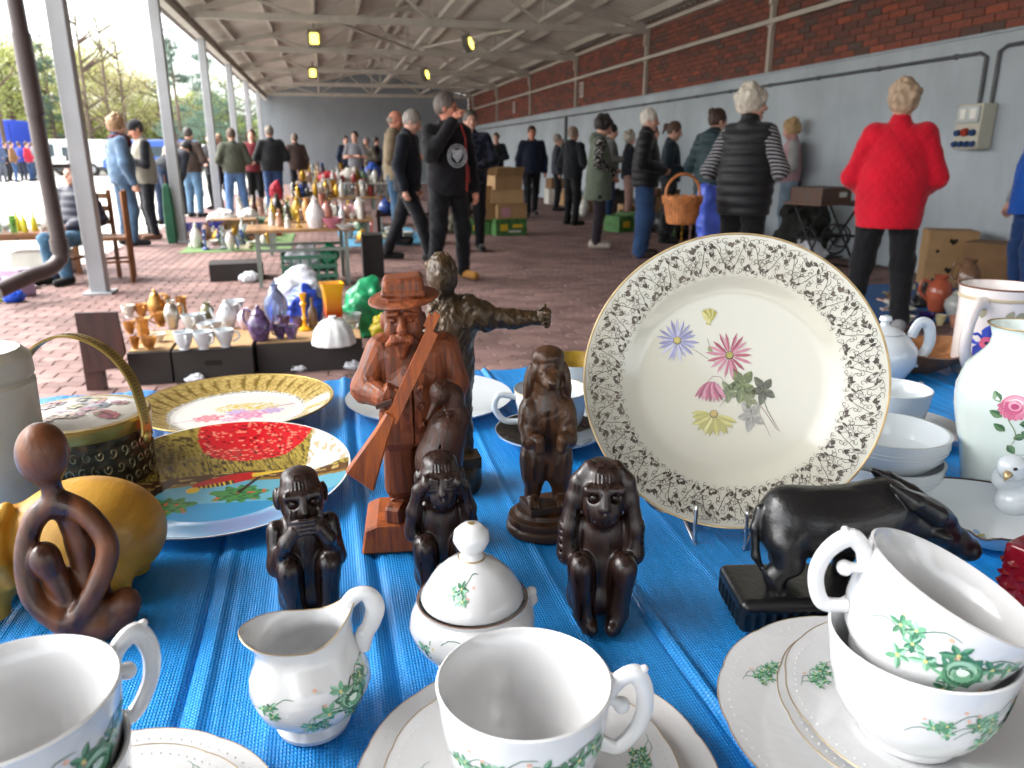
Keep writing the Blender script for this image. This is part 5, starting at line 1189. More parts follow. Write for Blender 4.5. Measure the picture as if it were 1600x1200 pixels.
    stem([(1075, 545), (1095, 556), (1112, 566), (1125, 570)]); stem([(1106, 532), (1112, 548), (1122, 560)]); stem([(1112, 600), (1118, 592), (1130, 592), (1140, 602)]); stem([(1132, 640), (1140, 628), (1160, 620), (1180, 618)])
    stem([(1150, 590), (1180, 620), (1200, 640), (1222, 670)], '#7d6762', .0005); stem([(1165, 605), (1190, 640), (1212, 680)], '#83746d', .0004); stem([(1190, 600), (1205, 640), (1226, 672)], '#71665f', .0004)
    for (x, y, sz, cs) in ((1166, 602, 1.1, ('#666f43', '#4f5a39')), (1198, 608, .9, ('#585b49', '#46493f')), (1146, 614, .7, ('#69704c', '#545e41')), (1182, 650, .95, ('#88867f', '#77766f')), (1178, 624, .6, ('#767a5a', '#606547'))):
        u, v = pt(x, y)
        for k in range(5): a = 1.1 + 1.15 * k; leaf(m, d, u, v, a, .0165 * sz * (1 if k % 2 else .8), .0042 * sz, S(cs[0]), .0004, .5, S(cs[1])); leaf(m, d, u + .004 * sz * math.cos(a), v + .004 * sz * math.sin(a), a + .6, .006 * sz, .0016 * sz, S(cs[1]), .00045)
    daisy(1059, 538, 31, ('#8585a0', '#727293', '#9797ab', '#686888'), 19); daisy(1142, 557, 35, ('#8f4b5b', '#9d6675', '#7f384c', '#a37582'), 18, ('#958f4d', '#3f3020'))
    daisy(1124, 652, 34, ('#918c42', '#9e9857', '#827c39', '#a8a368'), 15, ('#a08940', '#473c1f'), 3.2, 6.25, wk_=1.9)
    for x, y, cs, s_ in ((1117, 600, ('#8b4459', '#732e44', '#a06c7c'), 22), (1106, 510, ('#95914e', '#837e3d', '#a6a26e'), -18)):
        u, v = pt(x, y)
        for k in range(9): a = (-1.57 if s_ > 0 else 1.57) + (k - 4) * .16; leaf(m, d, u + (k - 4) * .0006, v, a, abs(s_) * px * 1.55, .0021, S(cs[k % 3]), .0005 + .00003 * k, .55)
    u, v = pt(1108, 545); leaf(m, d, u, v, -.9, .006, .002, S('#767a55'), .0004)
    pbuild(m, 'flower_print', t)
    # worn gilding
big_plate()
st = thing('plate_stand', 'silvery bent wire stand holding up the big cream plate', 'plate stand', (0, 0, 0))
chrome = M('bright_wire', S('#c2c4c6'), .22, metal=1.0, var=.05)
bp_ = plate_c - uv * PR                      # lowest point of the plate
fwd = Vector((-math.sin(R(27)), -math.cos(R(27)), 0))
for s_ in (-1, 1):
    o_ = bp_ + rv * (.022 * s_); o_.z = 0
    P = lambda f, z, sd_=0: Vector((o_.x, o_.y, 0)) + fwd * f + rv * sd_ + Vector((0, 0, z))
    mb = MB(); wire(mb, [P(.002, T + .034), P(.016, T + .036), P(.019, T + .03), P(.022, T + .008), P(.022, T + .0025), P(.018, T + .002), P(-.02, T + .004, .01 * s_), P(-.1, T + .0035, .028 * s_)], .0017); mb.build('foot_wire', chrome, st)
    mb = MB(); wire(mb, [P(.002, T + .034), P(.004, T + .012), P(-.004, T + .007), P(-.03, T + .012, .004 * s_), P(-.055, T + .09, .004 * s_), P(-.062, T + .13, .002 * s_)], .0017); mb.build('back_wire', chrome, st)
mb = MB(); wire(mb, [bp_ + rv * -.022 + Vector((0, 0, .004)) - fwd * .005, bp_ + rv * -.055 + Vector((0, 0, .008)), bp_ + rv * -.068 + fwd * .002 + Vector((0, 0, .02)), bp_ + rv * -.068 - fwd * .03 + Vector((0, 0, .018))], .0017); mb.build('cross_wire', chrome, st)
# ---------------------------------------------------------------- painted plates lying on the table
def painted_plate(name, label, loc, Rr, rot, paint, rim=.012, edge=None, nr=90, na=220, foot=True, sy=1.0):
    t = thing(name, label, 'plate', loc); t.rotation_euler = rot
    up_ = [(0, .006), (Rr * .62, .006), (Rr * .7, .0085), (Rr * .97, rim + .006), (Rr, rim + .0065)]
    MB().lathe([(0, 0), (Rr * .55, 0), (Rr * .58, .002), (Rr * .98, rim + .0035), (Rr, rim + .0065)], 96).build('underside', porc, t)
    vs = []; cs = []; fs = []
    for i in range(nr + 1):
        r = Rr * (i / nr)
        for k in range(na):
            a = 2 * math.pi * k / na; x, y = r * math.cos(a), r * math.sin(a); vs.append((x, y, float(np.interp(r, [p[0] for p in up_], [p[1] for p in up_])))); cs.append(paint(x / Rr, y / Rr))
    for i in range(nr):
        for k in range(na): l = (k + 1) % na; fs.append((i * na + k, i * na + l, (i + 1) * na + l, (i + 1) * na + k)) if i else fs.append((k, (i + 1) * na + l, (i + 1) * na + k)) 
    mb = MB(); mb.v = vs; mb.f = fs; mb.m = [0] * len(fs); mb.c = cs; mb.build('painted_face', M('painted_glaze', (1, 1, 1), .14, attr='Col', var=.02, coat=.5), t, color=True)
    if edge: ring(Rr - .0002, rim + .0063, .0009, edge, t, n=110)
    return t
_q = random.Random(12); HN = [(_q.uniform(-1, 1), _q.uniform(-1, 1)) for _ in range(900)]
def hsh2(i, j, k=0): return (math.sin(i * 127.1 + j * 311.7 + k * 74.7) * 43758.5453) % 1.0
def bird_paint(x, y):
    r = math.hypot(x, y); hillb = .02 + .06 * math.sin(x * 2.2 + .6) - .08 * x * x
    cd = math.hypot((x - .12) / .5, (y - .86) / .5)
    if x > .62 and y > .05 + .3 * (x - .6) and cd > 1: 
        c = S('#c9cfcf') if hsh2(int(x * 40), int(y * 18)) > .25 else S('#b7a888')
    elif cd < 1 and y > .2:
        c = S('#b8141f') if hsh2(int(x * 46), int(y * 60)) > .2 else S('#d8806a') if hsh2(int(x * 46), int(y * 60)) > .08 else S('#5a0f14')
    elif y > hillb + .1:
        k = hsh2(int((x + .4 * y) * 90), int(y * 16)); c = S('#9c8a3e') if k > .55 else S('#7d6c2c') if k > .25 else S('#4a3d18')
    elif y > hillb - .03: c = S('#55381f') if hsh2(int(x * 20), int(y * 60)) > .12 else S('#a8955a')
    elif y > hillb - .07: c = S('#84692c')
    else: c = S('#5d9fb5') if y > -.35 else S('#2f86b5') if y > -.6 else S('#2b7cb0')
    for tx, ty, s in ((-.34, -.37, .2), (.16, -.22, .2), (.62, -.36, .2), (-.78, -.2, .1)):
        d = math.hypot((x - tx) / s, (y - ty) / (s * .62))
        if d < 1 + .18 * math.sin(9 * math.atan2(y - ty, x - tx)) and y < hillb - .05: c = S('#3f7f45') if hsh2(int(x * 36), int(y * 42), 3) > .4 else S('#2a5f35') if hsh2(int(x * 36), int(y * 42), 3) > .08 else S('#b0563e')
    if abs((x + .55) - (y + .25) * .55) < .05 - .06 * (y + .1) * .3 and -.5 < y < .05: c = S('#33241c')
    if abs((x - .2) - (y + .1) * .45) < .018 and -.2 < y < .06: c = S('#2c211b')
    bx, by = x - .02, y - .02; br = math.radians(20); u, v = bx * math.cos(br) + by * math.sin(br), -bx * math.sin(br) + by * math.cos(br)
    if (u / .26) ** 2 + (v / .085) ** 2 < 1: c = S('#b3171c') if v > -.02 or u > .05 else S('#c9a53a') if int(u * 60) % 2 else S('#3a2414')
    if .2 < u < .5 and abs(v + .1 * (u - .2)) < .035 * (1 - (u - .2) / .4): c = S('#d2b13c')
    if math.hypot(u + .26, v + .06) < .05: c = S('#d8b52f')
    if r > .985: c = S('#d8d8d2')
    return c
painted_plate('painted_plate', 'plate painted with a red bird, wheat field and trees under blue', (-.124, .79, TZ + .004), .131, (R(4), 0, R(-6)), bird_paint, .012, None, 110, 300)
def gold_paint(x, y):
    r = math.hypot(x, y); a = math.atan2(y, x)
    if r > .70:
        c = S('#98824a'); 
        if r > .72 and r < .97 and (a * 36 / 6.283) % 1 < .35 * (1 - abs((r - .84) / .14)): c = S('#6f5b28')
        elif hsh2(int(a * 90), int(r * 60)) > .6: c = S('#b59f60')
        return c
    if r > .66: return S('#8f8f86') if hsh2(int(a * 120), int(r * 200)) > .5 else S('#c5c5bd')
    c = S('#d6d6d2')
    for fx, fy, fr, cc in ((.12, -.12, .17, '#c46a9a'), (-.28, -.14, .14, '#c95a72'), (-.05, -.22, .1, '#d39ab5'), (.0, .0, .12, '#a88ac4'), (.34, -.02, .12, '#a884bf')):
        d = math.hypot(x - fx, (y - fy) * 1.3) / fr
        if d < 1 + .2 * math.sin(7 * math.atan2(y - fy, x - fx)): k = .45 + .45 * abs(math.sin(d * 7 + math.atan2(y - fy, x - fx))); cc_ = S(cc); return tuple(p * (1 - k) + q_ * k for p, q_ in zip((.72, .7, .68), cc_))
    d = math.hypot((x - .08) / .34, (y - .14) / .17)
    if d < 1 and hsh2(int((x - y) * 60), int((x + y) * 25)) > .35 * d + .2: return S('#c9b65a')
    if abs(y - .35 * x + .02) < .012 and abs(x) < .6: return S('#b58a9a')
    return c
painted_plate('gold_plate', 'white plate with broad gold rim and pink roses at the back left', (-.134, 1.035, TZ), .126, (0, 0, 0), gold_paint, .017, goldb, 70, 220)
# plain white plates and the white cups at the back
saucer('plain white oval plate lying behind the hunter figurine', (.122, 1.02, TZ), .115, .016, 0, 0, porc2, prints=False, name='plate', gold_edge=False)
sc_b = saucer('small saucer with a glossy black face under the white cup', (.247, .85, TZ), .0665, .016, 0, 0, porc2, prints=False, gold_edge=False)
MB().lathe([(.0655, .0166), (.063, .0160), (.053, .0124), (.041, .0071), (.03, .0051), (0, .0038)][::-1], 64).build('black_glaze', M('black_glaze', S('#0c0c0e'), .08, var=.02, coat=.6), sc_b)
rose_cup('plain white cup with thin gold rim on the black saucer behind the dog', (.252, .862, TZ + .005), 170, .0455, .058, motif_at=(), small=(), mat=porc2, goldrim=True, fancy=False)
pl_ = saucer('white plate with yellow flowers behind the white cup', (.335, .97, TZ), .085, .012, 0, 0, porc2, prints=False, name='plate', gold_edge=False)
ab = thing('amber_bowl', 'small amber-lined bowl beside the cream plate at the back', 'bowl', (.325, .985, TZ + .01))
MB().lathe([(0, 0), (.022, 0), (.036, .02), (.043, .05), (.0445, .055)], 40).build('outside', porc2, ab); MB().lathe([(.0445, .0551), (.0415, .05), (.034, .021), (0, .006)], 40).build('inside', M('amber_glaze', S('#8f7420'), .3, var=.4, vs_=40, bump=.4, bs=120), ab)
# ---------------------------------------------------------------- biscuit tin with arched handle, jar and bowl at the left
def tin():
    t = thing('biscuit_tin', 'round embossed metal tin with flowered lid and arched brass handle', 'tin', (-.262, .838, TZ), 0)
    dk = M('embossed_metal', S('#4a4335'), .4, metal=.75, var=.6, vs_=45); t_, b_, L_ = nodes(dk)
    tc = t_.nodes.new('ShaderNodeTexCoord'); vo = t_.nodes.new('ShaderNodeTexVoronoi'); vo.inputs['Scale'].default_value = 110; vo.feature = 'SMOOTH_F1'; L_(tc.outputs['Object'], vo.inputs[0]); bp = t_.nodes.new('ShaderNodeBump'); bp.inputs['Strength'].default_value = 1; bp.inputs['Distance'].default_value = .003; L_(vo.outputs[0], bp.inputs['Height']); L_(bp.outputs[0], b_.inputs['Normal'])
    MB().lathe([(0, 0), (.06, 0), (.0615, .003), (.0625, .006), (.063, .04), (.064, .066), (0, .066)], 64).build('drum', dk, t)
    q = random.Random(4); b = MB()      # raised scrolls on the drum
    for k in range(34):
        for z_ in (.02, .036, .052):
            a = 2 * math.pi * (k + .5 * (z_ == .036)) / 34; f = lambda u, v: ((.0635) * math.cos(a + u / .063), .0635 * math.sin(a + u / .063), z_ + v)
            b.tube([f(.0045 * (1 - .75 * i / 9) * math.cos(i * .7 + k), .0062 * (1 - .75 * i / 9) * math.sin(i * .7 + k)) for i in range(10)], .0009, 5)
    tag(b.build('scroll_relief', M('relief_brass', S('#8c8468'), .35, metal=.85, var=.3, vs_=80), t), kind='stuff')
    MB().lathe([(.0645, .066), (.0655, .068), (.066, .078), (.064, .0805), (.058, .0808), (.058, .079), (.06, .066)], 64).build('lid_band', goldb, t)
    lid = MB().lathe([(.0575, .0806), (.05, .083), (.03, .0855), (0, .086)], 64).build('lid', M('lid_enamel', S('#c6c3bb'), .3, var=.06, vs_=30, coat=.3), t)
    b = MB(); d = Disc([(0, .086), (.03, .0855), (.05, .083), (.0575, .0806)])
    for k in range(20):
        u, v = q.uniform(-.042, .042), q.uniform(-.034, .034)
        c = S(['#a3747a', '#b08a8c', '#b89a62', '#c2ab7c', '#6d7076', '#8a8d86', '#a86a70'][q.randrange(7)])
        n = q.randrange(5, 8)
        for j in range(n): leaf(b, d, u, v, 6.28 * j / n + k, .0105, .0036, tuple(x * q.uniform(.75, 1.15) for x in c), .0006 + .0002 * (j % 3), .65)
        disc(b, d, u, v, .0022, tuple(x * .6 for x in c), .0014, 8)
    pbuild(b, 'flower_relief', lid)
    hp_ = [(-.066, .03, .062), (-.0665, .028, .08), (-.058, .022, .12), (-.035, .012, .15), (0, 0, .163), (.035, -.012, .15), (.058, -.022, .12), (.0665, -.028, .08), (.066, -.03, .062)]
    pp = crom(hp_, 6); h = MB(); nrm = Vector((.38, .92, 0)).normalized(); w_ = .0065
    hv, hf = [], []
    for i, p in enumerate(pp):
        tn = (pp[min(i + 1, len(pp) - 1)] - pp[max(i - 1, 0)]).normalized(); o_ = tn.cross(nrm).normalized() * .0012
        hv += [p + nrm * w_ + o_, p - nrm * w_ + o_, p - nrm * w_ - o_, p + nrm * w_ - o_]
    for i in range(len(pp) - 1):
        for k in range(4): hf.append((i * 4 + k, i * 4 + (k + 1) % 4, i * 4 + 4 + (k + 1) % 4, i * 4 + 4 + k))
    ha = MB().add(hv, hf).build('handle', goldb, t, smooth=30)
    tk = MB()
    for i in range(4, len(pp) - 4):
        for hh in (0, .5):
            p = pp[i] + (pp[i + 1] - pp[i]) * hh; tn = (pp[i + 1] - pp[i]).normalized(); o_ = tn.cross(nrm).normalized()
            if o_.z < 0: o_ = -o_
            tk.bar(p - nrm * .003 + o_ * .0013, p + nrm * .003 + o_ * .0013, .0012, .0006)
    tag(tk.build('handle_notches', M('notch_dark', S('#5a4a22'), .4, metal=.7), ha), kind='stuff')
    for s_ in (-1, 1): SDF().ell((s_ * .0665, s_ * -.0295, .06), (.004, .006, .007)).build('handle_boss', .001, goldb, t)
tin()
jr = thing('tall_jar', 'tall faceted off-white glazed jar cut off by the left edge', 'jar', (-.328, .775, TZ), 12)
MB().lathe([(0, 0), (.045, 0), (.047, .004), (.05, .13), (.0505, .134), (.048, .138), (.0505, .142), (.05, .158), (.042, .166), (0, .167)], 20).build('body', M('jar_glaze', S('#a8a292'), .35, var=.12, vs_=18, coat=.2), jr, smooth=20)
bb = thing('black_bowl', 'small glossy black bowl behind the biscuit tin', 'bowl', (-.315, .985, TZ))
MB().lathe([(0, 0), (.024, 0), (.036, .012), (.04, .03), (.037, .045), (.0345, .045), (.037, .03), (.033, .014), (0, .006)], 40).build('bowl', M('black_glaze'), bb)
# ---------------------------------------------------------------- right back: teapot, cups, bowls, vase, mug, dish with bird, wooden bowl, red glass
tp_ = spot(1375, 592); t = thing('teapot', 'white porcelain teapot behind the edge of the cream plate', 'teapot', (tp_.x - .005, tp_.y, TZ), 0)
MB().lathe([(0, 0), (.034, 0), (.038, .004), (.052, .03), (.05, .052), (.036, .07), (.026, .074), (.024, .0745)], 48).build('body', porc2, t)
MB().lathe([(.028, .073), (.03, .0745), (.02, .082), (.007, .086), (.006, .089), (.0095, .093), (.008, .099), (0, .101)], 32).build('lid', porc2, t)
MB().tube(crom([(.042, -.01, .066), (.052, -.012, .088), (.068, -.014, .082), (.072, -.014, .05), (.05, -.012, .022)], 6), .0055, 10, flat=1.6).build('handle', porc2, t)
MB().tube(crom([(-.042, 0, .028), (-.068, 0, .045), (-.082, 0, .075)], 5), lerp_r([.014, .009, .006], 5), 12).build('spout', porc2, t)
wb = spot(1425, 588); t = thing('wooden_bowl', 'shallow brown wooden bowl behind the teapot', 'bowl', (wb.x + .03, wb.y + .03, TZ), 0)
MB().lathe([(0, 0), (.03, 0), (.062, .02), (.078, .04), (.074, .041), (.056, .022), (0, .01)], 40, warp=lambda a, r, z: (r * (1 + .12 * math.cos(2 * a)), z + .006 * (z > .03) * math.cos(2 * a))).build('bowl', wood('bowl_wood', S('#8a5a35'), S('#5a3a20'), .45, .2, 30), t)
sc2 = Vector((.665, .775, TZ)); saucer('white saucer under the white cup on the right', sc2 + Vector((.02, .0, 0)), .07, .013, 0, 0, porc2, prints=False, gold_edge=False)
rose_cup('plain white cup on a saucer right of the cream plate', sc2 + Vector((0, 0, .006)), 20, .045, .056, motif_at=(), small=(), mat=porc2, fancy=False)
bl = Vector((.553, .642, TZ))
def bowl(label, loc, Rr=.058, h=.034):
    t = thing('bowl', label, 'bowl', loc, 0, 'stacked white bowls')
    MB().lathe([(0, 0), (Rr * .72, 0), (Rr * .76, .003), (Rr * .93, h * .4), (Rr * .985, h * .75), (Rr, h), (Rr - .003, h), (Rr * .94, h * .75), (Rr * .86, h * .35), (Rr * .6, .007), (0, .006)], 64).build('bowl', porc2, t)
    for z_ in (.6, .72): ring(Rr * (.965 if z_ < .7 else .982), h * z_, .0006, porc2, t, 'moulded_line')
bowl('lower white bowl of the stack beside the cream plate', bl, .058, .034); bowl('upper white bowl of the stack beside the cream plate', bl + Vector((0, 0, .0285)), .059, .036)
def vase():
    t = thing('vase', 'pale porcelain vase with a pink rose at the right edge', 'vase', (.652, .595, TZ), 0)
    t.scale = (1, 1, .94)
    o = [(0, 0), (.031, 0), (.033, .004), (.034, .02), (.042, .06), (.051, .1), (.052, .122), (.046, .145), (.034, .16), (.029, .168), (.028, .178), (.031, .187), (.0335, .19)]
    MB().lathe(o + [(.031, .19), (.026, .178), (.027, .168), (.044, .14), (.048, .11), (.03, .02), (0, .01)], 64).build('body', M('celadon', S('#cdd8d3'), .12, var=.02, coat=.5), t); ring(.0333, .1902, .0009, gold, t)
    m = MB(); f = Surf(o[1:], R(-135)); q = random.Random(3)
    ribbon(m, f, [(.006 * math.sin(i * .5), .07 + .0045 * i) for i in range(13)], .0005, S('#6f7f55'))
    for (u, v, a) in ((.004, .083, .5), (-.004, .09, 2.6), (.006, .1, .2), (-.008, .105, 2.8), (.0, .075, -.8), (.009, .092, -.2), (.0105, .118, .6), (-.012, .12, 2.2)): leaf(m, f, u, v, a, .0125, .0042, S('#5f7f5a'), .0004, .5, S('#436648'))
    for (u, v, r, c) in ((0, .118, .0115, '#c9708c'), (0, .119, .0095, '#d895aa'), (-.001, .1165, .0075, '#c05f80'), (0, .119, .0055, '#dca0b2'), (.0, .118, .0032, '#b04f72')): disc(m, f, u, v, r, S(c), .0005 + (.0115 - r) * .05, 16)
    for k in range(7): leaf(m, f, 0, .117, -2.6 + .35 * k - .5, .0145, .005, S('#cf8098'), .00045, .6, S('#be6684'))
    disc(m, f, .012, .139, .0052, S('#b83a5c'), .0004, 12, 1.2); leaf(m, f, .006, .132, .9, .008, .002, S('#5f7f5a'), .0005); leaf(m, f, .0165, .137, 1.9, .007, .002, S('#5f7f5a'), .0005)
    pbuild(m, 'rose_print', t)
vase()
def mug():
    t = thing('mug', 'big pinkish white mug with blue and pink painted flower', 'mug', (1.02, .99, TZ), 0)
    o = [(0, 0), (.05, 0), (.052, .004), (.054, .02), (.056, .12), (.0575, .132), (.0585, .14)]
    MB().lathe(o + [(.056, .141), (.053, .13), (.05, .02), (0, .01)], 64).build('body', M('mug_glaze', S('#cfc6c2'), .2, var=.03, coat=.4), t)
    ring(.0578, .1405, .0016, M('brown_edge', S('#6b4a3a'), .3), t, 'brown_rim'); ring(.0572, .124, .0012, M('beige_band', S('#a89a80'), .4), t, 'beige_band', flat=2.5)
    h = MB().tube(crom([(-.046, -.022, .118), (-.07, -.032, .118), (-.088, -.04, .088), (-.088, -.04, .052), (-.07, -.032, .025), (-.046, -.022, .022)], 6), .0078, 12, flat=1.3); h.build('handle', MATS['mug_glaze'], t)
    m = MB(); f = Surf(o[1:], R(-142)); 
    for k in range(5): a = 1.57 + k * 1.257; leaf(m, f, .004 * math.cos(a), .058 + .004 * math.sin(a), a, .024, .010, S('#3a4aa5'), .0005 + .00005 * k, .6, S('#2f3f94'))
    disc(m, f, 0, .058, .010, S('#cf5f7c'), .0012, 16); disc(m, f, 0, .058, .003, S('#3a3050'), .0014, 10)
    for (u, v, a, c) in ((.03, .05, .4, '#8a8478'), (.04, .045, 1.2, '#6a5a55'), (.045, .06, 2.2, '#6b4a4c'), (.05, .05, .2, '#b85a74'), (.02, .09, 1.2, '#8f8a72'), (.03, .095, .6, '#8f8a72'), (.012, .02, -1, '#8f8a72'), (-.012, .095, 1.7, '#8f8a72')): leaf(m, f, u, v, a, .022, .0065, S(c), .0005, .55)
    pbuild(m, 'flower_print', t)
mug()
def bird_dish():
    t = thing('ashtray_dish', 'white porcelain dish with a gold-beaked bird on its rim', 'dish', (.575, .532, TZ), 0)
    wp = lambda a, r, z: (r * (1 + .05 * math.cos(3 * a)), z - (.004 * max(0, math.sin(10 * a)) * (z > .018) if 3.0 < a < 4.6 else 0))
    up_ = [(0, .008), (.03, .008), (.048, .012), (.062, .022), (.066, .0265)]
    MB().lathe([(0, 0), (.035, 0), (.052, .008), (.066, .0265)] + up_[::-1], 80, warp=wp).build('dish', porc2, t)
    ring(.0657, .0262, .0009, M('dark_edge', S('#3a2a22'), .3), t, 'dark_rim', warp=wp, n=90)
    s = SDF(); s.ell((.052, .018, .045), (.028, .017, .017), rotm(0, -12, 0)).cone((.035, .01, .05), (.028, .004, .058), .012, .011, .006).ell((.024, .002, .062), (.0135, .0115, .0115), None, .005).cone((.075, .026, .045), (.095, .034, .05), .01, .004, .006).cone((.05, .016, .035), (.046, .014, .02), .012, .016, .008)
    bd = s.build('bird', .0011, porc2, t)
    MB().lathe([(0, .011), (.0035, .002), (.004, 0), (0, -.001)], 10).build('beak', gold, bd, (.012, -.006, .059), (R(115), 0, R(-60)))
    for e in (-1, 1): SDF().ell((.0175 + .004 * e, -.0085 + .0025 * e, .0655), (.0025, .0012, .0016)).build('eye', .0006, M('eye_dark'), bd)
    m = MB(); d = Disc(up_); disc(m, d, -.03, .0, .0035, S('#a82a42'), .0005, 10)
    for (u, v, a, c) in ((-.026, -.022, .3, '#8f8a4a'), (-.018, -.028, -.4, '#8f8a4a'), (-.03, -.03, 1.4, '#8f8a4a'), (-.022, -.018, 1, '#7a93b5'), (-.032, -.005, -1.9, '#6f7f45')): leaf(m, d, u, v, a, .011, .003, S(c), .0005)
    pbuild(m, 'flower_print', t)
bird_dish()
def red_glass():
    t = thing('red_glass', 'dark red cut crystal tumbler at the lower right edge', 'glass', (.505, .392, TZ), 18)
    t.scale = (1, 1, .8)
    rg = M('ruby_glass', S('#8f1526'), .06, var=.05, trans=.55, ior=1.5)
    b = MB(); b.prism([(-.028, 0), (.028, 0), (.030, .082), (-.030, .082)], .058, 'y'); bev(b.build('block', rg, t, smooth=0), .002)
    st_ = MB()
    for side in range(4):
        mt = Matrix.Rotation(side * math.pi / 2, 3, 'Z')
        for i in range(5):
            for j in range(6):
                c = Vector((-.0235 + .0115 * i + (.0057 if j % 2 else 0) - .003, -.029, .008 + .011 * j)); r_ = .0052
                P5 = [c + Vector((r_, 0, 0)), c + Vector((0, 0, r_)), c - Vector((r_, 0, 0)), c - Vector((0, 0, r_)), c + Vector((0, -.004, 0))]
                st_.add([mt @ p for p in P5], [(0, 1, 4), (1, 2, 4), (2, 3, 4), (3, 0, 4)])
    tag(st_.build('cut_diamonds', rg, t, smooth=0), kind='stuff')
red_glass()
# ================================================================ GOODS BEHIND THE TABLE
def VM(hexc, kind='glaze'):
    nm = 'goods_%s_%s' % (kind, hexc[1:])
    if kind == 'glass': return M(nm, S(hexc), .05, trans=.75, ior=1.4, var=.05)
    if kind == 'metal': return M(nm, S(hexc), .32, metal=.75, var=.25, vs_=30)
    if kind == 'matte': return M(nm, S(hexc), .75, var=.2, vs_=20, bump=.2)
    return M(nm, S(hexc), .2, var=.1, vs_=25, coat=.4)
SHAPES = {   # unit height profiles (r relative to half width, z 0..1)
    'cup': [(0, 0), (.5, 0), (.55, .06), (.5, .12), (.8, .45), (.95, .8), (1, 1), (.93, 1), (.85, .75), (.6, .25), (0, .18)],
    'bowl': [(0, 0), (.45, 0), (.48, .08), (.8, .5), (1, 1), (.95, 1), (.72, .5), (0, .2)],
    'vase': [(0, 0), (.55, 0), (.6, .03), (.85, .3), (1, .52), (.8, .75), (.45, .88), (.5, .97), (.6, 1), (.52, 1), (.36, .88), (0, .5)],
    'bottle': [(0, 0), (.9, 0), (1, .04), (1, .5), (.85, .62), (.35, .75), (.3, .95), (.38, .96), (.38, 1), (0, 1)],
    'pot': [(0, 0), (.6, 0), (.7, .04), (1, .35), (.95, .55), (.6, .72), (.62, .76), (.4, .86), (.14, .9), (.2, .96), (.1, 1), (0, 1)],
    'tall': [(0, 0), (.75, 0), (.78, .05), (.7, .5), (.85, .95), (1, 1), (.9, 1), (.62, .5), (0, .2)],
    'candle': [(0, 0), (1, 0), (1, .05), (.4, .12), (.25, .25), (.45, .32), (.25, .4), (.3, .62), (.6, .72), (.3, .78), (.55, .92), (.6, 1), (0, 1)],
    'dome': [(0, 0), (.98, 0), (1, .08), (.85, .5), (.5, .82), (.16, .9), (.12, .94), (.2, .98), (0, 1)],
    'figure': [(0, 0), (.9, 0), (1, .05), (.85, .1), (.9, .3), (.6, .5), (.75, .62), (.5, .74), (.22, .78), (.4, .86), (.36, .95), (0, 1)],
    'plate': [(0, 0), (.5, 0), (.6, .3), (1, 1), (.97, 1), (.55, .5), (0, .35)],
    'carafe': [(0, 0), (.7, 0), (.75, .03), (1, .3), (.95, .5), (.5, .72), (.3, .8), (.28, .86), (.4, .9), (.12, .93), (.18, .97), (0, 1)]}
_vc = {}
def vessel(kind, w_, h_, mat, label, pos, name=None, handle=False, cat=None, group=None, rz=0, flute=0, square=False, spout=False, n=24):
    nm = name or {'tall': 'vase', 'dome': 'glass_dome', 'candle': 'candlestick', 'figure': 'figurine', 'pot': 'teapot'}.get(kind, kind)
    t = thing(nm, label, cat or nm.replace('_', ' '), pos, rz, group); r = w_ / 2
    wp = (lambda a, rr, z: (rr * (1 + .06 * abs(math.sin(flute * a / 2)) - .03), z)) if flute else ((lambda a, rr, z: (rr * min(1.3, 1 / max(abs(math.cos(a)), abs(math.sin(a)))) * .85, z)) if square else None)
    key = (kind, round(w_, 3), round(h_, 3), mat.name, flute, square)
    if key not in _vc: _vc[key] = MB().lathe([(a * r, b * h_) for a, b in SHAPES[kind]], 48 if flute or square else n, warp=wp).mesh('body', mat)
    mesh_obj('body', _vc[key], t)
    if handle or spout:
        k2 = ('h', round(w_, 3), round(h_, 3), mat.name)
        if k2 not in _vc: _vc[k2] = MB().tube(crom([(r * .75, 0, h_ * .8), (r * 1.35, 0, h_ * .85), (r * 1.5, 0, h_ * .55), (r * .8, 0, h_ * .3)], 5), r * .11, 8).mesh('handle', mat)
        if handle: mesh_obj('handle', _vc[k2], t)
        if spout: MB().tube(crom([(-r * .8, 0, h_ * .3), (-r * 1.3, 0, h_ * .45), (-r * 1.55, 0, h_ * .75)], 4), lerp_r([r * .25, r * .17, r * .1], 4), 8).build('spout', mat, t)
    return t
def blob(name, label, cat, pos, size, mat, seed=1, amp=.18, vox=None, group=None, rz=0):
    t = thing(name, label, cat, pos, rz, group); s = SDF(); a, b, c = size[0] / 2, size[1] / 2, size[2]
    s.ell((0, 0, c * .42), (a, b, c * .48)).ell((a * .15, 0, c * .72), (a * .5, b * .5, c * .28), None, min(size) * .2).disp(ripple(min(size) * amp * .7, 5.5 / min(size), seed)).clip((0, 0, -1), 0)
    s.build(name if name != cat else 'film', vox or max(size) / 34, mat, t); return t
card = M('cardboard', S('#a3835c'), .85, var=.12, vs_=6, bump=.15, bs=80)
card2 = M('cardboard_dark', S('#7a5c3e'), .85, var=.15, vs_=6)
blkbox = M('black_card', S('#2c2725'), .7, var=.15, vs_=6)
hole = M('dark_hole', S('#1c1512'), .9)
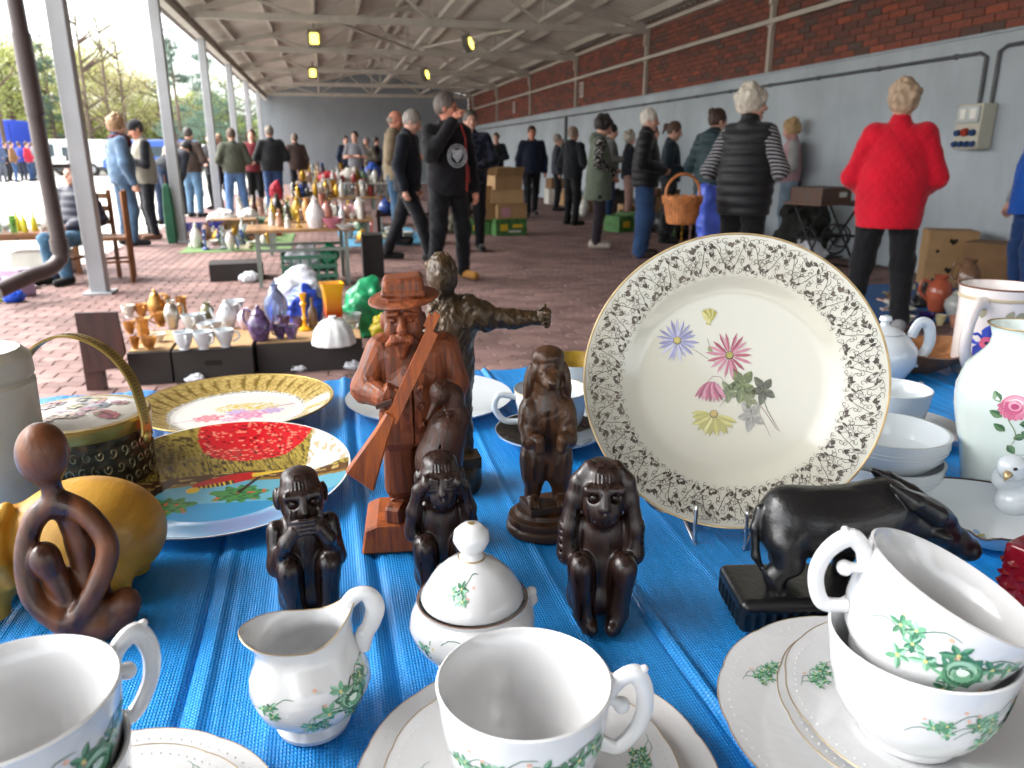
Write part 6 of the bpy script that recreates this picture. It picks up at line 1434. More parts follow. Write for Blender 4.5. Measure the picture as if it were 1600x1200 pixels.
def carton(label, pos, size, rz=0, mat=None, flaps=True, group=None, heart=False, hand=False, prints=()):
    t = thing('carton', label, 'box', pos, rz, group); a, b, c = size; mt = mat or card
    # four sides and a bottom of real thickness, so the open top shows the inside
    for nm, ctr, d in (('side', (0, -b / 2, c / 2), (a, .006, c)), ('side', (0, b / 2, c / 2), (a, .006, c)), ('side', (-a / 2, 0, c / 2), (.006, b - .006, c)), ('side', (a / 2, 0, c / 2), (.006, b - .006, c)), ('bottom', (0, 0, .004), (a - .006, b - .006, .006))):
        MB().box(ctr, d).build(nm, mt, t)
    if flaps:
        if flaps == 'open':
            for s_ in (-1, 1): MB().box((0, s_ * (b / 2 + .05), c + .06), (a, .006, .16), Matrix.Rotation(R(-s_ * 35), 3, 'X')).build('flap', mt, t)
        else: MB().box((0, 0, c + .003), (a + .004, b + .004, .006)).build('lid', mt, t)
    if heart:
        mb = MB(); pts = [(.0, -.035), (.035, .0), (.034, .018), (.018, .027), (0, .014), (-.018, .027), (-.034, .018), (-.035, 0)]; mb.prism(pts, .002, 'y', off=(0, -b / 2 - .004, c * .66)); mb.build('hand_hole', hole, t)
        for s_ in (-1, 1): MB().lathe([(0, .001), (.016, .001), (.016, 0), (0, 0)], 12).build('vent_hole', hole, t, (s_ * a * .3, -b / 2 - .0035, c * .3), (R(90), 0, 0))
    if hand: MB().box((0, -b / 2 - .0035, c * .6), (.09, .002, .028)).build('hand_hole', hole, t)
    for (x, z, w_, h_, m_) in prints: MB().box((x, -b / 2 - .0038, z), (w_, .0015, h_)).build('print_panel', m_, t)
    return t
# ---- low black boxes with cups, just behind the table
ZB = .17
carton('narrow black box, leftmost of the low display boxes', (-.985, 4.62, 0), (.21, .55, ZB), 0, blkbox)
carton('black box with a hand hole in the middle of the display', (-.66, 4.62, 0), (.41, .56, ZB), 0, blkbox, hand=True)
carton('long black box on the right of the display', (-.145, 4.66, 0), (.58, .5, ZB), 0, blkbox)
for x, w_, y in ((-.985, .205, 4.62), (-.66, .405, 4.62), (-.145, .575, 4.66)):
    o = MB().box((x, y, ZB + .010), (w_, .5, .006)).build('cardboard_sheet', card); tag(o, 'tan cardboard sheet on the %s black display box' % ('left' if x < -.9 else 'middle' if x < -.5 else 'right'), 'cardboard')
up_p = thing('sawhorse', 'dark brown wooden trestle panel standing left of the cup display', 'sawhorse', (-1.19, 4.28, 0), -6)
dkw = wood('dark_stained', S('#4a2a24'), S('#2c1815'), .5, .1, 12, (1, 1, .2))
MB().prism([(-.1, .42), (.1, .42), (.115, .2), (.06, .12), (-.1, .1)], .03, 'y').build('board', dkw, up_p, smooth=0); MB().box((-.06, .02, .06), (.09, .05, .12)).build('foot', dkw, up_p)
ZT = ZB + .0135
def onbox(px, py): g = G(px, py, ZT); return (g.x, g.y, ZT)
gp = VM('#b9874a', 'metal'); gw = VM('#d6d2c8'); sv = VM('#b5b0a6', 'metal')
k = 3.4e-3
gi = 0
for px, py, w_, h_, sh, mt, hd in [(212, 545, 16, 20, 'cup', gp, 1), (234, 545, 25, 20, 'cup', gp, 1), (204, 522, 20, 22, 'cup', gp, 1), (225, 524, 25, 30, 'tall', gp, 1), (248, 534, 24, 14, 'bowl', gw, 0), (252, 510, 26, 26, 'cup', gp, 1), (202, 496, 26, 24, 'cup', gw, 1), (222, 494, 27, 24, 'cup', gp, 1), (246, 496, 30, 54, 'pot', gp, 1), (271, 514, 26, 52, 'vase', sv, 1), (286, 494, 24, 38, 'tall', gp, 0), (264, 494, 24, 44, 'pot', gp, 1)]:
    gi += 1; wh_ = ['front left', 'front middle', 'second row left', 'second row middle', 'front right', 'third row right', 'back left', 'back row second', 'back row third', 'right end', 'back right corner', 'back row fourth'][gi - 1]; nm = {'cup': 'gold and white coffee cup', 'tall': 'tall gold beaker', 'bowl': 'white saucer bowl', 'pot': 'gold coffee pot', 'vase': 'silvery jug'}[sh]
    vessel(sh, w_ * k, h_ * k, mt, nm + ' among the gold set on the black boxes, ' + wh_, onbox(px, py), handle=bool(hd), group='gold coffee set on the display boxes', rz=gi * 37)
for px, py, w_, h_ in [(289, 546, 31, 29), (319, 545, 31, 29), (353, 542, 30, 29), (298, 514, 30, 26), (312, 508, 26, 22), (336, 522, 27, 24), (322, 525, 26, 22)]:
    vessel('cup', w_ * k, h_ * k, porc2, 'white cup on the middle black box, ' + {289: 'front row left', 319: 'front row middle', 353: 'front row right', 298: 'back row left', 312: 'rearmost', 336: 'second row right', 322: 'second row middle'}[px], onbox(px, py), handle=True, group='white cups on the display box', rz=px)
vessel('vase', 26 * k, 34 * k, VM('#7d7a5c'), 'olive green vase behind the white cups', onbox(325, 500)); vessel('pot', 34 * k, 50 * k, porc2, 'white coffee pot behind the white cups', onbox(356, 512), handle=True, spout=True)
vessel('bowl', 40 * k, 26 * k, porc2, 'white footed bowl with blue edge at the back of the display', onbox(367, 490)); vessel('vase', 26 * k, 38 * k, VM('#c9b0b8'), 'pinkish white jug beside the purple teapot', onbox(384, 514), handle=True, name='jug')
pur = M('purple_lustre', S('#4f3d63'), .25, var=.6, vs_=40, coat=.4)
vessel('pot', 38 * k, 60 * k, pur, 'purple lustre teapot on the right black box', onbox(407, 532), handle=True, spout=True, rz=150)
for px, py in ((438, 528), (456, 529), (468, 514), (444, 512)): vessel('cup', 25 * k, 22 * k, pur, 'purple lustre cup near the purple teapot, ' + {438: 'front left', 456: 'front right', 468: 'rear right', 444: 'rear left'}[px], onbox(px, py), handle=True, group='purple cups', rz=px * 3)
vessel('carafe', 44 * k, 74 * k, VM('#8fa3cf', 'glass'), 'blue tinted glass carafe behind the purple cups', onbox(433, 500), name='carafe')
vessel('candle', 22 * k, 66 * k, VM('#d89a14'), 'slender yellow vase with flared lip', onbox(477, 516), name='vase'); vessel('bottle', 16 * k, 56 * k, VM('#6a5138'), 'brown slim bottle beside the yellow vase', onbox(490, 514))
def ov():
    t = thing('glass_vase', 'square yellow to orange glass vase at the back of the display', 'vase', onbox(521, 494), 10); m = M('sunset_glass', S('#e0a21c'), .15, var=.05, coat=.3); t_, b_, L_ = nodes(m)
    tc = t_.nodes.new('ShaderNodeTexCoord'); sx = t_.nodes.new('ShaderNodeSeparateXYZ'); L_(tc.outputs['Object'], sx.inputs[0]); mr = t_.nodes.new('ShaderNodeMapRange'); mr.inputs[2].default_value = .22; L_(sx.outputs[2], mr.inputs[0]); cr = t_.nodes.new('ShaderNodeValToRGB')
    cr.color_ramp.elements[0].color = (*S('#b8321a'), 1); cr.color_ramp.elements[1].color = (*S('#e0a818'), 1); cr.color_ramp.elements[1].position = .8; L_(mr.outputs[0], cr.inputs[0]); L_(cr.outputs[0], b_.inputs['Base Color'])
    sq = lambda a, rr, z: (rr * min(1.35, 1 / max(abs(math.cos(a)), abs(math.sin(a)))), z)
    MB().lathe([(0, 0), (.05, 0), (.056, .02), (.052, .09), (.06, .17), (.074, .22), (.070, .22), (.048, .09), (0, .03)], 64, warp=sq).build('body', m, t)
ov()
vessel('dome', 72 * k, 46 * k, VM('#d3d7d6'), 'white fluted glass dome dish in front of the orange vase', onbox(522, 536), flute=12, name='glass_dome')
vessel('bowl', 34 * k, 26 * k, VM('#c9cfcf', 'glass'), 'frosted glass bowl right of the fluted dome', onbox(551, 512))
gb = blob('plastic_bag', 'green and yellow plastic bag standing behind the display', 'bag', (.22, 5.25, 0), (.3, .2, .42), M('green_plastic', S('#1f8a5a'), .3, var=.5, vs_=7, bump=.3, bs=25), 5, .12)
blob('plastic_bag', 'yellow plastic bag next to the green one', 'bag', (.3, 5.02, 0), (.16, .12, .2), M('yellow_plastic', S('#c9b52a'), .3, var=.2), 6, .12)
blob('plastic_bag', 'crumpled white and blue plastic bag behind the yellow vases', 'bag', (-.25, 5.75, 0), (.42, .3, .42), M('white_plastic', S('#c9ccd2'), .35, var=.1, bump=.5, bs=22), 7, .14)
blob('plastic_bag', 'blue plastic bag behind the slender yellow vase', 'bag', (-.2, 5.42, 0), (.26, .16, .36), M('bright_blue_plastic', S('#2a49b5'), .3, var=.2, bump=.3, bs=25), 8, .14)
for i, (px, py) in enumerate([(306, 598), (468, 580), (552, 576)]): g = G(px, py); blob('plastic_scrap', 'crumpled clear plastic scrap on the paving, %s' % ('left', 'middle', 'right')[i], 'litter', (g.x, g.y, 0), (.1, .07, .05), MATS['white_plastic'], i, .2)
# ---- second stall: small steel-framed table
t2 = thing('steel_table', 'small table with grey steel frame full of ornaments', 'table', (-.26, 7.75, 0), 4)
gst = M('grey_green_steel', S('#7f877f'), .5, var=.1); bev(MB().box((0, 0, .52), (.98, .62, .03)).build('table_top', wood('pale_board', S('#a8835a'), S('#86643f'), .5, .1, 6, (1, .2, 1)), t2), .004)
for x in (-.4, .4):
    for y in (-.26, .26): MB().box((x, y, .2525), (.035, .035, .505)).build('leg', gst, t2)
for y in (-.26, .26): MB().box((0, y, .34), (.77, .025, .03)).build('rail', gst, t2)
Z2 = .535
q = random.Random(21)
def on2(px, py): g = G(px, py, Z2); return (g.x, g.y, Z2)
k2 = 5.3e-3
for kind, px, py, w_, h_, mt, lb in [('candle', 467, 356, 13, 38, VM('#b5913a', 'metal'), 'tall brass candlestick at the front of the steel table'), ('carafe', 494, 356, 34, 56, VM('#cfcac8'), 'white long-necked vase on the steel table'), ('figure', 437, 354, 15, 32, VM('#a3785c'), 'brown and white figurine at the left of the steel table'), ('figure', 450, 356, 12, 24, VM('#c2c0b8'), 'small white figurine between brass and brown ornaments'),
        ('bowl', 520, 356, 38, 18, VM('#b06a78'), 'pink bowl at the right of the steel table'), ('vase', 512, 348, 22, 40, VM('#a8746a'), 'terracotta pink vase on the steel table'), ('bottle', 535, 352, 11, 40, VM('#d0d3d6'), 'white striped bottle at the right of the steel table'), ('figure', 425, 352, 12, 30, VM('#c9c9c4'), 'white figurine at the left end of the steel table'),
        ('vase', 480, 345, 17, 44, VM('#c28b4a'), 'amber vase at the back of the steel table'), ('bottle', 449, 345, 9, 36, VM('#3a332c'), 'dark bottle at the back of the steel table'), ('tall', 505, 342, 14, 50, VM('#9a5f4f'), 'reddish beaker vase at the back of the steel table'), ('plate', 540, 358, 36, 8, VM('#c4c8c4'), 'white dish at the right front of the steel table')]:
    vessel(kind, w_ * k2, h_ * k2, mt, lb, on2(px, py))
def crate(label, pos, size, mat, rz=0):
    t = thing('plastic_crate', label, 'crate', pos, rz); a, b, c = size
    for s_ in (-1, 1):
        for nm, ax in (('front', 0), ('end', 1)):
            L_ = a if ax == 0 else b
            for i in range(4):
                z = c * (.06 + .29 * i); o = MB().box((0, s_ * b / 2, z) if ax == 0 else (s_ * a / 2, 0, z), (L_, .012, c * .12) if ax == 0 else (.012, L_, c * .12)).build('slat', mat, t)
            for x in np.linspace(-L_ / 2 + .01, L_ / 2 - .01, 7): MB().box((float(x), s_ * (b / 2 - .006), c / 2) if ax == 0 else (s_ * (a / 2 - .006), float(x), c / 2), (.018, .01, c) if ax == 0 else (.01, .018, c)).build('rib', mat, t)
    MB().box((0, 0, .01), (a, b, .012)).build('bottom', mat, t); return t
crate('green plastic crate under the steel table', (-.2, 7.6, 0), (.5, .36, .3), M('crate_green', S('#3f6b58'), .45, var=.1), 3)
blob('plastic_bag', 'white bag lying in the green crate', 'bag', (-.25, 7.6, .16), (.34, .26, .22), MATS['white_plastic'], 9, .12); blob('plastic_bag', 'green bag lying in the crate under the steel table', 'bag', (-.02, 7.62, .18), (.2, .2, .2), MATS['green_plastic'], 10, .1)
carton('low dark box with pale lid left of the steel table', (-.92, 8.15, 0), (.5, .34, .16), 6, blkbox); carton('black tall box behind the right leg of the steel table', (.42, 8.0, 0), (.2, .3, .42), 0, blkbox)
blob('plastic_scrap', 'crumpled clear bag on the paving before the dark box', 'litter', (-.78, 7.85, 0), (.2, .12, .1), MATS['white_plastic'], 3, .2)
# ---- rows of goods farther back: cloths on the ground and trestle tables
def sheet(name, label, x0, y0, x1, y1, mat, z=.006):
    n = 10; vs, fs = [], []; qq = random.Random(int(x0 * 10 + y0))
    for i in range(n + 1):
        for j in range(n + 1): vs.append((x0 + (x1 - x0) * i / n + qq.uniform(-.02, .02), y0 + (y1 - y0) * j / n + qq.uniform(-.02, .02), z + qq.uniform(0, .012)))
    for i in range(n):
        for j in range(n): fs.append((i * (n + 1) + j, (i + 1) * (n + 1) + j, (i + 1) * (n + 1) + j + 1, i * (n + 1) + j + 1))
    return tag(MB().add(vs, fs).build(name, mat), label, 'ground sheet')
sheet('ground_sheet', 'green edged cloth full of glassware left of the middle aisle', -1.85, 10.4, -.5, 12.6, M('sheet_green', S('#5f7a4a'), .8, var=.2))
sheet('ground_sheet', 'light blue ground sheet with brass ware behind the steel table', .15, 10.6, 1.35, 13.2, M('sheet_blue', S('#4f8fb0'), .7, var=.15))
sheet('ground_sheet', 'blue ground sheet with pottery by the red coat', 3.75, 4.7, 5.9, 6.3, M('sheet_navy', S('#2f5f96'), .7, var=.15))
sheet('ground_sheet', 'pale ground sheet of goods along the far left', -1.8, 14.5, -.4, 19, M('sheet_grey', S('#8f8f86'), .8, var=.2))
def trestle(label, x, y, w_, d_, h_, mat):
    t = thing('trestle_table', label, 'table', (x, y, 0)); MB().box((0, 0, h_ - .015), (w_, d_, .03)).build('table_top', mat, t)
    for sx in (-1, 1):
        for sy in (-1, 1): MB().box((sx * (w_ / 2 - .06), sy * (d_ / 2 - .06), (h_ - .03) / 2), (.04, .04, h_ - .03)).build('leg', gst, t)
    return (x, y, w_, d_, h_)
tabs = [trestle('trestle table of ornaments behind the steel table', -.1, 10.2, 1.3, .7, .42, MATS['pale_board']), trestle('long trestle table of bric-a-brac farther back on the left', .1, 13.9, 1.5, .8, .5, MATS['pale_board']), trestle('white trestle table heaped with goods in front of the grey T-shirt', .35, 17.2, 1.9, .9, .62, M('white_top', S('#b5b3ab'), .6)), trestle('far trestle table of goods near the end wall', .3, 22, 2.4, .9, .7, MATS['pale_board'])]
PAL = [('#c9c6be', 'glaze', 'white'), ('#a8812f', 'metal', 'brass'), ('#8a2a2a', 'glaze', 'red'), ('#6a4630', 'glaze', 'brown'), ('#b5c2c4', 'glass', 'clear glass'), ('#3a4f8a', 'glaze', 'blue'), ('#b08a7a', 'glaze', 'pink'), ('#2c2825', 'glaze', 'black'), ('#c9a53a', 'glaze', 'yellow'), ('#4f6b4a', 'glaze', 'green')]
WT = [36, 14, 6, 12, 20, 4, 12, 6, 3, 3]
KN = {'cup': 'cup', 'bowl': 'bowl', 'vase': 'vase', 'bottle': 'bottle', 'pot': 'teapot', 'tall': 'beaker vase', 'candle': 'candlestick', 'figure': 'figurine', 'plate': 'plate', 'carafe': 'decanter', 'dome': 'glass dome'}
DIM = {'cup': (.09, .08), 'bowl': (.2, .09), 'vase': (.13, .24), 'bottle': (.08, .27), 'pot': (.17, .2), 'tall': (.11, .24), 'candle': (.1, .27), 'figure': (.1, .22), 'plate': (.24, .03), 'carafe': (.14, .3), 'dome': (.2, .15)}
q = random.Random(77)
def goods(n, x0, y0, x1, y1, z, where, group, smax=1.0):
    done = []
    for _ in range(n):
        for _try in range(20):
            x, y = q.uniform(x0, x1), q.uniform(y0, y1)
            if all(math.hypot(x - a, y - b) > .09 for a, b in done): break
        done.append((x, y)); kd = q.choices(list(DIM), [5, 8, 14, 10, 8, 9, 12, 22, 6, 8, 3])[0]; c = q.choices(PAL, WT)[0]; s0 = q.choice((.75, .9, 1.05, 1.2)); s = round(s0 * smax, 2)
        vessel(kd, DIM[kd][0] * s, DIM[kd][1] * s, VM(c[0], c[1]), '%s %s %s %s' % ({.75: 'small', .9: 'medium', 1.05: 'larger', 1.2: 'big'}[s0], c[2], KN[kd], where), (x, y, z), handle=kd in ('cup', 'pot'), group=group, rz=q.uniform(0, 360), n=14)
for (x, y, w_, d_, h_), nn, wh, gr in zip(tabs, (40, 44, 50, 36), ('on the trestle table behind the steel table', 'on the long trestle table farther back', 'on the white heaped trestle table', 'on the far trestle table'), ('ornaments on the second trestle table', 'bric-a-brac on the long trestle table', 'goods on the white trestle table', 'goods on the far trestle table')):
    goods(nn, x - w_ / 2 + .08, y - d_ / 2 + .08, x + w_ / 2 - .08, y + d_ / 2 - .08, h_ + .0005, wh, gr, .9)
goods(46, -1.75, 10.55, -.7, 12.4, .02, 'on the green edged ground cloth', 'glassware on the green edged cloth', .9)
goods(34, -1.7, 14.7, -.6, 18.6, .02, 'on the pale ground sheet at the far left', 'goods on the pale sheet', 1.2)
goods(12, .25, 11, 1.0, 13, .02, 'on the light blue ground sheet', 'brass ware on the light blue sheet', 1.2)
g = G(328, 372); crate('bright blue plastic crate among the goods by the second post', (g.x - .05, g.y, .02), (.5, .34, .2), M('crate_blue', S('#1f2f9a'), .4), 8)
carton('long brown tray box behind the blue crate', (-1.45, 12.9, 0), (.7, .4, .22), 4, card2); carton('flat green tray on the goods behind the blue crate', (-1.0, 13.2, 0), (.6, .4, .2), 0, M('tray_green', S('#3f5f4a'), .6))
for nm, x, y, z, sx, sy, sz, c in (('red heap of cloth on the white trestle table', .05, 17.3, .62, .5, .35, .22, '#a52a35'), ('white bundle on the white trestle table', .55, 17.2, .62, .5, .4, .3, '#bdb9b0'), ('blue bag beside the grey T-shirt', 1.0, 17.4, .62, .35, .25, .4, '#2a55b0'), ('red bag hanging by the dark grey sweater', -.95, 16.2, .3, .25, .16, .4, '#b02035'), ('pink bundle on the second trestle table', .2, 10.2, .42, .5, .26, .16, '#b58a90'), ('white bag on the ground by the second post', -1.75, 14.2, 0, .5, .4, .3, '#c2bfba'), ('pale bag on the ground beside the olive sweater', -1.4, 14.9, 0, .4, .35, .26, '#b5b2ab')):
    blob('bundle', nm, 'bundle', (x, y, z + .001), (sx, sy, sz), M('bundle_' + c[1:], S(c), .6, var=.15, bump=.3, bs=20), hsh(nm) % 40, .13)
sh_ = thing('wooden_shelf', 'brown wooden bench with ornaments right of the trestle tables', 'bench', (1.0, 10.9, 0), 10); MB().box((0, 0, .4), (.8, .3, .03)).build('seat', dkw, sh_)
for s_ in (-1, 1): MB().box((s_ * .36, 0, .28), (.05, .28, .56) if s_ > 0 else (.05, .28, .385)).build('leg', dkw, sh_)
goods(6, .72, 10.8, 1.2, 10.98, .416, 'on the brown wooden bench', 'ornaments on the wooden bench', .9)
# ---- carton pile in the middle right
banana = M('banana_green', S('#3f6b35'), .7, var=.4, vs_=14); yel = M('print_yellow', S('#c9a82a'), .7); wht = M('print_white', S('#c9c6bd'), .7)
def at(px, py, z=0): g = G(px, py, z); return Vector((g.x, g.y, z))
b0 = at(793, 366)
carton('green and yellow fruit carton at the foot of the carton pile', b0, (.5, .38, .24), 6, banana, prints=((-.12, .12, .12, .1, yel), (.1, .14, .16, .05, yel), (.05, .06, .2, .03, wht)))
carton('second green fruit carton beside the carton pile', b0 + Vector((-.42, .25, 0)), (.36, .38, .22), -10, banana, prints=((0, .1, .15, .08, yel),))
carton('carton with a pink side standing on the fruit carton', b0 + Vector((.03, .02, .2465)), (.46, .34, .22), 4, card, prints=((-.1, .1, .14, .14, M('print_pink', S('#b5848c'), .7)),))
carton('tan carton third up in the carton pile', b0 + Vector((-.02, .02, .473)), (.48, .36, .2), -6, card)
carton('open tan carton on top of the carton pile', b0 + Vector((-.04, .02, .680)), (.44, .34, .2), 10, card, 'open')
carton('tall upright tan carton left of the pile', b0 + Vector((-.33, .1, .2265)), (.22, .3, .5), 14, card)
blob('bundle', 'dark mixed heap on the light blue sheet by the cartons', 'bundle', (b0.x - .7, b0.y + .3, 0), (.6, .4, .3), M('bundle_mixed', S('#5f5a48'), .7, var=.8, vs_=14), 4, .16)
w0 = at(860, 318)
carton('white carton against the side wall far back', (5.55, 19.0, 0), (.4, .4, .36), 0, wht); carton('tan carton against the side wall far back', (5.72, 18.3, 0), (.4, .4, .36), 0, card); carton('brown carton on top of the white carton by the wall', (5.6, 19.1, .367), (.36, .36, .24), 8, card2)
for i, (px, py) in enumerate([(968, 366), (985, 360)]): g = at(px, py); carton('fruit carton on the ground behind the green vest, %s' % ('front one' if i == 0 else 'rear one'), (g.x + .25, g.y + .5, 0), (.5, .38, .24), 20, banana, prints=((-.1, .12, .14, .1, yel), (.12, .1, .1, .1, yel)))
blob('bundle', 'black bags on the ground behind the puffer jacket', 'bundle', at(1060, 372), (.8, .5, .5), M('bundle_black', S('#1c1d22'), .4, var=.3, bump=.3, bs=20), 4, .14)
# ---- right: cartons with heart holes, treadle stand, pottery
pb = Vector((5.62, 6.12, 0))
carton('lower tan carton with a heart-shaped hand hole by the wall', pb, (.4, .34, .26), -32, card, heart=True); carton('upper tan carton with a heart-shaped hand hole by the wall', pb + Vector((0, .0, .267)), (.4, .34, .25), -30, card, heart=True)
carton('wide brown carton right of the heart-holed cartons', (5.72, 5.62, 0), (.5, .36, .45), -60, card2, prints=())
def treadle():
    p = at(1290, 424); t = thing('treadle_stand', 'old black iron sewing machine stand with a wooden drawer case', 'sewing table', (p.x + .1, p.y + .25, 0), 20); ir = M('black_iron', S('#1c1b1d'), .45, metal=.4)
    for s_ in (-1, 1):
        f = MB()
        for a, b in (((-.22, 0), (.18, .66)), ((.22, 0), (-.18, .66)), ((-.22, 0), (.22, 0)), ((-.2, .66), (.2, .66)), ((-.2, .33), (.2, .33))): MB().tube([(s_ * .3, a[0], a[1] + .01), (s_ * .3, b[0], b[1] + .01)], .014, 8).build('iron_bar', ir, t)
        MB().tube([(s_ * .3 + .001, .12 * math.cos(a), .33 + .12 * math.sin(a)) for a in np.linspace(0, 6.28, 25)[:-1]], .011, 6, closed=True).build('iron_scroll', ir, t)
    MB().tube([(-.3, 0, .33), (.3, 0, .33)], .014, 8).build('cross_bar', ir, t); MB().tube([(.2, .16 * math.cos(a), .3 + .16 * math.sin(a)) for a in np.linspace(0, 6.28, 25)[:-1]], .012, 6, closed=True).build('flywheel', ir, t)
    MB().box((0, 0, .12), (.4, .26, .015)).build('treadle', ir, t)
    bw = wood('case_wood', S('#5f3a24'), S('#3f2415'), .5, .1, 10); MB().box((0, 0, .70), (.86, .46, .03)).build('table_top', bw, t); d_ = MB().box((-.15, -.02, .79), (.5, .38, .15)).build('drawer_case', bw, t); MB().box((-.05, -.213, .79), (.12, .006, .05)).build('drawer_label', wht, d_)
treadle()
blob('bundle', 'dark mottled heap by the wall behind the sewing stand', 'bundle', (5.55, 8.3, 0), (.6, .5, .75), M('bundle_dark', S('#23241f'), .8, var=.6, vs_=9, bump=.5, bs=12), 12, .2)  # one lumpy form in a mottled dark tone
blob('plastic_bag', 'greyish clear bags heaped before the sewing stand', 'bag', at(1255, 420), (.5, .35, .32), MATS['white_plastic'], 13, .16)
def rose():
    p = at(1236, 400); t = thing('artificial_rose', 'yellow artificial rose above the rim of the cream plate', 'flower', (p.x, p.y, 0)); s = SDF(); s.ell((0, 0, .2), (.05, .05, .04))
    for kk in range(7): a = kk * .9; s.ell((.035 * math.cos(a), .035 * math.sin(a), .2 + .012 * (kk % 2)), (.035, .03, .03), None, .004)
    s.build('petals', .007, M('yellow_petal', S('#c98f1f'), .6, var=.2), t); MB().tube([(0, 0, 0), (0, 0, .18)], .008, 6).build('stem', MATS['banana_green'], t)
rose()
pk = 4.7e-3
for kind, px, py, w_, h_, mt, lb, hd in [('dome', 1412, 478, 38, 22, VM('#a9b3b8', 'glass'), 'clear glass butter dish on the navy sheet', 0), ('bottle', 1440, 478, 26, 46, VM('#3a332e'), 'dark brown stoneware bottle on the navy sheet', 0), ('vase', 1463, 486, 42, 60, VM('#a8543a'), 'orange and cream pottery jug on the navy sheet', 1), ('vase', 1507, 470, 40, 74, VM('#7a5a44'), 'tall brown glazed jug behind the mug', 1), ('pot', 1497, 496, 46, 50, VM('#a8aaa6'), 'grey white teapot behind the mug', 1), ('bowl', 1547, 470, 46, 26, VM('#4f5f6f'), 'slate blue bowl behind the mug', 0),
        ('bowl', 1446, 505, 26, 16, VM('#3f2a8a', 'glass'), 'deep purple glass bowl on the navy sheet', 0), ('cup', 1492, 512, 20, 18, VM('#b5806a'), 'small peach cup on the navy sheet', 0), ('plate', 1406, 488, 48, 8, VM('#b9b5a2'), 'cream plate under the butter dish', 0), ('bowl', 1416, 503, 26, 10, VM('#c2beb5'), 'small white shell dish on the navy sheet', 0), ('cup', 1468, 508, 16, 16, VM('#c2b48a'), 'small cream cup on the navy sheet', 0), ('plate', 1395, 465, 40, 8, VM('#8a6a3a'), 'brown platter behind the red coat legs', 0)]:
    p = at(px, py, .02); vessel(kind, w_ * pk, h_ * pk, mt, lb, p, handle=bool(hd), rz=px * 7)
# ---- left: low table with glassware, chairs, toys, folded parasol
p = at(40, 432); lt = thing('wooden_table', 'low orange wooden table covered with glassware at the left edge', 'table', (p.x, p.y + .25, 0), 4); orw = wood('orange_wood', S('#80522c'), S('#5c381c'), .5, .1, 8)
MB().box((0, 0, .42), (1.1, .6, .03)).build('table_top', orw, lt)
for sx in (-1, 1):
    for sy in (-1, 1): MB().box((sx * .48, sy * .24, .2025), (.045, .045, .405)).build('leg', orw, lt)
MB().box((0, -.25, .385), (.92, .02, .045)).build('apron', orw, lt)
for i in range(22):
    kd = q.choice(['bottle', 'cup', 'bowl', 'carafe', 'tall']); c = q.choice([('#b9c9c4', 'glass', 'clear'), ('#8fc46a', 'glass', 'green'), ('#c9d2d2', 'glass', 'pale'), ('#c9c22f', 'glaze', 'yellow'), ('#c9c9c4', 'glaze', 'white')]); x, y = -.47 + .94 * (i % 8) / 7 + q.uniform(-.03, .03), -.18 + .18 * (i // 8) + q.uniform(-.03, .03)
    vessel(kd, DIM[kd][0] * .75, DIM[kd][1] * .7, VM(c[0], c[1]), '%s %s on the low orange table' % (c[2], KN[kd]), (p.x + x, p.y + .25 + y, .4355), group='glassware on the low orange table', n=14)
carton('pale plastic tub under the low orange table', (p.x + .1, p.y + .3, 0), (.5, .36, .22), 0, wht)
def chair(label, x, y, rz):
    t = thing('wooden_chair', label, 'chair', (x, y, 0), rz, 'wooden chairs by the first post')
    MB().box((0, 0, .42), (.38, .38, .03)).build('seat', orw, t)
    for sx in (-1, 1):
        MB().bar((sx * .17, .17, 0), (sx * .165, .165, .41), .034, .034).build('leg', orw, t); MB().bar((sx * .17, -.19, 0), (sx * .165, -.2, .86), .034, .034).build('leg', orw, t)
        MB().bar((sx * .168, .16, .2), (sx * .168, -.18, .2), .02, .024).build('stretcher', orw, t)
    for z in (.55, .68, .8): MB().box((0, -.195, z), (.3, .018, .05)).build('back_slat', orw, t)
    MB().box((0, .165, .25), (.3, .02, .024)).build('stretcher', orw, t)
sp = at(140, 436)
chair('orange wooden chair under the seated person', sp.x + .02, sp.y, 148); chair('orange wooden chair standing behind the first post', -2.1, 8.25, 100)
pr_ = at(270, 380); t = thing('folded_parasol', 'folded green parasol leaning at the second post', 'parasol', (pr_.x, pr_.y, 0)); MB().lathe([(0, 0), (.06, 0), (.075, .1), (.07, .5), (.05, .75), (.03, .8), (0, .82)], 14, warp=lambda a, r, z: (r * (1 + .15 * math.sin(5 * a)), z)).build('canopy', M('parasol_green', S('#1f5a3f'), .6, var=.2), t); MB().tube([(0, 0, .8), (0, 0, .92)], .012, 8).build('pole', orw, t)
for nm, cat, px, py, sz, rz_, c in (('black_case', 'case', 12, 452, (.34, .3, .14), 20, '#2a2a2e'), ('pink_box', 'box', 32, 462, (.2, .16, .24), -24, '#9a7f9a')):
    g = at(px, py); t = thing(nm, '%s on the paving at the left edge' % ('black slanted case' if 'case' in nm else 'pinkish purple box'), cat, g, rz_); bev(MB().box((0, 0, sz[2] / 2), sz).build('casing', M('plain_' + c[1:], S(c), .4, var=.1), t), .01); bev(MB().box((0, -sz[1] / 2 - .003, sz[2] * .5), (sz[0] * .7, .006, sz[2] * .5)).build('front_panel', M('panel_' + c[1:], tuple(x * 1.8 for x in S(c)), .4), t), .002)
blob('toy', 'bright blue toy on the paving at the left edge', 'toy', at(22, 472), (.18, .14, .12), M('toy_blue', S('#1f4fc4'), .35), 3, .1); blob('toy', 'yellow green toy at the very left edge', 'toy', at(3, 470), (.14, .12, .1), M('toy_lime', S('#a5b52a'), .35), 5, .1)

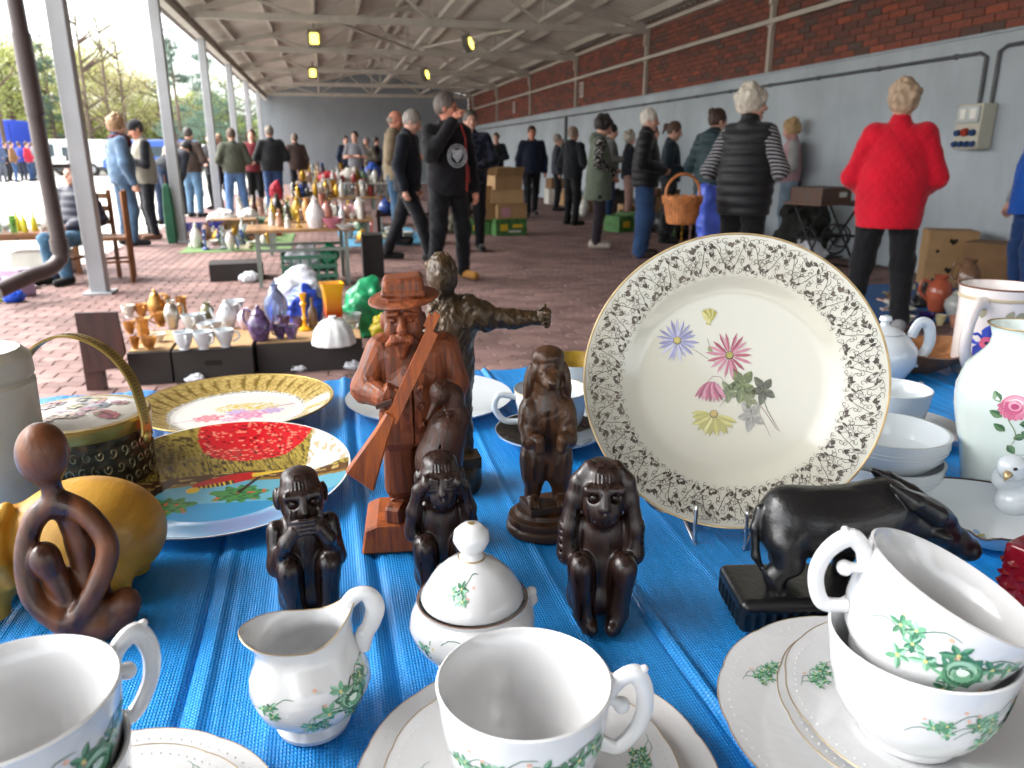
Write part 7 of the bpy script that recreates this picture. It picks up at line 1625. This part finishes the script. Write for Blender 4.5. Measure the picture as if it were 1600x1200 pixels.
# ---- small boxed goods, books and papers mixed in with the ornaments
q = random.Random(55); BC = ['#b9b2a4', '#8a3a34', '#3a4f6f', '#c2b48a', '#6a5a48', '#9aa5a0', '#a88a9a', '#4a6048', '#c9c4bc']; _bm = {}
def small_box(x, y, z, where, group):
    c = q.choice(BC); sz = (round(q.uniform(.08, .2), 2), round(q.uniform(.06, .15), 2), round(q.choice((.015, .03, .05, .09)), 3)); bk_ = sz[2] < .06
    t = thing('book' if bk_ else 'small_box', '%s %s %s' % ({'#b9b2a4': 'beige', '#8a3a34': 'dark red', '#3a4f6f': 'slate blue', '#c2b48a': 'straw yellow', '#6a5a48': 'brown', '#9aa5a0': 'grey green', '#a88a9a': 'mauve', '#4a6048': 'dark green', '#c9c4bc': 'off-white'}[c], 'book lying' if bk_ else 'small box', where), 'book' if bk_ else 'box', (x, y, z), q.uniform(0, 360), group)
    cm = M('cover_' + c[1:], S(c), .6, var=.15, vs_=20)
    if bk_:
        MB().box((0, 0, sz[2] / 2), (sz[0] * .96, sz[1] * .96, sz[2] * .7)).build('pages', M('paper', S('#c9c2b0'), .8), t)
        for zz in (.06, .94): MB().box((0, 0, sz[2] * zz), (sz[0], sz[1], sz[2] * .12)).build('cover', cm, t)
    else:
        MB().box((0, 0, sz[2] / 2), sz).build('carton', cm, t); MB().box((0, -sz[1] / 2 - .001, sz[2] / 2), (sz[0] * .6, .002, sz[2] * .5)).build('label_panel', M('paper'), t)
for n_, x0, y0, x1, y1, z, wh, gr in ((26, -1.78, 10.5, -.65, 12.5, .02, 'on the green edged ground cloth', 'books and boxes on the green edged cloth'), (18, -1.7, 14.6, -.5, 18.6, .02, 'on the pale ground sheet', 'books and boxes on the pale sheet'), (10, .2, 10.7, 1.2, 13, .02, 'on the light blue sheet', 'books and boxes on the light blue sheet'), (8, 3.9, 4.9, 5.2, 6.1, .02, 'on the navy pottery sheet', 'books and boxes on the navy sheet')):
    for _ in range(n_): small_box(q.uniform(x0, x1), q.uniform(y0, y1), z, wh, gr)

for i, (x, y, w_, d_, h_, c) in enumerate([(5.5, 10.2, .5, .4, .3, card2), (5.6, 10.9, .4, .4, .45, card), (5.55, 11.7, .5, .4, .26, banana), (5.6, 12.6, .45, .4, .5, card2), (5.5, 13.6, .5, .4, .3, card), (5.6, 14.8, .4, .4, .4, blkbox), (5.55, 16.0, .5, .4, .3, card2)]):
    carton('%s carton by the side wall, %s from the sewing stand' % ({'cardboard': 'tan', 'cardboard_dark': 'brown', 'banana_green': 'green', 'black_card': 'black'}[c.name], ['first', 'second', 'third', 'fourth', 'fifth', 'sixth', 'seventh'][i]), (x, y, 0), (w_, d_, h_), random.Random(i).uniform(-12, 12), c, 'open' if i % 2 else True)
goods(22, 4.7, 10, 5.2, 16, .0, 'on the paving beside the wall cartons', 'goods along the side wall', 1.2)
# ================================================================ OUTSIDE: trees, vehicles
def tree(label, x, y, h, rx, leafm, seed, base, cache={}, kind='leafy', group='trees beyond the open lot', n=5200):
    t = thing('tree', label, 'tree', (x, y, 0), (seed * 57) % 360, group); q_ = random.Random(seed)
    bark = M('bark', S('#5a4c40'), .9, var=.3, vs_=8)
    key = (base, kind)
    if key not in cache:
        qq = random.Random(base); tips = []; mb = MB(); mb.tube([(0, 0, 0), (.006, 0, .3), (-.008, .005, .65), (0, 0, .98)], [.022, .016, .009, .002], 7)
        for i in range(16):
            z0 = qq.uniform(.2, .85); a = qq.uniform(0, 6.28); l = (.34 if kind != 'conifer' else .3 * (1.1 - z0)) * qq.uniform(.6, 1.1); up_ = .28 if kind != 'conifer' else .02
            p1 = (l * .5 * math.cos(a), l * .5 * math.sin(a), z0 + up_ * l * .7); p2 = (l * math.cos(a), l * math.sin(a), min(1, z0 + up_ * l * 2.2)); mb.tube([(0, 0, z0), p1, p2], [.008, .005, .0015], 5); tips += [p1, p2, ((p1[0] + p2[0]) / 2, (p1[1] + p2[1]) / 2, (p1[2] + p2[2]) / 2)]
        tips += [(0, 0, .9), (0, 0, .75)]
        N = n; ctr = np.array([tips[qq.randrange(len(tips))] for _ in range(N)]); rg = np.random.RandomState(base)
        pos = ctr + rg.normal(0, .062 if kind == 'leafy' else .04, (N, 3)) * (1, 1, .8 if kind == 'leafy' else .35); sz = rg.uniform(.0042, .0098, N) * (1 if kind == 'leafy' else .9)
        if kind == 'bare': keep = rg.rand(N) < .22; pos, sz = pos[keep], sz[keep] * .7; N = len(pos)
        u = rg.normal(size=(N, 3)); u /= np.linalg.norm(u, axis=1)[:, None]; v = np.cross(u, rg.normal(size=(N, 3))); v /= np.linalg.norm(v, axis=1)[:, None]
        V = np.stack([pos - u * sz[:, None], pos + v * sz[:, None] * .7, pos + u * sz[:, None], pos - v * sz[:, None] * .7], 1).reshape(-1, 3)
        me = bpy.data.meshes.new('crown'); me.from_pydata(V.tolist(), [], [(4 * i, 4 * i + 1, 4 * i + 2, 4 * i + 3) for i in range(N)]); me.materials.append(leafm)
        cache[key] = (mb.mesh('trunk', bark), me)
    tr, cr = cache[key]
    o1 = mesh_obj('trunk', tr, t); o2 = mesh_obj('crown', cr, t)
    for o in (o1, o2): o.scale = (rx * 2.6, rx * 2.6, h)
    if len(cr.materials) and cr.materials[0] != leafm: o2.material_slots[0].link = 'OBJECT'; o2.material_slots[0].material = leafm
    return t
def leafmat(nm, c):
    m = M(nm, S(c), .7, var=.35, vs_=9); t, b, L = nodes(m); g = t.nodes.new('ShaderNodeNewGeometry'); mx = t.nodes.new('ShaderNodeHueSaturation'); mr = t.nodes.new('ShaderNodeMapRange'); mr.inputs[3].default_value = .55; mr.inputs[4].default_value = 1.5
    L(g.outputs['Random Per Island'], mr.inputs[0]); L(mr.outputs[0], mx.inputs['Value']); mx.inputs['Color'].default_value = (*S(c), 1); L(mx.outputs[0], b.inputs['Base Color']); tl = t.nodes.new('ShaderNodeBsdfTranslucent'); L(mx.outputs[0], tl.inputs[0]); ms = t.nodes.new('ShaderNodeMixShader'); ms.inputs[0].default_value = .5; L(b.outputs[0], ms.inputs[1]); L(tl.outputs[0], ms.inputs[2]); L(ms.outputs[0], t.nodes['Material Output'].inputs[0])
    return m
lg, lg2, lo_, ld = leafmat('leaf_spring', '#a6aa68'), leafmat('leaf_mid', '#8f985c'), leafmat('leaf_olive', '#aaa278'), leafmat('leaf_dark', '#5a7060')  # spring, mid and olive leaves paled to carry sky haze in their colour
TREES = [(-16, 8.0, 4.5, lg2, 'leafy'), (8, 6.8, 4.2, lg, 'leafy'), (35, 7.4, 4.5, lg2, 'leafy'), (62, 6.6, 4, lo_, 'leafy'), (92, 7.6, 4.4, lg, 'leafy'), (122, 6.8, 4.2, lg2, 'leafy'), (150, 6.8, 4, lg, 'leafy'), (178, 7.2, 4.4, lg2, 'leafy'), (205, 6.6, 4.2, lo_, 'leafy'), (232, 6.8, 4.2, lg, 'leafy'), (258, 5.8, 3.6, lo_, 'leafy'), (282, 4.8, 3, lg, 'leafy'), (306, 5.0, 3.2, lg2, 'leafy'), (335, 5.2, 3.2, ld, 'leafy'), (365, 6.4, 3.4, lg2, 'leafy'), (392, 5.4, 3.4, ld, 'leafy')]
for i, (px, h_, rx, lm_, kd) in enumerate(TREES):
    D_ = 58 + (i * 7) % 13; r_ = _fw + _rt * (px - 800) / _f + _up * (600 - 262) / _f; s_ = D_ / r_[1]
    tree('%s spring tree, %s from the left in the row beyond the lot' % ({'leaf_spring': 'light yellow green', 'leaf_mid': 'mid green', 'leaf_olive': 'olive brown', 'leaf_dark': 'dark green'}[lm_.name], ['first', 'second', 'third', 'fourth', 'fifth', 'sixth', 'seventh', 'eighth', 'ninth', 'tenth', 'eleventh', 'twelfth', 'thirteenth', 'fourteenth', 'fifteenth', 'sixteenth'][i]), r_[0] * s_, D_, h_ * 1.12, rx, lm_, i + 1, i % 4, kind=kd)
for i, (px, D_, h_, rx, lm_, kd, lb) in enumerate([(14, 50, 13.5, 2.4, lo_, 'bare', 'tall nearly bare tree at the far left'), (150, 52, 11.5, 2.6, lg, 'bare', 'tall thin tree just coming into leaf between the first two posts'), (182, 54, 11, 2.4, lo_, 'bare', 'second tall thin tree right of the first bare one'), (206, 56, 9.4, 2.2, lg, 'bare', 'slim budding tree left of the second post'), (288, 46, 8.0, 2.3, ld, 'conifer', 'dark conifer right of the second post'), (334, 50, 7.6, 2.0, ld, 'conifer', 'dark conifer between the third and fourth posts'), (95, 56, 9.0, 2.0, ld, 'conifer', 'dark conifer top between downpipe and first post')]):
    r_ = _fw + _rt * (px - 800) / _f + _up * (600 - 262) / _f; s_ = D_ / r_[1]; tree(lb, r_[0] * s_, D_, h_, rx, lm_, 40 + i, 10 + i, kind=kd, n=6500)
# undergrowth that closes the row of trees below the crowns
rg = np.random.RandomState(9); N = 26000; X = rg.uniform(-62, -3, N); Y = rg.uniform(64, 74, N); Z = rg.uniform(0, 1, N) ** 1.3 * (4.6 + .9 * np.sin(X * .5) + .5 * np.sin(X * 1.3)); sz = rg.uniform(.12, .3, N)
u = rg.normal(size=(N, 3)); u /= np.linalg.norm(u, axis=1)[:, None]; v = np.cross(u, rg.normal(size=(N, 3))); v /= np.linalg.norm(v, axis=1)[:, None]; P_ = np.stack([X, Y, Z], 1)
V = np.stack([P_ - u * sz[:, None], P_ + v * sz[:, None], P_ + u * sz[:, None], P_ - v * sz[:, None]], 1).reshape(-1, 3)
me = bpy.data.meshes.new('undergrowth'); me.from_pydata(V.tolist(), [], [(4 * i, 4 * i + 1, 4 * i + 2, 4 * i + 3) for i in range(N)]); me.materials.append(lg2); tag(mesh_obj('undergrowth', me), 'dense spring green undergrowth behind the row of trees', 'undergrowth', kind='stuff')
def van(label, px, py, col, rz, L_=4.6, W_=1.9, H_=1.95, cabin=True, name='parked_van', cat='van'):
    g = G(px, py); t = thing(name, label, cat, (g.x, g.y, 0), rz, 'vehicles parked beyond the lot'); pm_ = M('paint_' + col[1:], S(col), .3, var=.04, coat=.6); gl = M('car_glass', S('#3a464c'), .08, var=.05, coat=.3); ty = M('tyre', S('#1c1c1c'), .8)
    prof = [(-L_ / 2, .35), (L_ / 2, .35), (L_ / 2, .85), (L_ / 2 - .2, 1.0), (L_ / 2 - .95, H_ - .12), (L_ / 2 - 1.2, H_), (-L_ / 2 + .1, H_), (-L_ / 2, H_ - .15)]
    bev(MB().prism(prof, W_, 'y').build('body', pm_, t, smooth=30), .06, 3)
    MB().prism([(L_ / 2 - .28, 1.06), (L_ / 2 - .92, H_ - .2), (L_ / 2 - .96, H_ - .2), (L_ / 2 - .32, 1.06)], W_ - .25, 'y', off=(.05, 0, .02)).build('windscreen', gl, t)
    for s_ in (-1, 1):
        MB().prism([(L_ / 2 - .5, 1.05), (L_ / 2 - 1.05, H_ - .25), (L_ / 2 - 1.6, H_ - .25), (L_ / 2 - 1.6, 1.05)], .02, 'y', off=(-.1, s_ * (W_ / 2 + .004), 0)).build('side_window', gl, t)
        MB().box((-.4, s_ * (W_ / 2 + .004), 1.3), (1.1, .02, .5)).build('side_window', gl, t); MB().box((L_ / 2 + .005, s_ * .65, .75), (.03, .3, .16)).build('headlight', M('headlight', S('#c9ced2'), .1), t); MB().box((-L_ / 2 - .005, s_ * .8, .95), (.03, .14, .4)).build('tail_light', M('tail_red', S('#8f1f1f'), .2), t)
        for x in (-L_ / 2 + .85, L_ / 2 - .85): w_ = MB().lathe([(0, -.1), (.32, -.1), (.34, -.06), (.34, .06), (.32, .1), (0, .1)], 22).build('wheel', ty, t, (x, s_ * (W_ / 2 - .08), .34), (R(90), 0, 0)); MB().lathe([(0, -.115), (.19, -.112), (.2, .112), (0, .115)], 16).build('rim', M('rim', S('#8f9294'), .3, metal=.6), w_)
    MB().box((0, 0, .42), (L_ + .08, W_ + .02, .16)).build('bumper', M('bumper', S('#2c2d2f'), .6), t); MB().box((-L_ / 2 - .008, 0, H_ - .55), (.02, W_ - .4, .5)).build('rear_window', gl, t)
van('white van parked between downpipe and first post', 122, 274, '#c2c6c4', 165); van('pale beige van behind the denim jacket', 165, 272, '#b0a894', 178); van('blue and white van behind the second post', 243, 276, '#2f55a5', 172, H_=1.9); van('white car-sized van behind the third post', 330, 272, '#c6c8c8', 170, 4.2, 1.8, 1.7)
g = G(10, 278); t = thing('blue_truck', 'bright blue tarpaulin truck at the left edge of the open lot', 'truck', (g.x - 3.2, g.y + 6, 0), 172, 'vehicles parked beyond the lot'); bl_ = M('truck_blue', S('#1f3fae'), .45, var=.08, vs_=3)
bev(MB().box((0, 0, 1.95), (5.0, 2.3, 2.1)).build('cover', bl_, t), .05)
for x in np.linspace(-2.4, 2.4, 14):
    for s_ in (-1, 1): MB().box((float(x), s_ * 1.16, 1.9), (.05, .03, 1.9)).build('strap', M('strap_dark', S('#182a70'), .6), t)
MB().box((0, 0, .8), (5.0, 2.3, .18)).build('bed', MATS['bumper'], t); bev(MB().box((3.3, 0, 1.35), (1.5, 2.1, 1.7)).build('cab', M('paint_c2c6c4'), t), .08)
for x in (-1.7, -.8, 3.2):
    for s_ in (-1, 1): MB().lathe([(0, -.13), (.42, -.13), (.45, -.08), (.45, .08), (.42, .13), (0, .13)], 20).build('wheel', MATS['tyre'], t, (x, s_ * 1.0, .45), (R(90), 0, 0))
fn = thing('mesh_fence', 'grey wire fence along the far side of the lot', 'fence', (0, 57, 0)); fm = M('fence_grey', S('#5f645f'), .6)
for i in range(20): MB().box((-52 + 2.6 * i, 0, .6), (.08, .08, 1.2)).build('post', fm, fn)
for z in (.15, .4, .65, .9, 1.15): MB().box((-27, .05, z), (50, .03, .05)).build('rail', fm, fn)
